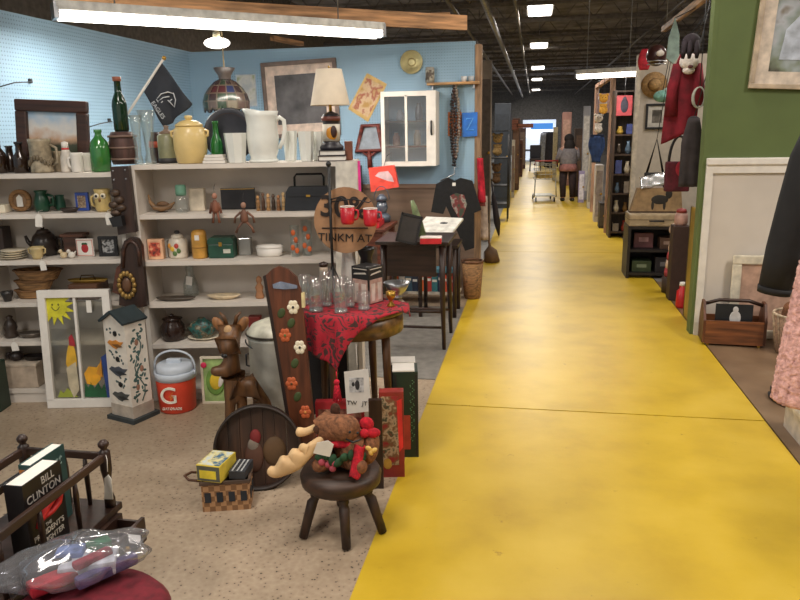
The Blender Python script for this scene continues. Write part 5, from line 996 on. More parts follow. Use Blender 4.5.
def book(px, py, z, x, wY, th, h, cover, spine, lab, title=None, lean=0.0, **kw):
    y = None
    t = thing('hardcover_book', lab, 'book', (x, px, ZB_ + .0006), 0, 'hardcover books in the trough'); t.rotation_euler = (0, lean, 0)
    kid(t, 'page_block', PAPER, lambda q: q.box((0, 0, h / 2 + .0015), (th - .007, wY - .008, h - .006)))
    kid(t, 'cover', cover, lambda q: [q.box((sx * (th / 2 - .0016), 0, h / 2), (.0032, wY, h)) for sx in (-1, 1)] + [q.box((0, -wY / 2 + .0018, h / 2), (th - .0064, .0034, h))] and None)
    return t
# local frame: cover facing +x
bx = -1.378
t = book(1.655, 0, 0, bx, .165, .058, .245, mat((26, 22, 24), .4), None, 'black hardcover book with white title and red swirl, nearest in the trough')
RX = (PI / 2, 0, PI / 2)
tx = .0296
text('lettering', 'BILL', .032, mat((190, 184, 176), .5), t, (tx, .02, .222), RX, .0006); text('lettering', 'CLINTON', .033, mat((190, 184, 176), .5), t, (tx, .0, .19), RX, .0006)
text('lettering', 'THE', .014, mat((196, 190, 180), .5), t, (tx, 0, .088), RX, .0006); text('lettering', "PRESIDENT'S", .0235, mat((214, 208, 198), .5), t, (tx, .0, .068), RX, .0006); text('lettering', 'DAUGHTER', .0235, mat((214, 208, 198), .5), t, (tx, .0, .042), RX, .0006)
kid(t, 'red_swirl', mat((206, 40, 40), .5), lambda q: q.tube([(tx, y, z) for y, z in [(-.05, .098), (-.03, .12), (.0, .142), (.035, .155), (.06, .148), (.05, .128), (.02, .115), (-.02, .112)]], [.006, .013, .014, .012, .012, .012, .009, .005], 6))
t = book(1.775, 0, 0, bx - .06, .155, .04, .24, mat((46, 78, 76), .5), None, 'teal hardcover book with script title, farther end of the trough')
text('lettering', 'Lost', .05, mat((150, 176, 170), .5), t, (.0206, .012, .2), RX, .0006, shear=.3); kid(t, 'orange_band', mat((190, 120, 60), .5), lambda q: q.box((0, -.0782, .21), (.036, .001, .03)))
t = book(1.53, 0, 0, bx - .11, .15, .035, .22, mat((52, 44, 46), .5), None, 'charcoal hardcover book standing behind the black book')
t = book(1.42, 0, 0, bx - .03, .16, .05, .235, mat((40, 36, 40), .5), None, 'dark grey hardcover book cut off by the left picture edge')
# red upholstered stool with bag
so = fl(84, 616, .45); ZU = .47; so = Vector((so.x, so.y, 0))
t = thing('upholstered_stool', 'round maroon cushioned stool with light wooden legs, bottom left corner', 'stool', so, 0); RU = .2
VEL = mat((104, 24, 36), .9, var=.15, sc=40)
kid(t, 'cushion', VEL, lambda q: q.lathe([(0, ZU - .09), (RU - .02, ZU - .09), (RU, ZU - .07), (RU + .006, ZU - .035), (RU - .015, ZU - .008), (RU * .7, ZU), (0, ZU + .003)], n=40))
kid(t, 'seat_ring', LWOOD, lambda q: q.lathe([(RU - .02, ZU - .13), (RU + .014, ZU - .13), (RU + .016, ZU - .1), (RU - .02, ZU - .095), (RU - .02, ZU - .13)], n=40))
for a in (.6, 2.2, 3.8, 5.3): kid(t, 'leg', LWOODZ, lambda q: q.tube([(.14 * math.cos(a), .14 * math.sin(a), ZU - .1), (.165 * math.cos(a), .165 * math.sin(a), 0)], [.018, .013], 10))
b0, b1 = fl(0, 582, .52), fl(146, 545, .52)
bg = (b0 + b1) / 2; bg.z = ZU + .008
t = thing('plastic_bag', 'clear plastic bag of folded coloured fabrics on the maroon stool', 'bag', bg, math.atan2(b1.y - b0.y, b1.x - b0.x))
random.seed(5)
def bagf(u_, v_):
    a = 2 * PI * u_; ph_ = PI * v_; cr = 1 + .10 * math.sin(5 * a + 3 * ph_) + .07 * math.sin(11 * a) * math.sin(4 * ph_)
    return (.185 * cr * math.sin(ph_) * math.cos(a), .1 * cr * math.sin(ph_) * math.sin(a), .052 - .052 * math.cos(ph_) * cr)
m = MB()
for i in range(1): m.sheet(bagf, 40, 24, .0008)
m.build('film', glass((244, 245, 248), .05, .12, .05), t)
for nm, c, cc, sz, rt in [('folded_cloth', (176, 36, 52), (-.05, -.035, .03), (.13, .05, .03), .3), ('folded_cloth', (206, 206, 214), (.03, -.01, .035), (.14, .08, .04), -.2), ('folded_cloth', (100, 90, 130), (.07, -.05, .028), (.16, .03, .03), .35), ('folded_cloth', (60, 60, 68), (-.07, .02, .035), (.12, .07, .05), .1), ('folded_cloth', (30, 110, 70), (.06, .035, .055), (.06, .04, .03), .2), ('folded_cloth', (120, 140, 190), (-.01, .03, .055), (.07, .05, .03), -.3), ('folded_cloth', (150, 40, 60), (.04, -.03, .06), (.1, .03, .02), .4)]:
    kid(t, nm, mat(c, .8, var=.2, sc=30), lambda q: q.box(cc, sz, (0, 0, rt), bev=.008))
kid(t, 'white_label', PAPER, lambda q: q.box((.15, .03, .05), (.03, .03, .003), (.3, .4, 0)))
# ------------------------------------------------------------------ on and in front of the blue wall
YW = 7.005
o = frame('portrait_frame', 'large framed dark portrait with pale mat hanging on the blue wall', 'picture', ((263, 62), (341, 136)), 0, 4, .03, mat((112, 96, 88), .5), mat((206, 186, 172), .7), mat((84, 82, 84), .5, var=.35, sc=5), Y=YW - .02, mat_w=9, rot=-R(2))
o = frame('small_print', 'small pale unframed print on blue wall behind the stained glass shade', 'picture', ((236, 75), (257, 106)), 0, 1, .006, mat((170, 180, 190), .6), WHITE, patch([(.4, (170, 176, 180)), (.55, (196, 196, 190)), (.65, (150, 160, 130))], 8), Y=YW)
def quadY(name, label, cat, pts, Y, th, m):
    cx = sum(p[0] for p in pts) / len(pts); cy = max(p[1] for p in pts); org = onY(cx, cy, Y)
    t = thing(name, label, cat, org, 0); return t, org, [(a, b) for a, b in trY(pts, Y, org)]
def inset(P_, k):
    cx = sum(p[0] for p in P_) / len(P_); cz = sum(p[1] for p in P_) / len(P_); return [(cx + (x - cx) * k, cz + (z - cz) * k) for x, z in P_]
t, org, P_ = quadY('illustrated_map', 'tilted yellowish illustrated map sheet hanging on the blue wall', 'map', [(348, 109), (367, 73), (387, 84), (368, 122)], YW, .008, None)
kid(t, 'sheet', mat((204, 172, 110), .8), lambda q: q.prism(P_, 0, .008)); kid(t, 'printed_map', patch([(.38, (190, 150, 90)), (.5, (214, 186, 150)), (.58, (170, 96, 76)), (.68, (206, 176, 120))], 9), lambda q: q.prism(inset(P_, .82), -.001, 0))
org = onY(370, 168, YW); t = thing('tennis_racket', 'old tennis racket in a reddish wooden press hanging on blue wall', 'racket', org, 0); RW = wood((112, 48, 38), .5)
tz = trY([(363, 126), (378.5, 125), (383, 150), (357, 151)], YW, org)
kid(t, 'press', RW, lambda q: q.tube([(x, -.02, z) for x, z in tz], .026, 6, closed=True)); kid(t, 'strings', mat((150, 160, 170), .6), lambda q: q.prism(inset(tz, .9), -.012, -.008))
hz_ = trY([(369.5, 151), (370.5, 168)], YW, org); kid(t, 'handle', RW, lambda q: q.tube([(hz_[0][0], -.02, hz_[0][1]), (hz_[1][0], -.02, hz_[1][1])], [.02, .026], 8))
th = trY([(362, 158), (370, 151), (377, 158)], YW, org); kid(t, 'throat', RW, lambda q: q.tube([(tz[3][0] + .05, -.02, tz[3][1]), (hz_[0][0], -.02, hz_[0][1] - .06), (tz[2][0] - .05, -.02, tz[2][1])], .014, 6))
org = onY(412, 74, YW + .008); s = mpp(org); t = thing('brass_plate', 'round brassy decorative plate hanging high on the blue wall', 'plate', org, 0); BP = mat((176, 166, 120), .35, .5)
kid(t, 'plate', BP, lambda q: q.lathe([(0, .012), (7.5 * s, .012), (10.8 * s, .03), (11.4 * s, .03), (8 * s, 0), (0, 0)], (0, -.0, 11.2 * s), 28, rot=(PI / 2, 0, 0))); kid(t, 'ring', mat((150, 136, 90), .4, .5), lambda q: q.lathe([(3 * s, .012), (3.6 * s, .018), (4.2 * s, .012), (3.6 * s, .008), (3 * s, .012)], (0, 0, 11.2 * s), 24, rot=(PI / 2, 0, 0)))
# wall lath with small can
a, b = onY(427, 83, YW - .06), onY(479, 80, YW - .06); L_ = b.x - a.x
t = thing('wall_ledge', 'thin wooden ledge strip along the blue wall above the cabinet', 'ledge', Vector(((a.x + b.x) / 2, YW - .04, a.z - .01)), 0); kid(t, 'strip', LWOOD, lambda q: q.box((0, 0, 0), (L_, .1, .022)))
for k in (-1, 1): kid(t, 'bracket', STEEL, lambda q: q.prism([(k * L_ * .4 - .008, -.05), (k * L_ * .4 + .008, -.05), (k * L_ * .4 + .008, -.011), (k * L_ * .4 - .008, -.011)], .0, .055))
zl = a.z + .0015
def onL(px): p = onY(px, 82, YW - .045); p.z = zl; return p
p = onL(430); s = mpp(p); m = MB(); m.lathe([(0, 0), (4.4 * s, 0), (4.4 * s, 14 * s), (3.8 * s, 15 * s), (0, 15 * s)], n=18); o = tag(m.build('tin_can', mat((150, 146, 136), .4), None, p, 0), 'little printed tin can on the ledge above white cabinet', 'can'); kid(o, 'label', patch([(.45, (90, 80, 70)), (.55, (190, 186, 170))], 18), lambda q: q.lathe([(4.45 * s, 2 * s), (4.5 * s, 2 * s), (4.5 * s, 12 * s), (4.45 * s, 12 * s), (4.45 * s, 2 * s)], n=18))
for px, c, lab in [(464, (206, 206, 206), 'small white cup on the right part of the wall ledge'), (471, (170, 176, 180), 'small grey cup at the right end of the wall ledge')]:
    p = onL(px); m = MB(); m.lathe([(0, 0), (.022, 0), (.03, .05), (.025, .05), (.019, .006), (0, .006)], n=14); tag(m.build('small_cup', mat(c, .4), None, p, 0), lab, 'cup')
# white glass-door cabinet
Y0 = 6.76; org = onY(409, 166, Y0); cw = (onY(436.5, 128, Y0) - onY(382, 128, Y0)).x; ch = onY(409, 91, Y0).z - org.z
t = thing('wall_cabinet', 'white wall cabinet with two-pane glass door on the blue wall', 'cabinet', org, 0); dp = YW + .02 - Y0
kid(t, 'carcass', WHITE, lambda q: [q.box((sx * (cw / 2 - .012), dp / 2 + .012, ch / 2), (.024, dp - .024, ch)) for sx in (-1, 1)] + [q.box((0, dp / 2 + .012, z), (cw - .048, dp - .024, .024)) for z in (.012, ch - .012)] and None)
kid(t, 'back', mat((56, 54, 56), .7), lambda q: q.box((0, dp - .006, ch / 2), (cw - .05, .01, ch - .05)))
kid(t, 'shelf', mat((110, 80, 70), .6), lambda q: q.box((0, dp / 2, ch * .26), (cw - .05, dp - .06, .016))); kid(t, 'shelf', mat((90, 84, 80), .6), lambda q: q.box((0, dp / 2, ch * .6), (cw - .05, dp - .06, .016)))
st = cw * .065; rs_ = cw * .17
def door(q):
    q.box((-cw / 2 + st / 2, 0, ch / 2), (st, .024, ch)); q.box((cw / 2 - rs_ / 2, 0, ch / 2), (rs_, .024, ch))
    for z in (ch * .03, ch * .965): q.box(((st - rs_) / 2, 0, z), (cw - st - rs_, .024, ch * .065))
    q.box((-.02 * cw - .01, 0, ch / 2), (.022, .024, ch * .9))
dr = kid(t, 'door', WHITE, door); kid(dr, 'handle', BLACK, lambda q: q.tube([(cw / 2 - rs_ * .45, -.012, ch * .42), (cw / 2 - rs_ * .45, -.035, ch * .45), (cw / 2 - rs_ * .45, -.035, ch * .57), (cw / 2 - rs_ * .45, -.012, ch * .6)], .009, 6))
for x0, x1 in ((-cw / 2 + st, -.02 * cw - .02), (-.02 * cw, cw / 2 - rs_)): kid(dr, 'pane', glass((238, 240, 242), .04, gl=.08), lambda q: q.box(((x0 + x1) / 2, .004, ch / 2), (x1 - x0, .004, ch * .88)))
for k, (x, zf, c, hh, lab) in enumerate([(-.14, .27, (150, 120, 110), .12, 'pinkish jar inside the white wall cabinet, lower left'), (.06, .27, (170, 160, 150), .14, 'pale jar inside the white wall cabinet, lower middle'), (-.1, .61, (120, 124, 130), .1, 'grey jar inside the white wall cabinet, upper left'), (.08, .61, (90, 92, 100), .16, 'dark jar inside the white wall cabinet, upper right')]):
    m = MB(); m.lathe([(0, 0), (.03, 0), (.036, .02), (.034, hh * .7), (.02, hh * .85), (.022, hh), (0, hh)], n=14); tag(m.build('cabinet_jar', mat(c, .35), None, org + Vector((x, dp / 2, ch * (zf - .01) + .0095)), 0), lab, 'jar', 'jars in the wall cabinet')
# necklaces, packets
org = onY(455, 170, YW - .05); s = mpp(org)
t = thing('bead_necklaces', 'dark bundle of bead necklaces hanging on the blue wall', 'necklaces', org, 0); random.seed(11)
for k in range(4):
    x0 = (k - 1.5) * 2.3 * s
    def strand(q):
        for j in range(26):
            z = (82 - j * (80 - (k % 2) * 8) / 26) * s; q.ball((x0 * (.3 + .9 * math.sin(PI * j / 26)) + random.uniform(-.006, .006), -.01 * (k % 2), z), 1.2 * s + .006 * random.random(), n=7)
    kid(t, 'strand', mat([(40, 36, 36), (70, 50, 44), (46, 44, 50), (120, 110, 100)][k], .3), strand)
kid(t, 'hook', STEEL, lambda q: q.tube([(0, .06, 82 * s), (0, -.02, 82 * s), (0, -.03, 84 * s)], .006, 6))
t, org, P_ = quadY('orange_card', 'orange card hanging behind the bead necklaces', 'card', [(448, 136), (448, 112), (461.5, 112), (461.5, 136)], YW, .006, None); kid(t, 'card', mat((190, 110, 60), .7), lambda q: q.prism(P_, 0, .008)); kid(t, 'hang_hole', CHAR, lambda q: q.ball((0, 0, P_[1][1] * .93), .008))
t, org, P_ = quadY('blue_packet', 'bright blue packet hanging at right end of the blue wall', 'packet', [(462.5, 137), (462, 113), (477.5, 112), (477, 136)], YW - .03, .02, None); kid(t, 'pouch', mat((40, 110, 200), .4), lambda q: q.prism(P_, 0, .03)); kid(t, 'squiggle', mat((90, 160, 230), .4), lambda q: q.tube([(x, -.002, z) for x, z in trY([(466, 119), (473, 118), (467, 130), (474, 130)], YW - .03, org)], .006, 5)); kid(t, 'hook', STEEL, lambda q: q.tube([(0, .0, P_[1][1] * .98), (0, .05, P_[1][1])], .004, 5))
t, org, P_ = quadY('red_packet', 'bright coral red packet with white animal print hanging under the racket', 'packet', [(371, 192), (368.5, 168), (394, 165), (398.5, 187)], 6.6, .05, None); kid(t, 'pouch', mat((226, 76, 62), .4), lambda q: q.prism(P_, 0, .05)); ip = trY([(375, 176), (379, 172), (388, 171), (392, 176), (394, 182), (388, 181), (380, 178)], 6.6, org); kid(t, 'print', mat((206, 176, 180), .5), lambda q: q.prism(ip, -.002, 0)); kid(t, 'cord', CHAR, lambda q: q.tube([(0, .02, P_[1][1] - .02), (0, .2, P_[1][1] + .1), (0, .42, P_[1][1] + .12)], .003, 5))
# tiffany shade
p = at(227, 110, 6.35); s = mpp(p)
def tiff():
    m, nt, N, L, b = base('stained_glass'); tc = N.new('ShaderNodeTexCoord')
    sp = N.new('ShaderNodeSeparateXYZ'); L.new(tc.outputs['Object'], sp.inputs[0])
    at_ = N.new('ShaderNodeMath'); at_.operation = 'ARCTAN2'; L.new(sp.outputs['Y'], at_.inputs[0]); L.new(sp.outputs['X'], at_.inputs[1])
    cb = N.new('ShaderNodeCombineXYZ')
    m1 = N.new('ShaderNodeMath'); m1.operation = 'MULTIPLY'; m1.inputs[1].default_value = 14 / (2 * PI); L.new(at_.outputs[0], m1.inputs[0])
    m2 = N.new('ShaderNodeMath'); m2.operation = 'MULTIPLY'; m2.inputs[1].default_value = 1 / (7.5 * s); L.new(sp.outputs['Z'], m2.inputs[0])
    L.new(m1.outputs[0], cb.inputs[0]); L.new(m2.outputs[0], cb.inputs[1])
    wn = N.new('ShaderNodeTexWhiteNoise'); wn.noise_dimensions = '2D'; fl_ = N.new('ShaderNodeVectorMath'); fl_.operation = 'FLOOR'; L.new(cb.outputs[0], fl_.inputs[0]); L.new(fl_.outputs[0], wn.inputs['Vector'])
    r = ramp(N, [(0, (46, 36, 36)), (.3, (70, 58, 52)), (.5, (38, 50, 38)), (.65, (56, 30, 32)), (.8, (34, 40, 66)), (.9, (92, 86, 74))]); r.color_ramp.interpolation = 'CONSTANT'; L.new(wn.outputs['Value'], r.inputs[0])
    fr = N.new('ShaderNodeVectorMath'); fr.operation = 'FRACTION'; L.new(cb.outputs[0], fr.inputs[0]); s2 = N.new('ShaderNodeSeparateXYZ'); L.new(fr.outputs[0], s2.inputs[0])
    mn = N.new('ShaderNodeMath'); mn.operation = 'MINIMUM'; L.new(s2.outputs['X'], mn.inputs[0]); L.new(s2.outputs['Y'], mn.inputs[1])
    lt = N.new('ShaderNodeMath'); lt.operation = 'LESS_THAN'; lt.inputs[1].default_value = .14; L.new(mn.outputs[0], lt.inputs[0])
    mx = N.new('ShaderNodeMix'); mx.data_type = 'RGBA'; L.new(lt.outputs[0], mx.inputs[0]); L.new(r.outputs[0], mx.inputs[6]); mx.inputs[7].default_value = lin((78, 70, 60)); L.new(mx.outputs[2], b.inputs['Base Color']); b.inputs['Roughness'].default_value = .25; return m
TF = tiff()
t = thing('hanging_lamp', 'stained glass hanging lamp shade with flared crown above the tumblers', 'lamp', p)
kid(t, 'glass_shade', TF, lambda q: q.lathe([(a * s, b * s) for a, b in [(22.5, 1), (23, 8), (21, 15), (17, 21), (11, 27), (6, 29.5), (5.5, 29), (10, 26), (16, 20), (20, 14), (22, 8), (21.5, 1), (22.5, 1)]], n=28))
kid(t, 'skirt', TF, lambda q: [q.lathe([(0, 0), (4.6 * s, 0), (4.6 * s, .006), (0, .006)], (21.5 * s * math.cos(a), 21.5 * s * math.sin(a), 2 * s), 12, rot=(PI / 2, 0, a + PI / 2)) for a in [2 * PI * j / 14 for j in range(14)]] and None)
kid(t, 'crown', mat((74, 66, 62), .35), lambda q: q.lathe([(a * s, b * s) for a, b in [(6, 29), (6.5, 33), (11, 40), (10.4, 40.4), (5.8, 33.6), (5.2, 29), (6, 29)]], n=10))
kid(t, 'chain', mat((170, 150, 110), .4), lambda q: q.tube([(0, 0, 29 * s), (0, 0, 68 * s), (0, 0, 4.3 - p.z)], .006, 6)); kid(t, 'socket', BRASS, lambda q: q.lathe([(0, 24 * s), (3 * s, 24 * s), (3 * s, 31 * s), (0, 31 * s)], n=12))
# wire pegboard brackets
for (px, py), lab in [((14, 84), 'thin wire bracket on the blue pegboard at far left'), ((98, 124), 'thin wire bracket on the blue pegboard beside the wine bottle')]:
    p = onX(px, py, -3.38); t = thing('wire_bracket', lab, 'bracket', p, 0); kid(t, 'wire', CHAR, lambda q: q.tube([(-.02, .18, .03), (.05, .12, .02), (.08, -.1, -.0), (.0, -.16, -.03), (-.02, -.14, -.04)], .004, 5)); kid(t, 'clip', CHAR, lambda q: q.box((-.01, .18, .03), (.02, .02, .03)))
# t-shirt on hanger
YS = 6.72; org = onY(455, 251, YS)
t = thing('black_tshirt', 'black t-shirt with green and red print hanging on the wooden wall panel', 't-shirt', org, 0); TS = mat((24, 24, 26), .9, var=.2, sc=25, bump=.3)
P_ = trY([(448, 178), (454, 181), (460, 178), (472, 181), (481, 210), (474, 213), (474, 248), (465, 251), (455, 226), (446, 206), (443, 214), (431, 212), (436, 184)], YS, org)
kid(t, 'shirt', TS, lambda q: q.prism(P_, 0, .05)); gx = trY([(450, 196), (456, 193), (464, 195), (467, 204), (464, 214), (460, 220), (456, 213), (452, 206)], YS, org)
pr = kid(t, 'print', patch([(.4, (60, 70, 56)), (.5, (120, 40, 46)), (.58, (150, 150, 140)), (.65, (50, 60, 50))], 12), lambda q: q.prism(gx, -.003, 0))
hk_ = trY([(454, 181), (454, 168), (440, 181), (470, 181)], YS, org); kid(t, 'hanger', STEEL, lambda q: q.tube([(hk_[2][0], .02, hk_[2][1]), (hk_[0][0], .02, hk_[0][1] + .06), (hk_[0][0], .02, hk_[1][1]), (hk_[0][0], .26, hk_[1][1])], .006, 6)); kid(hk_ and t, 'neck_label', PAPER, lambda q: q.box((hk_[0][0], -.002, hk_[0][1] - .03), (.03, .004, .03)))
# white board with pink edge beside the bookcase
DBD = BF - .045; org = at(347, 300, DBD)
zb = 0; org.z = 0; P_ = tr([(337, 400), (335.5, 163), (357.5, 161), (357.5, 400)], DBD, org)
P_ = [(x, max(z, 0)) for x, z in P_]
t = thing('foam_board', 'tall white board with bright pink edge at the right end of the bookcase', 'board', org); kid(t, 'board', mat((206, 202, 192), .7), lambda q: q.prism([P_[0], P_[1], P_[2], P_[3]], 0, .012)); kid(t, 'pink_edge', mat((236, 60, 150), .5), lambda q: q.prism([(P_[2][0], P_[2][1]), (P_[2][0] + .014, P_[2][1]), (P_[2][0] + .016, P_[2][1] - .28), (P_[2][0], P_[2][1] - .28)], -.002, .014))
# ------------------------------------------------------------------ furniture between bookcases and aisle
t = thing('school_desk', 'tall dark wooden desk with slender legs at the edge of the yellow aisle', 'desk', (-.86, 5.36, 0), 0); DKD = wood((44, 32, 28), .4)
kid(t, 'desk_top', DKD, lambda q: q.box((0, 0, .80), (.54, .52, .025), bev=.004)); kid(t, 'apron', wood((52, 36, 30), .45), lambda q: q.box((-.03, -.19, .665), (.4, .02, .24)))
for x, y in ((-.22, -.2), (.22, -.23), (.22, .2), (-.22, .2)): kid(t, 'leg', DWOODZ, lambda q: q.tube([(x, y, .787), (x, y, .45), (x * 1.06, y * 1.06, 0)], [.024, .021, .014], 8))
for y, z in ((-.2, .28), (-.2, .16), (.2, .2)): kid(t, 'stretcher', DWOOD, lambda q: q.tube([(-.225, y, z), (.225, y, z)], .011, 7))
def onP(px, py, z): p = fl(px, py, z); return p
p = onP(431, 243, .8145); t = thing('red_book_box', 'flat red box with white lid edge on the dark school desk', 'box', p, .1); kid(t, 'box', mat((196, 40, 50), .5), lambda q: q.box((0, 0, .02), (.15, .11, .04), bev=.003)); kid(t, 'lid', mat((220, 206, 200), .5), lambda q: q.box((0, 0, .043), (.152, .112, .005)))
p = onP(404, 245, .8145); p.y += .08; t = thing('photo_easel', 'black framed stand leaning on the left of the school desk', 'frame', p, .2); t.rotation_euler = (-.2, R(14), .2)
kid(t, 'frame', BLACK, lambda q: [q.box((sx * .07, 0, .105), (.016, .015, .21)) for sx in (-1, 1)] + [q.box((0, 0, z), (.156, .015, .016)) for z in (.008, .202)] and None); kid(t, 'picture', mat((54, 50, 48), .5), lambda q: q.box((0, .003, .105), (.126, .005, .18)))
p = onP(420, 238, .8145); s = mpp(p); m = MB(); m.tube([(0, 0, 0), (-.03, 0, .12), (-.06, .01, .22), (-.075, .01, .27)], [.034, .032, .022, .012], 12); tag(m.build('green_statuette', mat((110, 124, 84), .5, var=.3), None, p + Vector((0, .1, 0)), 0), 'leaning green and white statuette at the back of the school desk', 'statuette')
t = thing('reddish_table', 'reddish brown wooden table behind the round cardboard sign', 'table', (-1.62, 6.2, 0), 0); RB = wood((98, 50, 34), .45)
kid(t, 'table_top', RB, lambda q: q.box((0, 0, .78), (.8, .6, .03), bev=.004)); kid(t, 'apron', RB, lambda q: q.box((0, -.26, .70), (.7, .02, .12)))
for x in (-.35, .35):
    for y in (-.25, .25): kid(t, 'leg', RB, lambda q: q.box((x, y, .3825), (.05, .05, .765)))
for k, (c, w_, lab) in enumerate([((190, 36, 48), .42, 'wide flat red box on the reddish brown table'), ((60, 40, 40), .34, 'dark flat box on top of the wide red box'), ((176, 60, 56), .28, 'small red box topmost on the reddish brown table')]):
    p = Vector((-1.5, 6.1, .7965 + [0, .052, .092][k])); hh_ = [.05, .038, .03][k]; m = MB(); m.box((0, 0, hh_ / 2), (w_, .3, hh_), bev=.003); o = tag(m.build('flat_box', mat(c, .5), None, p, .05), lab, 'box', 'flat boxes on the reddish table'); kid(o, 'label', PAPER, lambda q: q.box((0, -.151, hh_ * .5), (w_ * .3, .002, hh_ * .4)))
p = Vector((-1.34, 6.37, .7965)); t = thing('oil_lantern', 'grey metal lantern standing at the back of the reddish table', 'lantern', p, 0); LN = mat((84, 92, 104), .4, .4)
kid(t, 'base', LN, lambda q: q.lathe([(0, 0), (.075, 0), (.08, .05), (.05, .08), (0, .08)], n=18)); kid(t, 'globe', glass((120, 130, 146), .4), lambda q: q.lathe([(.04, .082), (.055, .13), (.04, .19), (.036, .19), (.05, .13), (.036, .082), (.04, .082)], n=18)); kid(t, 'cap', LN, lambda q: q.lathe([(0, .192), (.055, .192), (.045, .22), (.02, .25), (0, .25)], n=18)); kid(t, 'bail', LN, lambda q: q.tube([(.07 * math.cos(a), 0, .2 + .12 * math.sin(a)) for a in [PI * j / 10 for j in range(11)]], .004, 5))
t = thing('dark_cupboard', 'tall dark brown cupboard below the racket against the wooden wall', 'cupboard', (-1.80, 6.72, 0), 0); 
kid(t, 'body', wood((62, 50, 48), .5, axis='Z'), lambda q: q.box((0, 0, .64), (.34, .3, 1.28))); kid(t, 'door', wood((70, 56, 54), .5, axis='Z'), lambda q: q.box((0, -.156, .64), (.3, .012, 1.2))); kid(t, 'knob', BRASS, lambda q: q.ball((.11, -.172, .7), .012))
t = thing('low_table', 'small dark table under the slanting white game board', 'table', (-.80, 6.22, 0), 0)
kid(t, 'table_top', DKD, lambda q: q.box((0, 0, .63), (.36, .4, .025)))
for x in (-.15, .15):
    for y in (-.16, .16): kid(t, 'leg', DWOODZ, lambda q: q.tube([(x, y, .617), (x, y, 0)], .018, 8))
t = thing('white_game_board', 'white printed board lying tilted on the small dark table', 'board', (-.82, 6.2, .69), -.25); t.rotation_euler = (.36, .0, -.3)
kid(t, 'board', mat((206, 204, 196), .6), lambda q: q.box((0, 0, .075), (.36, .42, .02), bev=.003)); kid(t, 'dark_print', CHAR, lambda q: [q.ball((x, y, .0855), (.04, .02, .001), n=8) for x, y in ((.04, .1), (.1, -.1))] and None); kid(t, 'prop', DKD, lambda q: q.box((0, .1, .035), (.2, .02, .06)))
# low shelf of books
t = thing('low_bookshelf', 'low white shelf with bright books standing near the aisle edge', 'shelf', (-.99, 6.68, 0), 0)
kid(t, 'board', mat((200, 190, 176), .6), lambda q: q.box((0, 0, .1), (.66, .24, .02)))
for x in (-.3, .3): kid(t, 'foot', mat((160, 150, 140), .6), lambda q: q.box((x, 0, .045), (.03, .22, .09)))
bc = [((206, 84, 50), 'first orange book at the left of the low shelf'), ((190, 180, 170), 'pale grey book, second on the low shelf'), ((60, 90, 110), 'slate blue book, third on the low shelf'), ((40, 50, 70), 'navy book, fourth on the low shelf'), ((210, 96, 50), 'orange book in the middle of low shelf'), ((170, 60, 50), 'brick red book, right of the middle orange book'), ((60, 120, 130), 'teal book, seventh on the low shelf'), ((50, 60, 90), 'dark blue book, eighth on the low shelf'), ((200, 80, 56), 'vermilion book, ninth on the low shelf'), ((196, 60, 60), 'red book at the right end of low shelf')]
for k, (c, lab) in enumerate(bc):
    w_ = .054 + .006 * (k % 3); hh_ = .15 + .014 * ((k * 5) % 3); m = MB(); m.box((0, 0, hh_ / 2), (w_, .15, hh_), bev=.002); m.box((0, -.0755, hh_ * .7), (w_ * .8, .001, hh_ * .15), mi=1)
    tag(m.build('standing_book', [mat(c, .5), PAPER], None, (-1.27 + k * .0625, 6.66, .1115), 0), lab, 'book', 'books on the low shelf')
for k, (c, lab) in enumerate([((60, 140, 150), 'teal book lying across the standing books, left'), ((80, 130, 150), 'blue green book lying across the standing books, right')]):
    m = MB(); m.box((0, 0, .018), (.26, .16, .034), bev=.002); tag(m.build('lying_book', [mat(c, .5)], None, (-1.11 + k * .28, 6.66, .2935), 0), lab, 'book', 'books on the low shelf')
p = onY(476, 290, 6.4); p = fl(473, 306); m = MB(); m.lathe([(0, 0), (.07, 0), (.08, .02), (.105, .36), (.095, .36), (.07, .03), (0, .03)], n=20); o = tag(m.build('tall_wicker_basket', WICK, None, (-.56, 6.84, 0), 0), 'tall brown wicker basket at the end of the wooden wall', 'basket'); kid(o, 'rim', wood((100, 66, 44), .7), lambda q: q.tube([(.1 * math.cos(a), .1 * math.sin(a), .365) for a in [2 * PI * j / 20 for j in range(20)]], .012, 6, closed=True))
# ------------------------------------------------------------------ right side: green wall corner
o = frame('watercolor_print', 'large watercolor print in cream frame hanging on the green wall', 'picture', ((757, -40), (854, 87)), 0, 5, .035, mat((180, 162, 138), .5), mat((206, 192, 176), .7), patch([(.36, (70, 66, 54)), (.44, (120, 130, 110)), (.52, (150, 160, 160)), (.6, (176, 180, 186)), (.68, (110, 96, 70))], 4), Y=5.745, mat_w=12, rot=R(3))
w, h = o['w'], o['h']; s = mpp(o.location)
fgr = kid(o, 'painted_lady', mat((170, 178, 190), .6, var=.2, sc=10), lambda q: q.prism([(-.16, .2), (.3, .2), (.3, .42), (.1, .5), (-.06, .5), (-.14, .4)], .0, .006)); kid(fgr, 'hat', mat((84, 60, 40), .6), lambda q: q.ball((.02, .0, .66), (.13, .006, .05))); kid(fgr, 'face', mat((190, 150, 120), .6), lambda q: q.ball((.03, .0, .58), (.05, .006, .06)))
p = fl(728, 340); p.y -= .07; s = mpp(p) * 1.06; t = thing('tool_caddy', 'brown wooden carrier box with handle standing against the white wainscot', 'caddy', p, -.08); CW = wood((116, 70, 40), .45)
cw_, cdp = 52 * s, .22
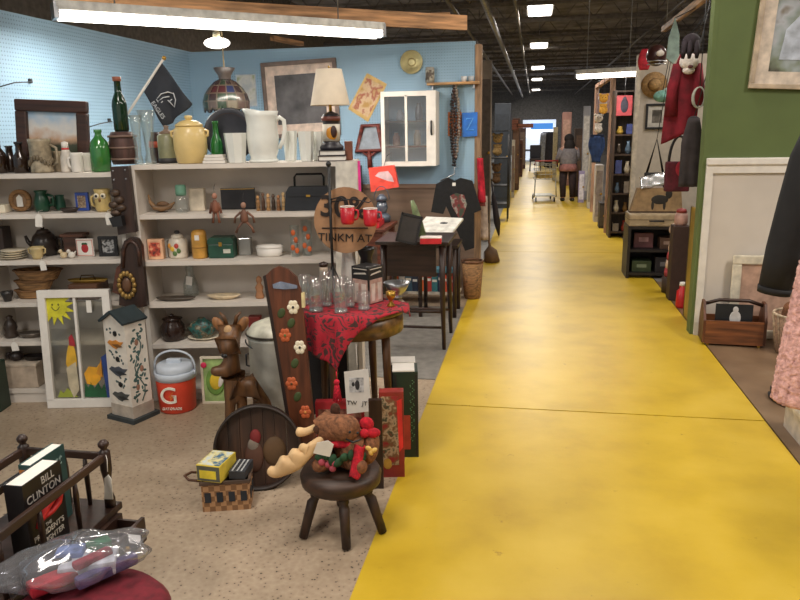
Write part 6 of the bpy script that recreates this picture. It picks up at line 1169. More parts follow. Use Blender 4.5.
for sx in (-1, 1): kid(t, 'end_panel', wood((90, 52, 32), .45, axis='Z'), lambda q: q.prism([(-cdp / 2, .02), (cdp / 2, .02), (cdp / 2, 24 * s), (cdp * .2, 40 * s), (-cdp * .2, 40 * s), (-cdp / 2, 24 * s)], -.009, .009, M=Matrix.Translation((sx * (cw_ / 2), 0, 0)) @ Matrix.Rotation(PI / 2, 4, 'Z')))
kid(t, 'front_panel', CW, lambda q: q.box((0, -cdp / 2 + .008, 13 * s), (cw_ - .02, .016, 22 * s))); kid(t, 'rear_panel', CW, lambda q: q.box((0, cdp / 2 - .008, 13 * s), (cw_ - .02, .016, 22 * s))); kid(t, 'bottom', CW, lambda q: q.box((0, 0, .03), (cw_ - .02, cdp - .034, .016)))
kid(t, 'handle', DWOOD, lambda q: q.tube([(-cw_ / 2 + .01, 0, 37 * s), (-cw_ * .25, 0, 41 * s), (cw_ * .25, 0, 41 * s), (cw_ / 2 - .01, 0, 37 * s)], .014, 8))
for sx in (-1, 1):
    for sy in (-1, 1): kid(t, 'foot', BRASS, lambda q: q.box((sx * cw_ * .42, sy * cdp * .4, .01), (.02, .02, .02)))
pp_ = p + Vector((-.01, -.06, .04)); m = MB(); m.box((0, 0, 17 * s), (32 * s, .006, 34 * s)); o = tag(m.build('record_sleeve', mat((30, 34, 38), .4), None, pp_, -.08), 'dark record sleeve with pale figure standing in the wooden carrier', 'record sleeve'); kid(o, 'printed_figure', mat((190, 190, 190), .5), lambda q: [q.ball((.01, -.003, 21 * s), (5 * s, .002, 7 * s)), q.ball((.01, -.003, 29 * s), (2.5 * s, .002, 3 * s))] and None)
o = frame('leaning_frame', 'cream framed pinkish picture leaning on the white wainscot behind the basket', 'picture', ((733, 249), (800, 334)), 0, 9, .03, mat((206, 198, 178), .6), WHITE, mat((184, 150, 130), .7, var=.12), Y=5.69, lean=.03); o.location.z = .004
p = fl(797, 353); s = mpp(p); t = thing('wicker_hamper', 'open wicker basket beside the leaning cream frame', 'basket', p, 0); WK2 = wood((140, 112, 90), .8, sc=16)
kid(t, 'body', WK2, lambda q: q.lathe([(a * s, b * s) for a, b in [(0, 0), (19, 0), (20, 1), (25, 40), (23.5, 40), (18.5, 2), (0, 2)]], n=24)); kid(t, 'rim', wood((196, 176, 150), .7), lambda q: q.tube([(24.4 * s * math.cos(a), 24.4 * s * math.sin(a), 40 * s) for a in [2 * PI * j / 24 for j in range(24)]], 1.4 * s, 6, closed=True))
kid(t, 'stake', wood((170, 146, 120), .7), lambda q: [q.tube([(19.8 * s * math.cos(a), 19.8 * s * math.sin(a), 2 * s), (25.3 * s * math.cos(a), 25.3 * s * math.sin(a), 40 * s)], .9 * s, 5) for a in [2 * PI * j / 18 for j in range(18)]] and None)
bz = p + Vector((-.02, 0, 2.6 * s)); t = thing('teddy_bear', 'brown teddy bear peeping out of the wicker basket', 'plush toy', bz, 0)
skin('body', [(0, 0, .09), (0, 0, .26), (0, -.01, .38), (-.1, -.04, .27), (.1, -.04, .27)], [(0, 1), (1, 2), (1, 3), (1, 4)], [.085, .09, .075, .04, .04], mat((110, 72, 48), .95, var=.25, sc=60, bump=.5), t)
for sx in (-1, 1): kid(t, 'ear', mat((96, 62, 42), .95), lambda q: q.ball((sx * .06, -.0, .455), (.03, .02, .03)))
kid(t, 'muzzle', mat((150, 110, 80), .95), lambda q: q.ball((0, -.075, .37), (.035, .03, .028))); kid(t, 'nose', BLACK, lambda q: q.ball((0, -.105, .378), .01))
# clothes rail with jacket and fluffy coat at the right picture edge
CRX = at(838, 60, 3.0); zr = 1.72
a = at(850, 80, 2.0); t = thing('clothes_rail', 'metal clothes rail at the right picture edge carrying jacket and coat', 'rack', (1.93, 2.75, 0), 0)
kid(t, 'bar', STEEL, lambda q: q.tube([(0, -.9, zr), (0, .9, zr)], .014, 10))
for y in (-.88, .88): kid(t, 'upright', STEEL, lambda q: q.tube([(0, y, .02), (0, y, zr)], .016, 10)); kid(t, 'foot', STEEL, lambda q: q.tube([(-.14, y, .02), (.14, y, .02)], .016, 8))
def hangergarment(name, label, cat, y, top, hem, sw, col_, sleeve_pts, rad, fl_=None):
    t = thing(name, label, cat, (1.93, y, 0), 0)
    kid(t, 'hanger', DWOOD, lambda q: q.tube([(-sw, 0, top - .05), (0, 0, top + .03), (0, 0, zr - .035), (.032, 0, zr), (0, 0, zr + .026)], .005, 6))
    def body(u_, v_):
        a = 2 * PI * u_; ww = sw * (.55 + .55 * min(1, v_ * 5)) ; th = .07 + .03 * v_ + .012 * math.sin(a * 5) * v_
        return (ww * math.cos(a), th * math.sin(a), top - (top - hem) * v_)
    kid(t, 'body', col_, lambda q: q.sheet(body, 36, 20, .004))
    kid(t, 'sleeve', col_, lambda q: q.tube(sleeve_pts, rad, 14))
    return t
# jacket
JY = 3.0; ja = [onY(px, py, JY) - Vector((1.93, JY, 0)) for px, py in [(826, 120), (811, 160), (797, 205), (784, 250), (774, 291)]]
JM = mat((30, 30, 32), .85, var=.2, sc=8, bump=.4)
t = hangergarment('black_jacket', 'black jacket with long hanging sleeve on the rail at right edge', 'jacket', JY, 1.6, .86, .19, JM, [tuple(p) for p in ja], [.06, .075, .07, .066, .06])
kid(t, 'cuff', mat((22, 22, 24), .8), lambda q: q.tube([tuple(ja[-1] + (ja[-2] - ja[-1]) * .1), tuple(ja[-1] + (ja[-1] - ja[-2]) * .06)], [.064, .061], 14))
PKY = 2.45; pa = [onY(px, py, PKY) - Vector((1.93, PKY, 0)) for px, py in [(838, 230), (826, 275), (816, 320), (806, 360), (798, 402)]]
PM = mat((232, 172, 166), .95, var=.18, sc=60, bump=.9)
t = hangergarment('pink_coat', 'fluffy pale pink coat hanging nearest at the right picture edge', 'coat', PKY, 1.48, .62, .16, PM, [tuple(p) for p in pa], [.07, .075, .075, .075, .072])
random.seed(9)
def pile(u_, v_):                                # shaggy surface wrapped round the sleeve
    f = min(3.999, v_ * 4); i = int(f); c = pa[i].lerp(pa[i + 1], f - i); d_ = (pa[i + 1] - pa[i]).normalized(); x_ = d_.orthogonal().normalized(); a_ = 2 * PI * u_
    n_ = x_ * math.cos(a_) + d_.cross(x_) * math.sin(a_); k_ = int(round(u_ * 56)) % 56
    h_ = math.sin(k_ * 12.9898 + round(v_ * 70) * 78.233) * 43758.5453; h_ -= math.floor(h_)
    return tuple(c + n_ * (.077 + .009 * h_))
o = kid(t, 'pile', PM, lambda q: q.sheet(pile, 56, 70, .002)); o['kind'] = 'stuff'
p = fl(788, 462); t = thing('white_bench', 'low white padded bench below the pink coat at right edge', 'bench', (p.x + .33, p.y + .22, 0), 0); kid(t, 'seat', mat((206, 196, 184), .7), lambda q: q.box((0, 0, .15), (.44, .5, .06), bev=.02)); kid(t, 'base', mat((190, 180, 168), .7), lambda q: q.box((0, 0, .06), (.42, .48, .12)))
p = fl(783, 424); t = thing('dark_shoe', 'dark shoe on the brown floor beside the white bench', 'shoe', (p.x + .1, p.y + .35, 0), .2); kid(t, 'upper', mat((36, 36, 44), .6), lambda q: q.ball((0, 0, .05), (.045, .12, .045))); kid(t, 'sole', BLACK, lambda q: q.lathe([(0, 0), (.05, 0), (.052, .02), (0, .02)], n=20, sy=2.5))
# ------------------------------------------------------------------ right booth behind the green wall
WPX = onY(638, 120, 9.2).x
m = MB(); m.box((WPX + 1.3, 9.25, 1.2), (2.6, .08, 2.4)); struct('wall_booth', m, mat((190, 180, 166), .7, var=.04))
m = MB(); m.box((WPX - .02, 9.23, 1.2), (.05, .1, 2.42)); struct('trim_4', m, mat((200, 190, 174), .6))
o = frame('framed_photo', 'black framed small picture with pale mat on the white booth wall', 'picture', ((646, 104), (668, 129)), 0, 2.2, .03, BLACK, mat((190, 186, 178), .6), patch([(.4, (70, 66, 60)), (.6, (130, 124, 116))], 8), Y=9.19, mat_w=4)
p = onY(654, 85, 9.207); s = mpp(p); t = thing('hanging_straw_hat', 'round straw hat hanging on the white booth wall above the frame', 'hat', p, 0); kid(t, 'brim', mat((166, 132, 88), .8, var=.15, sc=40), lambda q: q.lathe([(0, 0), (12 * s, .01), (12.6 * s, .02), (6 * s, .03), (0, .03)], n=26, rot=(PI / 2, 0, 0))); kid(t, 'crown', mat((176, 142, 96), .8, var=.15, sc=40), lambda q: q.lathe([(6 * s, .028), (5.4 * s, .12), (3 * s, .15), (0, .15)], n=20, rot=(PI / 2, 0, 0))); kid(t, 'band', mat((100, 70, 50), .8), lambda q: q.lathe([(6.1 * s, .03), (6.15 * s, .03), (6.05 * s, .05), (6 * s, .05), (6.1 * s, .03)], n=20, rot=(PI / 2, 0, 0)))
# hanging pole along the aisle
a, b = onX(700, 2, 1.46), onX(640, 47, 1.46); zz = (a.z + b.z) / 2
t = thing('hanging_pole', 'light wooden pole along the right booth front carrying hats and robe', 'pole', (1.46, 7.3, zz), 0); kid(t, 'pole', LWOODY, lambda q: q.box((0, 0, 0), (.05, 4.2, .06)))
for y in (-1.9, 1.9): kid(t, 'hanger_wire', STEEL, lambda q: q.tube([(0, y, .03), (0, y, 4.3 - zz)], .005, 5))
def hung(name, label, cat, px, py, Y): 
    p = onY(px, py, Y); t = thing(name, label, cat, p, 0); L = zz - .03 - p.z
    if L > 0: kid(t, 'cord', CHAR, lambda q: q.tube([(0, 0, 0), (1.46 - p.x, 0, L)], .004, 5))
    return t, mpp(p)
t, s = hung('football_helmet', 'dark maroon helmet with grille hanging below the wooden pole', 'helmet', 657, 46, 8.4); HM = mat((62, 36, 34), .3)
kid(t, 'shell', HM, lambda q: q.ball((0, 0, -9 * s), (10 * s, 11 * s, 10.5 * s))); kid(t, 'emblem', mat((190, 180, 170), .5), lambda q: q.ball((2 * s, -10.6 * s, -8 * s), (4 * s, 1 * s, 3 * s))); kid(t, 'face_guard', STEEL, lambda q: [q.tube([(-9 * s, -4 * s, z * s), (-4 * s, -13 * s, z * s), (4 * s, -13 * s, z * s), (9 * s, -4 * s, z * s)], .6 * s, 5) for z in (-15, -18)] and None)
t, s = hung('red_bag', 'small bright red cloth bag hanging left of the helmet', 'bag', 645, 49, 8.8); kid(t, 'pouch', mat((190, 44, 60), .8, var=.2), lambda q: q.sheet(lambda u_, v_: ((4 + 3 * math.sin(PI * v_)) * s * math.cos(2 * PI * u_) * (1 - .3 * (1 - v_)), 3 * s * math.sin(2 * PI * u_) * math.sin(PI * (v_ * .9 + .05)), -20 * s * v_), 18, 10, .003))
t, s = hung('teal_cloth', 'pale grey-green pointed cloth hanging from the wooden pole', 'cloth', 675, 18, 7.6); kid(t, 'cloth', mat((136, 156, 148), .9), lambda q: q.prism([(0, 0), (5 * s, -16 * s), (6 * s, -36 * s), (1 * s, -44 * s), (-6 * s, -38 * s), (-5 * s, -20 * s)], -.02, .02))
t, s = hung('knitted_hat', 'pale teal knitted cap below the straw hat', 'cap', 663, 90, 8.6); kid(t, 'cap', mat((120, 168, 156), .9, var=.2, sc=30), lambda q: q.ball((0, 0, -6 * s), (9 * s, 7 * s, 6 * s))); kid(t, 'pompom', mat((170, 196, 186), .9), lambda q: q.ball((3 * s, -2 * s, -1 * s), 3 * s))
t, s = hung('black_hats', 'bunch of black knitted hat with tassels above the red santa robe', 'hat', 692, 33, 6.4); BK = mat((44, 36, 42), .9, var=.2, sc=30)
kid(t, 'crown', BK, lambda q: q.ball((0, 0, -9 * s), (9 * s, 8 * s, 9 * s))); 
for x in (-7, -2, 4): kid(t, 'tassel', BK, lambda q: q.tube([(x * s, -5 * s, -8 * s), (x * 1.15 * s, -7 * s, -18 * s), (x * 1.2 * s, -7 * s, -25 * s)], [2.6 * s, 3 * s, 1.4 * s], 8))
t, s = hung('santa_robe', 'red santa robe with white beard collar hanging at the booth front', 'costume', 688, 52, 6.75); RBE = mat((112, 20, 34), .9, var=.2, sc=12, bump=.4)
def robe(u_, v_):
    a = 2 * PI * u_; ww = (7 + 9 * min(1, v_ * 3)) * s; return (ww * math.cos(a) - 4 * s * v_, (4 + 3 * v_) * s * math.sin(a) + 1.2 * s * math.sin(a * 6) * v_, -(2 + (80 - 8 * math.cos(a)) * v_) * s)
kid(t, 'robe', RBE, lambda q: q.sheet(robe, 36, 20, .004)); kid(t, 'sleeve', RBE, lambda q: q.tube([(-9 * s, -2 * s, -12 * s), (-13 * s, -4 * s, -36 * s), (-13 * s, -4 * s, -62 * s)], [5 * s, 5.5 * s, 6.5 * s], 12)); kid(t, 'sleeve', RBE, lambda q: q.tube([(9 * s, -2 * s, -12 * s), (12 * s, -4 * s, -34 * s), (11 * s, -4 * s, -52 * s)], [5 * s, 5.5 * s, 6.5 * s], 12))
wb = kid(t, 'beard', mat((224, 214, 208), .95, var=.1, sc=50, bump=.8), lambda q: [q.ball((0, -9 * s, -10 * s), (9.5 * s, 4 * s, 8 * s)), q.ball((0, -9 * s, -18 * s), (6 * s, 3 * s, 4 * s))] and None); kid(wb, 'mouth', mat((90, 50, 50), .8), lambda q: q.ball((1 * s, -12.6 * s, -15 * s), (2.6 * s, 1 * s, 1.6 * s)))
p = onY(700, 86, 6.05); s = mpp(p); t = thing('hanging_cable', 'coil of pale cable hanging beside the green wall end', 'cable', p, 0); kid(t, 'coil', mat((150, 150, 140), .5), lambda q: [q.tube([((5 + j * .6) * s * math.cos(a), j * 1.4 * s, (-11 + 10 * math.sin(a)) * s) for a in [2 * PI * i / 20 for i in range(20)]], .7 * s, 5, closed=True) for j in range(3)] and None); kid(t, 'tie', CHAR, lambda q: q.tube([(0, 0, 0), (0, 0, (zz - p.z))], .004, 5))
t, s = hung('black_tote', 'black tote bag with triangular strap at the white booth wall', 'bag', 657, 139, 8.5); kid(t, 'strap', BLACK, lambda q: q.tube([(-8 * s, 0, -34 * s), (0, 0, 0), (8 * s, 0, -34 * s)], 1.3 * s, 6)); kid(t, 'body', mat((34, 32, 34), .7), lambda q: q.box((0, 0, -44 * s), (20 * s, 6 * s, 22 * s), bev=.01))
t, s = hung('maroon_handbag', 'maroon and black handbag with long looped strap near green wall', 'bag', 680, 136, 7.0); kid(t, 'strap', BLACK, lambda q: q.tube([(-9 * s * math.cos(a), 0, (-26 + 26 * math.sin(a)) * s) for a in [PI * j / 14 for j in range(15)]], 1.4 * s, 6)); kid(t, 'body', mat((92, 30, 44), .8, var=.2, sc=20), lambda q: q.box((0, 0, -40 * s), (24 * s, 8 * s, 30 * s), bev=.015)); kid(t, 'red_panel', mat((170, 40, 60), .8), lambda q: q.ball((3 * s, -4 * s, -32 * s), (6 * s, 1 * s, 8 * s)))
t, s = hung('dark_coat', 'dark grey coat hanging close to the green wall end', 'coat', 694, 118, 6.25); kid(t, 'coat', mat((52, 46, 48), .9, var=.2, sc=10), lambda q: q.sheet(lambda u_, v_: ((5 + 5 * min(1, v_ * 3)) * s * math.cos(2 * PI * u_), (3 + 2 * v_) * s * math.sin(2 * PI * u_) + s * math.sin(12 * PI * u_) * v_, -68 * s * v_), 30, 14, .004))
kid(t, 'collar', mat((40, 36, 38), .9), lambda q: q.ball((0, 0, -1 * s), (5.4 * s, 3.4 * s, 3 * s)))
# shelf unit with suitcases
SX = onY(655, 250, 7.95).x
t = thing('black_shelf_unit', 'low black shelf unit beside the yellow aisle in the right booth', 'shelf', (SX, 8.15, 0), 0); BKW = mat((34, 30, 30), .5)
for sx in (-1, 1): kid(t, 'side_panel', BKW, lambda q: q.box((sx * .27, 0, .28), (.03, .4, .56)))
for z in (.05, .3, .545): kid(t, 'shelf', BKW, lambda q: q.box((0, 0, z), (.51, .4, .025)))
kid(t, 'back', BKW, lambda q: q.box((0, .195, .28), (.54, .01, .5)))
goods = [('pink_book', 'faded pink picture book in the black shelf unit', 'book', (-.1, .3, .13), (.2, .04, .16), (110, 70, 74)), ('brown_case', 'small brown case in the upper bay of the black shelf unit', 'case', (.13, .3, 0), (.14, .2, .12), (90, 66, 54)), ('green_box', 'dark green box in the lower bay of the black shelf unit', 'box', (-.12, .05, 0), (.2, .24, .12), (52, 66, 44)), ('black_box', 'black box in the lower bay of the black shelf unit, right', 'box', (.12, .05, 0), (.2, .24, .16), (36, 34, 38))]
for nm, lab, cat, (x, z, _), sz, c in goods:
    m = MB(); m.box((0, 0, sz[2] / 2), sz, bev=.004); o = tag(m.build(nm, mat(c, .5), None, (SX + x, 8.12, z + .0135), 0), lab, cat); kid(o, 'label', mat(tuple(min(255, v_ + 70) for v_ in c), .6), lambda q: q.box((0, -sz[1] / 2 - .0005, sz[2] * .55), (sz[0] * .5, .001, sz[2] * .3)))
for k, (nm, lab, c, sz, z) in enumerate([('beige_suitcase', 'flat beige suitcase lying on the black shelf unit', (168, 150, 122), (.56, .36, .13), .5605)]):
    t = thing(nm, lab, 'suitcase', (SX, 8.14, z), 0); kid(t, 'shell', mat(c, .6), lambda q: q.box((0, 0, sz[2] / 2), sz, bev=.015)); kid(t, 'seam', mat((110, 96, 76), .5), lambda q: q.box((0, 0, sz[2] * .55), (sz[0] + .004, sz[1] + .004, .008))); kid(t, 'handle', BLACK, lambda q: q.tube([(-.07, -.18, .06), (-.07, -.205, .06), (.07, -.205, .06), (.07, -.18, .06)], .008, 6))
t = thing('tan_picture_case', 'tan case with black horse picture standing on the beige suitcase', 'suitcase', (SX + .01, 8.16, .692), 0); kid(t, 'shell', mat((150, 124, 90), .6), lambda q: q.prism([(-.27, 0), (.27, 0), (.24, .26), (-.2, .26)], -.06, .06)); kid(t, 'edge', mat((70, 52, 40), .5), lambda q: q.box((0, 0, .008), (.55, .13, .016)))
hp = kid(t, 'horse_print', mat((44, 40, 36), .7), lambda q: [q.ball((.03, -.06, .14), (.09, .003, .05)), q.ball((.12, -.06, .2), (.035, .003, .05)), q.ball((-.04, -.06, .08), (.015, .003, .05)), q.ball((.08, -.06, .08), (.015, .003, .05))] and None)
t = thing('silver_packet', 'crumpled shiny silver packet lying on top of the tan case', 'packet', (SX - .04, 8.14, .9535), .15); random.seed(4); kid(t, 'foil', mat((214, 214, 216), .25, .8, var=.05), lambda q: q.sheet(lambda u_, v_: ((u_ - .5) * .26, (v_ - .5) * .09, .075 + .07 * (u_ - .5) * .8 + .065 * math.sin(PI * v_ - PI / 2 + .5) + .008 * math.sin(13 * u_) * math.cos(9 * v_)), 14, 8, .004)); kid(t, 'underside', mat((170, 160, 156), .6), lambda q: q.box((0, 0, .012), (.2, .08, .024), bev=.006))
t = thing('tall_canister', 'cream and pink jar on a stand near the yellow reflection panel', 'jar', (onY(682, 207, 7.0).x, 7.0, 0), 0); kid(t, 'stand', mat((58, 40, 36), .6), lambda q: q.box((0, 0, .35), (.15, .16, .7), bev=.006)); kid(t, 'jar', mat((190, 150, 140), .5), lambda q: q.lathe([(0, .701), (.05, .701), (.06, .73), (.058, .79), (.045, .82), (0, .82)], n=18)); kid(t, 'lid', mat((150, 60, 60), .5), lambda q: q.lathe([(0, .821), (.05, .821), (.04, .85), (0, .86)], n=16))
p = fl(672, 304); m = MB(); m.lathe([(0, 0), (.05, 0), (.055, .02), (.05, .15), (.03, .17), (.03, .2), (0, .2)], n=18); o = tag(m.build('red_container', mat((190, 30, 36), .4), None, (p.x + .06, p.y - .12, 0), 0), 'little bright red container on the floor near the yellow reflection panel', 'container'); kid(o, 'white_cap', WHITE, lambda q: q.lathe([(0, .201), (.032, .201), (.03, .23), (0, .23)], n=14))
p = fl(668, 284); t = thing('striped_toy', 'pink and cream striped soft toy between shelf unit and yellow reflection panel', 'plush toy', (onY(674, 258, 7.3).x, 7.3, .16), 0)
kid(t, 'stool', mat((60, 46, 40), .6), lambda q: q.lathe([(0, -.16), (.1, -.16), (.1, -.002), (0, -.002)], n=16))
for k in range(5): kid(t, 'stripe', mat([(170, 70, 76), (206, 180, 160)][k % 2], .9), lambda q: q.lathe([(0, .08 * k), (.08 - .008 * k, .08 * k), (.085 - .008 * k, .08 * k + .04), (.078 - .008 * k, .08 * k + .079), (0, .08 * k + .079)], n=16))
kid(t, 'head', mat((206, 180, 160), .9), lambda q: q.ball((0, 0, .46), .065))
a = onX(690, 215, 1.335); t = thing('yellow_reflection', 'tall ochre panel coloured as the aisle floor reflected in glass, at the green wall end', 'board', (1.31, 6.13, 0), 0); kid(t, 'board', mat((150, 122, 44), .5, var=.2, sc=3), lambda q: q.box((0, 0, .47), (.02, .46, .94))); kid(t, 'dark_edge', mat((70, 60, 30), .6), lambda q: [q.box((0, s_ * .236, .47), (.026, .012, .94)) for s_ in (-1, 1)] and None)  # yellow floor reflected in a glass side, put in as a solid coloured panel
# curio cabinet column and wooden booth frame
t = thing('curio_cabinet', 'tall narrow dark wooden curio cabinet of trinkets right of the aisle', 'cabinet', (1.33, 11.15, 0), 0); CB = wood((66, 50, 40), .5, axis='Z'); cw_, ch = .42, 2.1
for sx in (-1, 1): kid(t, 'side_panel', CB, lambda q: q.box((sx * (cw_ / 2), 0, ch / 2), (.03, .36, ch)))
kid(t, 'back', CB, lambda q: q.box((0, .17, ch / 2), (cw_, .02, ch)))
zs_ = [.08, .36, .64, .92, 1.2, 1.48, 1.8, 2.085]
for z in zs_: kid(t, 'shelf', CB, lambda q: q.box((0, -.005, z), (cw_ - .034, .34, .022)))
random.seed(21); PALS = [(130, 120, 110), (60, 70, 120), (150, 60, 50), (190, 180, 160), (70, 60, 50), (120, 90, 50), (90, 110, 130), (170, 140, 60)]
SHN = {0: 'bottom', 1: 'second lowest', 2: 'third lowest', 3: 'middle', 4: 'fifth', 5: 'sixth', 6: 'top'}; CN = ['grey', 'blue', 'red', 'ivory', 'brown', 'ochre', 'pale blue', 'gold']
for k, z in enumerate(zs_[:-1]):
    for j in range(3):
        ci = (k * 3 + j * 2) % 8; hh_ = random.uniform(.1, .19); r = random.uniform(.035, .055); m = MB()
        if (k + j) % 3 == 0: m.box((0, 0, hh_ / 2), (r * 1.8, .1, hh_), bev=.004)
        else: m.lathe([(0, 0), (r * .7, 0), (r, hh_ * .35), (r * .5, hh_ * .75), (r * .6, hh_), (0, hh_)], n=12)
        tag(m.build('trinket', mat(PALS[ci], .25), None, (1.33 - .125 + j * .125, 11.05, z + .012), 0), '%s trinket on the %s shelf of the curio cabinet, %s' % (CN[ci], SHN[k], ['left', 'middle', 'right'][j]), 'trinket', 'trinkets in the curio cabinet')
# goods above and beside
def stackbox(nm, lab, cat, px0, px1, py0, py1, Y, dep, m, extra=None):
    a = onY(px0, py1, Y); b = onY(px1, py0, Y); t = thing(nm, lab, cat, ((a.x + b.x) / 2, Y, a.z), 0); w_, h_ = b.x - a.x, b.z - a.z
    kid(t, 'body', m, lambda q: q.box((0, dep / 2, h_ / 2), (w_, dep, h_), bev=min(.01, w_ * .05))); 
    if extra: extra(t, w_, h_)
    return t
m = MB(); 
for px in (590.5, 613.5): pass
fr_ = thing('booth_frame', 'pale pinkish wooden stud frame rising over the curio cabinet', 'frame', (1.12, 11.6, 0), 0)
ST = wood((176, 140, 118), .7, axis='Z'); y0, y1 = 11.5, 14.4
h0 = onX(613, 78, 1.12).z
for y in (y0, y1): kid(fr_, 'stud', ST, lambda q: q.box((0, y - 11.6, h0 / 2), (.07, .07, h0)))
kid(fr_, 'top_rail', wood((176, 140, 118), .7, axis='Y'), lambda q: q.box((0, (y0 + y1) / 2 - 11.6, h0 + .03), (.07, y1 - y0 + .07, .06))); kid(fr_, 'cross_rail', LWOOD, lambda q: q.box((.6, y0 - 11.6, h0 + .03), (1.13, .06, .06)))
def poster(nm, lab, px0, px1, py0, py1, Y, c, cc):
    t = stackbox(nm, lab, 'poster', px0, px1, py0, py1, Y, .015, mat(c, .6)); a = onY(px0, py1, Y); b = onY(px1, py0, Y); w_, h_ = b.x - a.x, b.z - a.z
    kid(t, 'figure', mat(cc, .6, var=.3, sc=20), lambda q: [q.ball((0, -.002, h_ * .5), (w_ * .25, .004, h_ * .35)), q.ball((0, -.002, h_ * .8), (w_ * .14, .004, h_ * .13))] and None)
    kid(t, 'hanging_wire', STEEL, lambda q: q.tube([(0, .007, h_ * .98), (0, .0, max(h_ * 1.02, h0 + .0 - a.z))], .004, 5)); return t
poster('pink_poster', 'pinkish white poster hanging in the wooden stud frame', 596, 611, 93, 113, 12.4, (206, 170, 170), (220, 200, 190))
poster('red_poster', 'red poster with dark figure hanging above the curio cabinet', 616, 633, 95, 116, 10.9, (160, 60, 66), (40, 36, 50))
def plush(nm, lab, px, py, Y, c, k, up):
    p = onY(px, py, Y); s = mpp(p) * k
    if up in (1.5, .88): p.z = {1.5: 1.108, .88: .628}[up] + 1.6 * s
    t = thing(nm, lab, 'plush toy', p, 0); m_ = mat(c, .95, var=.15, sc=40)
    skin('body', [(0, 0, 5 * s), (0, 0, 10 * s), (-4 * s, -1 * s, 9 * s), (4 * s, -1 * s, 9 * s), (-3 * s, -3 * s, 1 * s), (3 * s, -3 * s, 1 * s)], [(0, 1), (1, 2), (1, 3), (0, 4), (0, 5)], [x * s for x in (4, 3.4, 2, 2, 2.2, 2.2)], m_, t)
    hd = kid(t, 'head', m_, lambda q: q.ball((0, 0, 15 * s), (4.4 * s, 4 * s, 4.2 * s)))
    for sx in (-1, 1): kid(hd, 'ear', m_, lambda q: q.ball((sx * 3.4 * s, 0, 18.4 * s), 1.6 * s, n=8)); kid(hd, 'eye', BLACK, lambda q: q.ball((sx * 1.5 * s, -3.7 * s, 15.6 * s), .5 * s, n=6))
    kid(t, 'loop', CHAR, lambda q: q.tube([(0, 0, 19 * s), (0, 0, up - p.z)], .004, 5)); return t
plush('hanging_plush', 'yellow and orange plush toy hanging in the stud frame', 603, 114, 11.6, (230, 170, 70), 1.0, h0)
plush('hanging_plush', 'white plush animal hanging below the yellow plush toy', 598, 133, 11.9, (214, 206, 196), .95, h0 - .5)
t = plush('tan_plush', 'tan plush toy on the black rack left of the aisle', 497, 181, 13.0, (176, 146, 96), 1.1, 1.5)
p = onY(597, 136, 12); s = mpp(p); t = thing('denim_bundle', 'bundle of blue denim clothes hanging below the white plush animal', 'clothes', p, 0); kid(t, 'cloth', mat((44, 66, 110), .9, var=.25, sc=12, bump=.5), lambda q: q.sheet(lambda u_, v_: ((6 + 2 * math.sin(5 * v_)) * s * math.cos(2 * PI * u_), 4 * s * math.sin(2 * PI * u_) + s * math.sin(10 * PI * u_), -26 * s * v_), 24, 10, .004)); kid(t, 'hanger', STEEL, lambda q: q.tube([(0, 0, -1 * s), (0, 0, h0 - p.z)], .005, 5)); kid(t, 'waistband', mat((34, 44, 70), .9), lambda q: q.box((0, 0, 0), (13 * s, 6 * s, 3 * s), bev=.01))
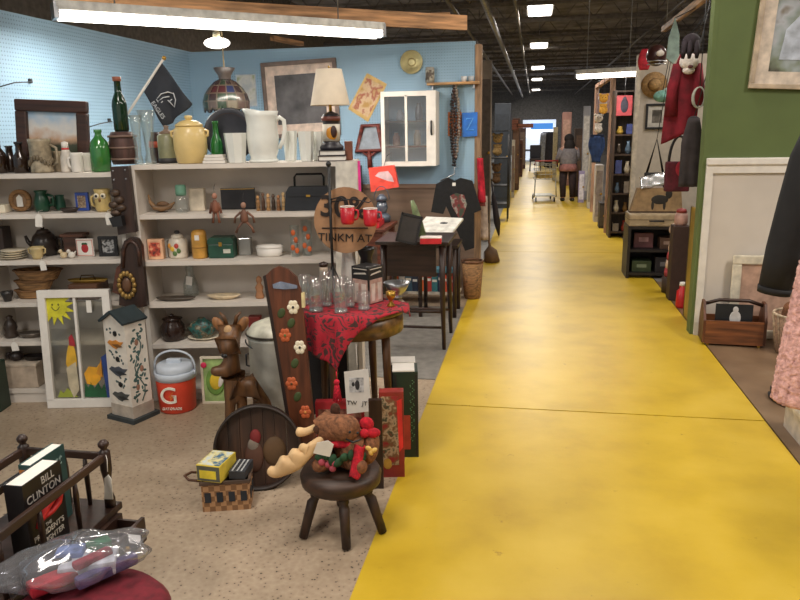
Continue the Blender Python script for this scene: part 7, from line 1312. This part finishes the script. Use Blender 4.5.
for nm, lab, px0, px1, py0, py1, Y, dep, c, cc in [
    ('white_pedestal', 'tall white pedestal stand left of the curio cabinet', 594, 604, 165, 216, 12.8, .3, (196, 190, 186), (160, 150, 150)),
    ('lilac_panel', 'narrow lilac and white door panel standing right of the person', 578, 585, 171, 201, 16.2, .12, (150, 140, 176), (210, 206, 214)),
    ('brown_wardrobe', 'dark brown wardrobe behind the person with the cart', 573, 590, 128, 193, 17.6, .5, (70, 54, 44), (100, 76, 58)),
    ('cream_column', 'cream painted column beside the far doorway', 552, 558, 127, 178, 23, .25, (196, 184, 150), (170, 156, 120)),
    ('white_door_sheet', 'white sheet shelf right of brown wardrobe', 588, 594, 140, 192, 15.0, .3, (190, 186, 180), (140, 132, 120)),
    ('grey_locker', 'tall dark blue grey cabinet standing at the left aisle edge', 493.5, 511, 103, 208, 15.0, .6, (46, 52, 60), (40, 46, 54)),
    ('far_bookcase', 'dark bookcase full of goods far down the left aisle side', 511.5, 520, 118, 190, 19.5, .5, (84, 60, 48), (120, 90, 70)),
    ('brown_dresser', 'reddish brown dresser farthest along the left aisle side', 514, 523, 140, 180, 25, .5, (110, 70, 56), (80, 50, 44)),
    ('red_stall', 'dark reddish stall front far along the left aisle side', 519, 526, 128, 174, 30, .6, (90, 64, 58), (130, 110, 96)),
    ('plank_partition', 'grey brown wooden partition beyond the blue wall end', 478.5, 492, 60, 240, 10.6, .08, (140, 128, 118), (90, 80, 74)),
    ('pink_shelf', 'pinkish display board above the person with the cart', 557, 572, 103, 131, 18.5, .1, (190, 150, 140), (210, 170, 150)),
    ('picture_board', 'grey picture display board beside the wardrobe far down the aisle', 583, 591, 106, 128, 16.8, .1, (150, 150, 156), (190, 186, 180)),
    ('rose_cupboard', 'dull rose coloured cupboard behind the walking person', 561, 572, 112, 160, 21, .4, (140, 104, 94), (170, 136, 120)),
    ('cream_rack', 'cream coloured rack at the left aisle side behind grey cabinet', 511, 515, 140, 197, 17.4, .3, (176, 166, 146), (120, 100, 84)),
    ('low_crate', 'low dark crate on the floor beside the curio cabinet', 599, 606, 203, 226, 12.0, .3, (54, 50, 52), (80, 74, 70)),
    ('dark_display', 'dark display case right of the far doorway', 560, 570, 128, 176, 26, .5, (70, 62, 58), (120, 110, 100))]:
    if nm in ('pink_shelf',): continue
    a = onY(px0, py1, Y); 
    t = stackbox(nm, lab, nm.split('_')[1], px0, px1, py0, py1, Y, dep, mat(c, .6, var=.2, sc=3)); b = onY(px1, py0, Y); w_, h_ = b.x - a.x, b.z - a.z
    t.location.z = 0
    for ch_ in t.children: ch_.location.z = 0; ch_.scale.z = b.z / h_
    kid(t, 'panel_moulding', mat(cc, .6), lambda q: [q.box((0, -.004, b.z * f), (w_ * .8, .008, b.z * .8)) for f in (.5,)] and None)
    kid(t, 'knob', BRASS, lambda q: q.ball((w_ * .3, -.015, b.z * .5), .02, n=8))
# things around the left aisle edge
t = thing('red_scarf', 'long red scarf hanging on the post at end of the blue wall', 'scarf', onY(480, 158, 6.98), 0); s = mpp(t.location); kid(t, 'scarf', mat((176, 28, 48), .9, var=.2, sc=20), lambda q: q.sheet(lambda u_, v_: ((u_ - .5) * (5 + 2 * v_) * s + 2.5 * s * v_, -.03 * math.sin(PI * u_) - .01 * math.sin(8 * v_), -44 * s * v_), 8, 16, .006)); kid(t, 'fringe', mat((150, 24, 40), .9), lambda q: [q.tube([((-.4 + .2 * j) * 6 * s + 2.5 * s, 0, -44 * s), ((-.4 + .2 * j) * 6 * s + 3 * s, 0, -48 * s)], .006, 4) for j in range(5)] and None); kid(t, 'nail', STEEL, lambda q: q.tube([(0, .03, 0), (0, -.03, .01)], .006, 5))
t = thing('pale_garment', 'pale pinkish garment hanging below the red scarf', 'garment', onY(484, 196, 7.1), 0); s = mpp(t.location); kid(t, 'cloth', mat((176, 160, 150), .9, var=.15), lambda q: q.sheet(lambda u_, v_: ((3 + 1.5 * v_) * s * math.cos(2 * PI * u_), 3 * s * math.sin(2 * PI * u_) + .6 * s * math.sin(10 * PI * u_) * v_, -44 * s * v_), 20, 10, .004)); kid(t, 'hanger', STEEL, lambda q: q.tube([(0, 0, -1 * s), (0, 0, 10 * s), (-.06, -.06, 11 * s)], .005, 5))
t = thing('black_rack', 'thin black display rack of plush toys left of the aisle', 'rack', (onY(496.6, 190, 13.0).x, 13.04, 0), 0)
for x in (-.2, .2):
    for y in (-.2, .2): kid(t, 'upright', BLACK, lambda q: q.tube([(x, y, 0), (x, y, 1.5)], .012, 6))
for z in (.3, .62, 1.1, 1.56): kid(t, 'tier', BLACK, lambda q: q.box((0, 0, z), (.4, .4, .016)))
plush('brown_plush', 'brown plush toy on a lower tier of the black rack', 496, 205, 13.0, (110, 84, 60), 1.0, .88)
for nm, lab, px, py, Y, c in [('dark_umbrella', 'dark folded umbrella leaning at the left aisle edge', 499, 236, 11.2, (44, 40, 50)), ('brown_broom', 'brown handled broom leaning behind the folded umbrella', 492, 262, 11.0, (110, 84, 60))]:
    p = fl(px, py); t = thing(nm, lab, nm.split('_')[1], p, 0); t.rotation_euler = (0, -.15, 0); kid(t, 'shaft', mat(c, .7), lambda q: q.lathe([(0, 0), (.012, .01), (.05, .2), (.035, .6), (.012, .68), (.012, .85), (0, .86)] if 'umb' in nm else [(0, 0), (.1, 0), (.08, .14), (.02, .2), (.014, .22), (.014, 1.1), (0, 1.1)], n=12)); kid(t, 'grip', BLACK, lambda q: q.ball((0, 0, .86 if 'umb' in nm else 1.1), .022))
o_ = thing('wooden_sign', 'small reddish wooden sign arm sticking out over the left far aisle', 'sign', onY(513, 126, 19.3), 0); s = mpp(o_.location); kid(o_, 'board', wood((150, 90, 66), .6), lambda q: q.box((2 * s, 0, 1 * s), (6 * s, .05, 10 * s))); kid(o_, 'arm', wood((160, 100, 74), .6), lambda q: q.box((12 * s, 0, 0), (16 * s, .05, 4 * s)))
# far end: lit doorway with bright storefront
WY = 38.0
a, b = onY(522, 168, WY), onY(556, 123, WY)
m = MB(); m.box(((a.x + b.x) / 2, WY + 3, .01), (b.x - a.x + 3, 9, .02)); struct('floor_end', m, mat((190, 196, 204), .4))
m = MB(); m.box(((a.x + b.x) / 2, WY + .04, 1.0), (b.x - a.x, .06, 2.0)); m.box(((a.x + b.x) / 2, WY + .0, .5), (b.x - a.x, .05, .1), mi=1); o = struct('window_1', m, [emit((214, 224, 236), .9), mat((120, 120, 124), .5)])
a2, b2 = onY(524, 137, WY - .4), onY(555, 129, WY - .4); m = MB(); m.box(((a2.x + b2.x) / 2, WY - .4, (a2.z + b2.z) / 2), (b2.x - a2.x, .1, b2.z - a2.z)); o = m.build('hanging_banner', emit((240, 244, 250), 1.6), None, (0, 0, 0), 0); tag(o, 'glowing white sign band above the far end of the aisle', 'sign')
a2, b2 = onY(531, 129.5, WY - .45), onY(553, 123, WY - .45); m = MB(); m.box(((a2.x + b2.x) / 2, WY - .6, (a2.z + b2.z) / 2), (b2.x - a2.x, .1, b2.z - a2.z)); o = m.build('hanging_banner', emit((70, 140, 220), .9), None, (0, 0, 0), 0); tag(o, 'glowing blue sign panel above the white band at the aisle end', 'sign')
p = fl(535, 171); t = thing('dark_chair', 'dark upholstered chair with wooden legs standing at the far end of the aisle', 'chair', p, 0); kid(t, 'backrest', mat((40, 40, 46), .8), lambda q: q.box((0, .18, .72), (.42, .1, .5), bev=.04)); kid(t, 'seat', mat((52, 44, 44), .8), lambda q: q.box((0, 0, .42), (.44, .4, .12), bev=.03)); 
for x in (-.18, .18):
    for y in (-.16, .16): kid(t, 'leg', mat((70, 48, 36), .5), lambda q: q.tube([(x, y, .36), (x * 1.1, y * 1.1, 0)], .025, 6))
p = fl(548, 167); 
for k, (px, py, c, lab) in enumerate([(545, 166, (170, 176, 190), 'pale blue grey covered rack at the far aisle end'), (551, 168, (50, 48, 54), 'dark covered rack right at the far aisle end')]):
    p = fl(px, py); t = thing('covered_rack', lab, 'rack', p, 0); kid(t, 'cover', mat(c, .9, var=.15), lambda q: q.sheet(lambda u_, v_: ((.22 + .05 * v_) * math.cos(2 * PI * u_), (.2 + .03 * math.sin(12 * PI * u_)) * math.sin(2 * PI * u_), 1.4 - 1.36 * v_), 20, 8, .01)); kid(t, 'top_cap', mat(tuple(x * .8 for x in c), .8), lambda q: q.box((0, 0, 1.4), (.3, .2, .08), bev=.02)); kid(t, 'caster', BLACK, lambda q: q.box((0, 0, .02), (.3, .2, .04)))
# person with shopping cart
p = fl(567, 201); t = thing('person', 'person with long dark hair in a grey sweater pushing a shopping cart down the aisle', 'person', p, .15)
SK = mat((190, 140, 116), .6)
skin('body', [(0, 0, .82), (0, 0, 1.0), (0, -.01, 1.14), (0, .0, 1.2), (0, .02, 1.3), (0, .03, 1.38), (-.09, 0, .78), (-.1, .04, .44), (-.1, -.02, .06), (-.1, .09, .03), (.09, 0, .78), (.1, -.02, .44), (.1, -.08, .06), (.1, .03, .03), (-.17, 0, 1.12), (-.22, .06, .92), (-.19, .26, .86), (-.18, .33, .86), (.17, 0, 1.12), (.22, .06, .92), (.1, .26, .86), (.07, .33, .86)],
     [(0, 1), (1, 2), (2, 3), (3, 4), (4, 5), (0, 6), (6, 7), (7, 8), (8, 9), (0, 10), (10, 11), (11, 12), (12, 13), (2, 14), (14, 15), (15, 16), (16, 17), (2, 18), (18, 19), (19, 20), (20, 21)],
     [.13, .12, .11, .05, .085, .075, .085, .06, .04, .035, .085, .06, .04, .035, .06, .045, .035, .03, .06, .045, .035, .03], SK, t)
SWT = mat((124, 120, 124), .9, var=.1, sc=20)
kid(t, 'sweater', SWT, lambda q: [q.lathe([(.17, .8), (.185, .84), (.185, 1.05), (.17, 1.14), (.08, 1.2), (.07, 1.21)], n=20, sy=.78), q.tube([(-.15, 0, 1.13), (-.225, .06, .92), (-.19, .24, .865)], [.075, .062, .05], 10), q.tube([(.15, 0, 1.13), (.225, .06, .92), (.11, .24, .865)], [.075, .062, .05], 10)] and None)
kid(t, 'trousers', mat((50, 38, 40), .9), lambda q: [q.tube([(-.085, 0, .82), (-.1, .04, .44), (-.1, -.02, .09)], [.105, .08, .06], 12), q.tube([(.085, 0, .82), (.1, -.02, .44), (.1, -.08, .09)], [.105, .08, .06], 12)] and None); kid(t, 'skirt', mat((150, 104, 100), .9, var=.2, sc=10), lambda q: q.lathe([(.16, .86), (.2, .76), (.205, .66), (.19, .66), (.15, .86), (.16, .86)], n=20, sy=.8))
kid(t, 'hair', mat((30, 24, 24), .8), lambda q: [q.ball((0, .0, 1.36), (.105, .11, .11)), q.ball((0, -.06, 1.2), (.12, .07, .17))] and None)
for x, y in ((-.1, .03), (.1, -.03)): kid(t, 'shoe', BLACK, lambda q: q.ball((x, y, .04), (.05, .13, .045)))
t = thing('shopping_cart', 'pale wire shopping cart on black wheels in front of the person', 'cart', p + Vector((-.52, .1, 0)), .1); WRE = mat((170, 166, 150), .4, .4)
def cartb(q):
    for z in (.5, .6, .7, .8): q.tube([(-.24, -.3, z), (.24, -.3, z), (.2, .4, z), (-.2, .4, z)], .008, 5, closed=True)
    for x in (-.2, -.1, 0, .1, .2): q.tube([(x, -.3, .5), (x, -.3, .82)], .006, 4); q.tube([(x, -.3, .5), (x * .85, .4, .5)], .006, 4); q.tube([(x * .85, .4, .5), (x * .85, .4, .8)], .006, 4)
kid(t, 'basket', WRE, cartb); kid(t, 'undercarriage', WRE, lambda q: [q.tube([(sx * .22, -.3, .5), (sx * .24, -.36, .12), (sx * .2, .38, .12)], .014, 6) for sx in (-1, 1)] + [q.box((0, 0, .13), (.4, .6, .02))] and None); kid(t, 'push_handle', mat((150, 50, 50), .5), lambda q: q.tube([(-.24, -.3, .82), (-.24, -.42, .9), (.24, -.42, .9), (.24, -.3, .82)], .016, 6)); kid(t, 'goods', mat((176, 150, 84), .8), lambda q: q.box((0, .05, .58), (.34, .45, .14), bev=.02))
for x in (-.2, .2):
    for y in (-.34, .36): kid(t, 'wheel', BLACK, lambda q: q.lathe([(0, -.012), (.055, -.012), (.055, .012), (0, .012)], (x, y, .055), 14, rot=(0, PI / 2, 0)))
sc = bpy.context.scene
sc.view_settings.view_transform = 'Standard'; sc.view_settings.look = 'None'; sc.view_settings.gamma = 1.0; sc.view_settings.use_curve_mapping = False
sc.view_settings.exposure = 0.0
for o in bpy.data.objects:
    for k_ in ('s', 'w', 'h'):
        if k_ in o: del o[k_]
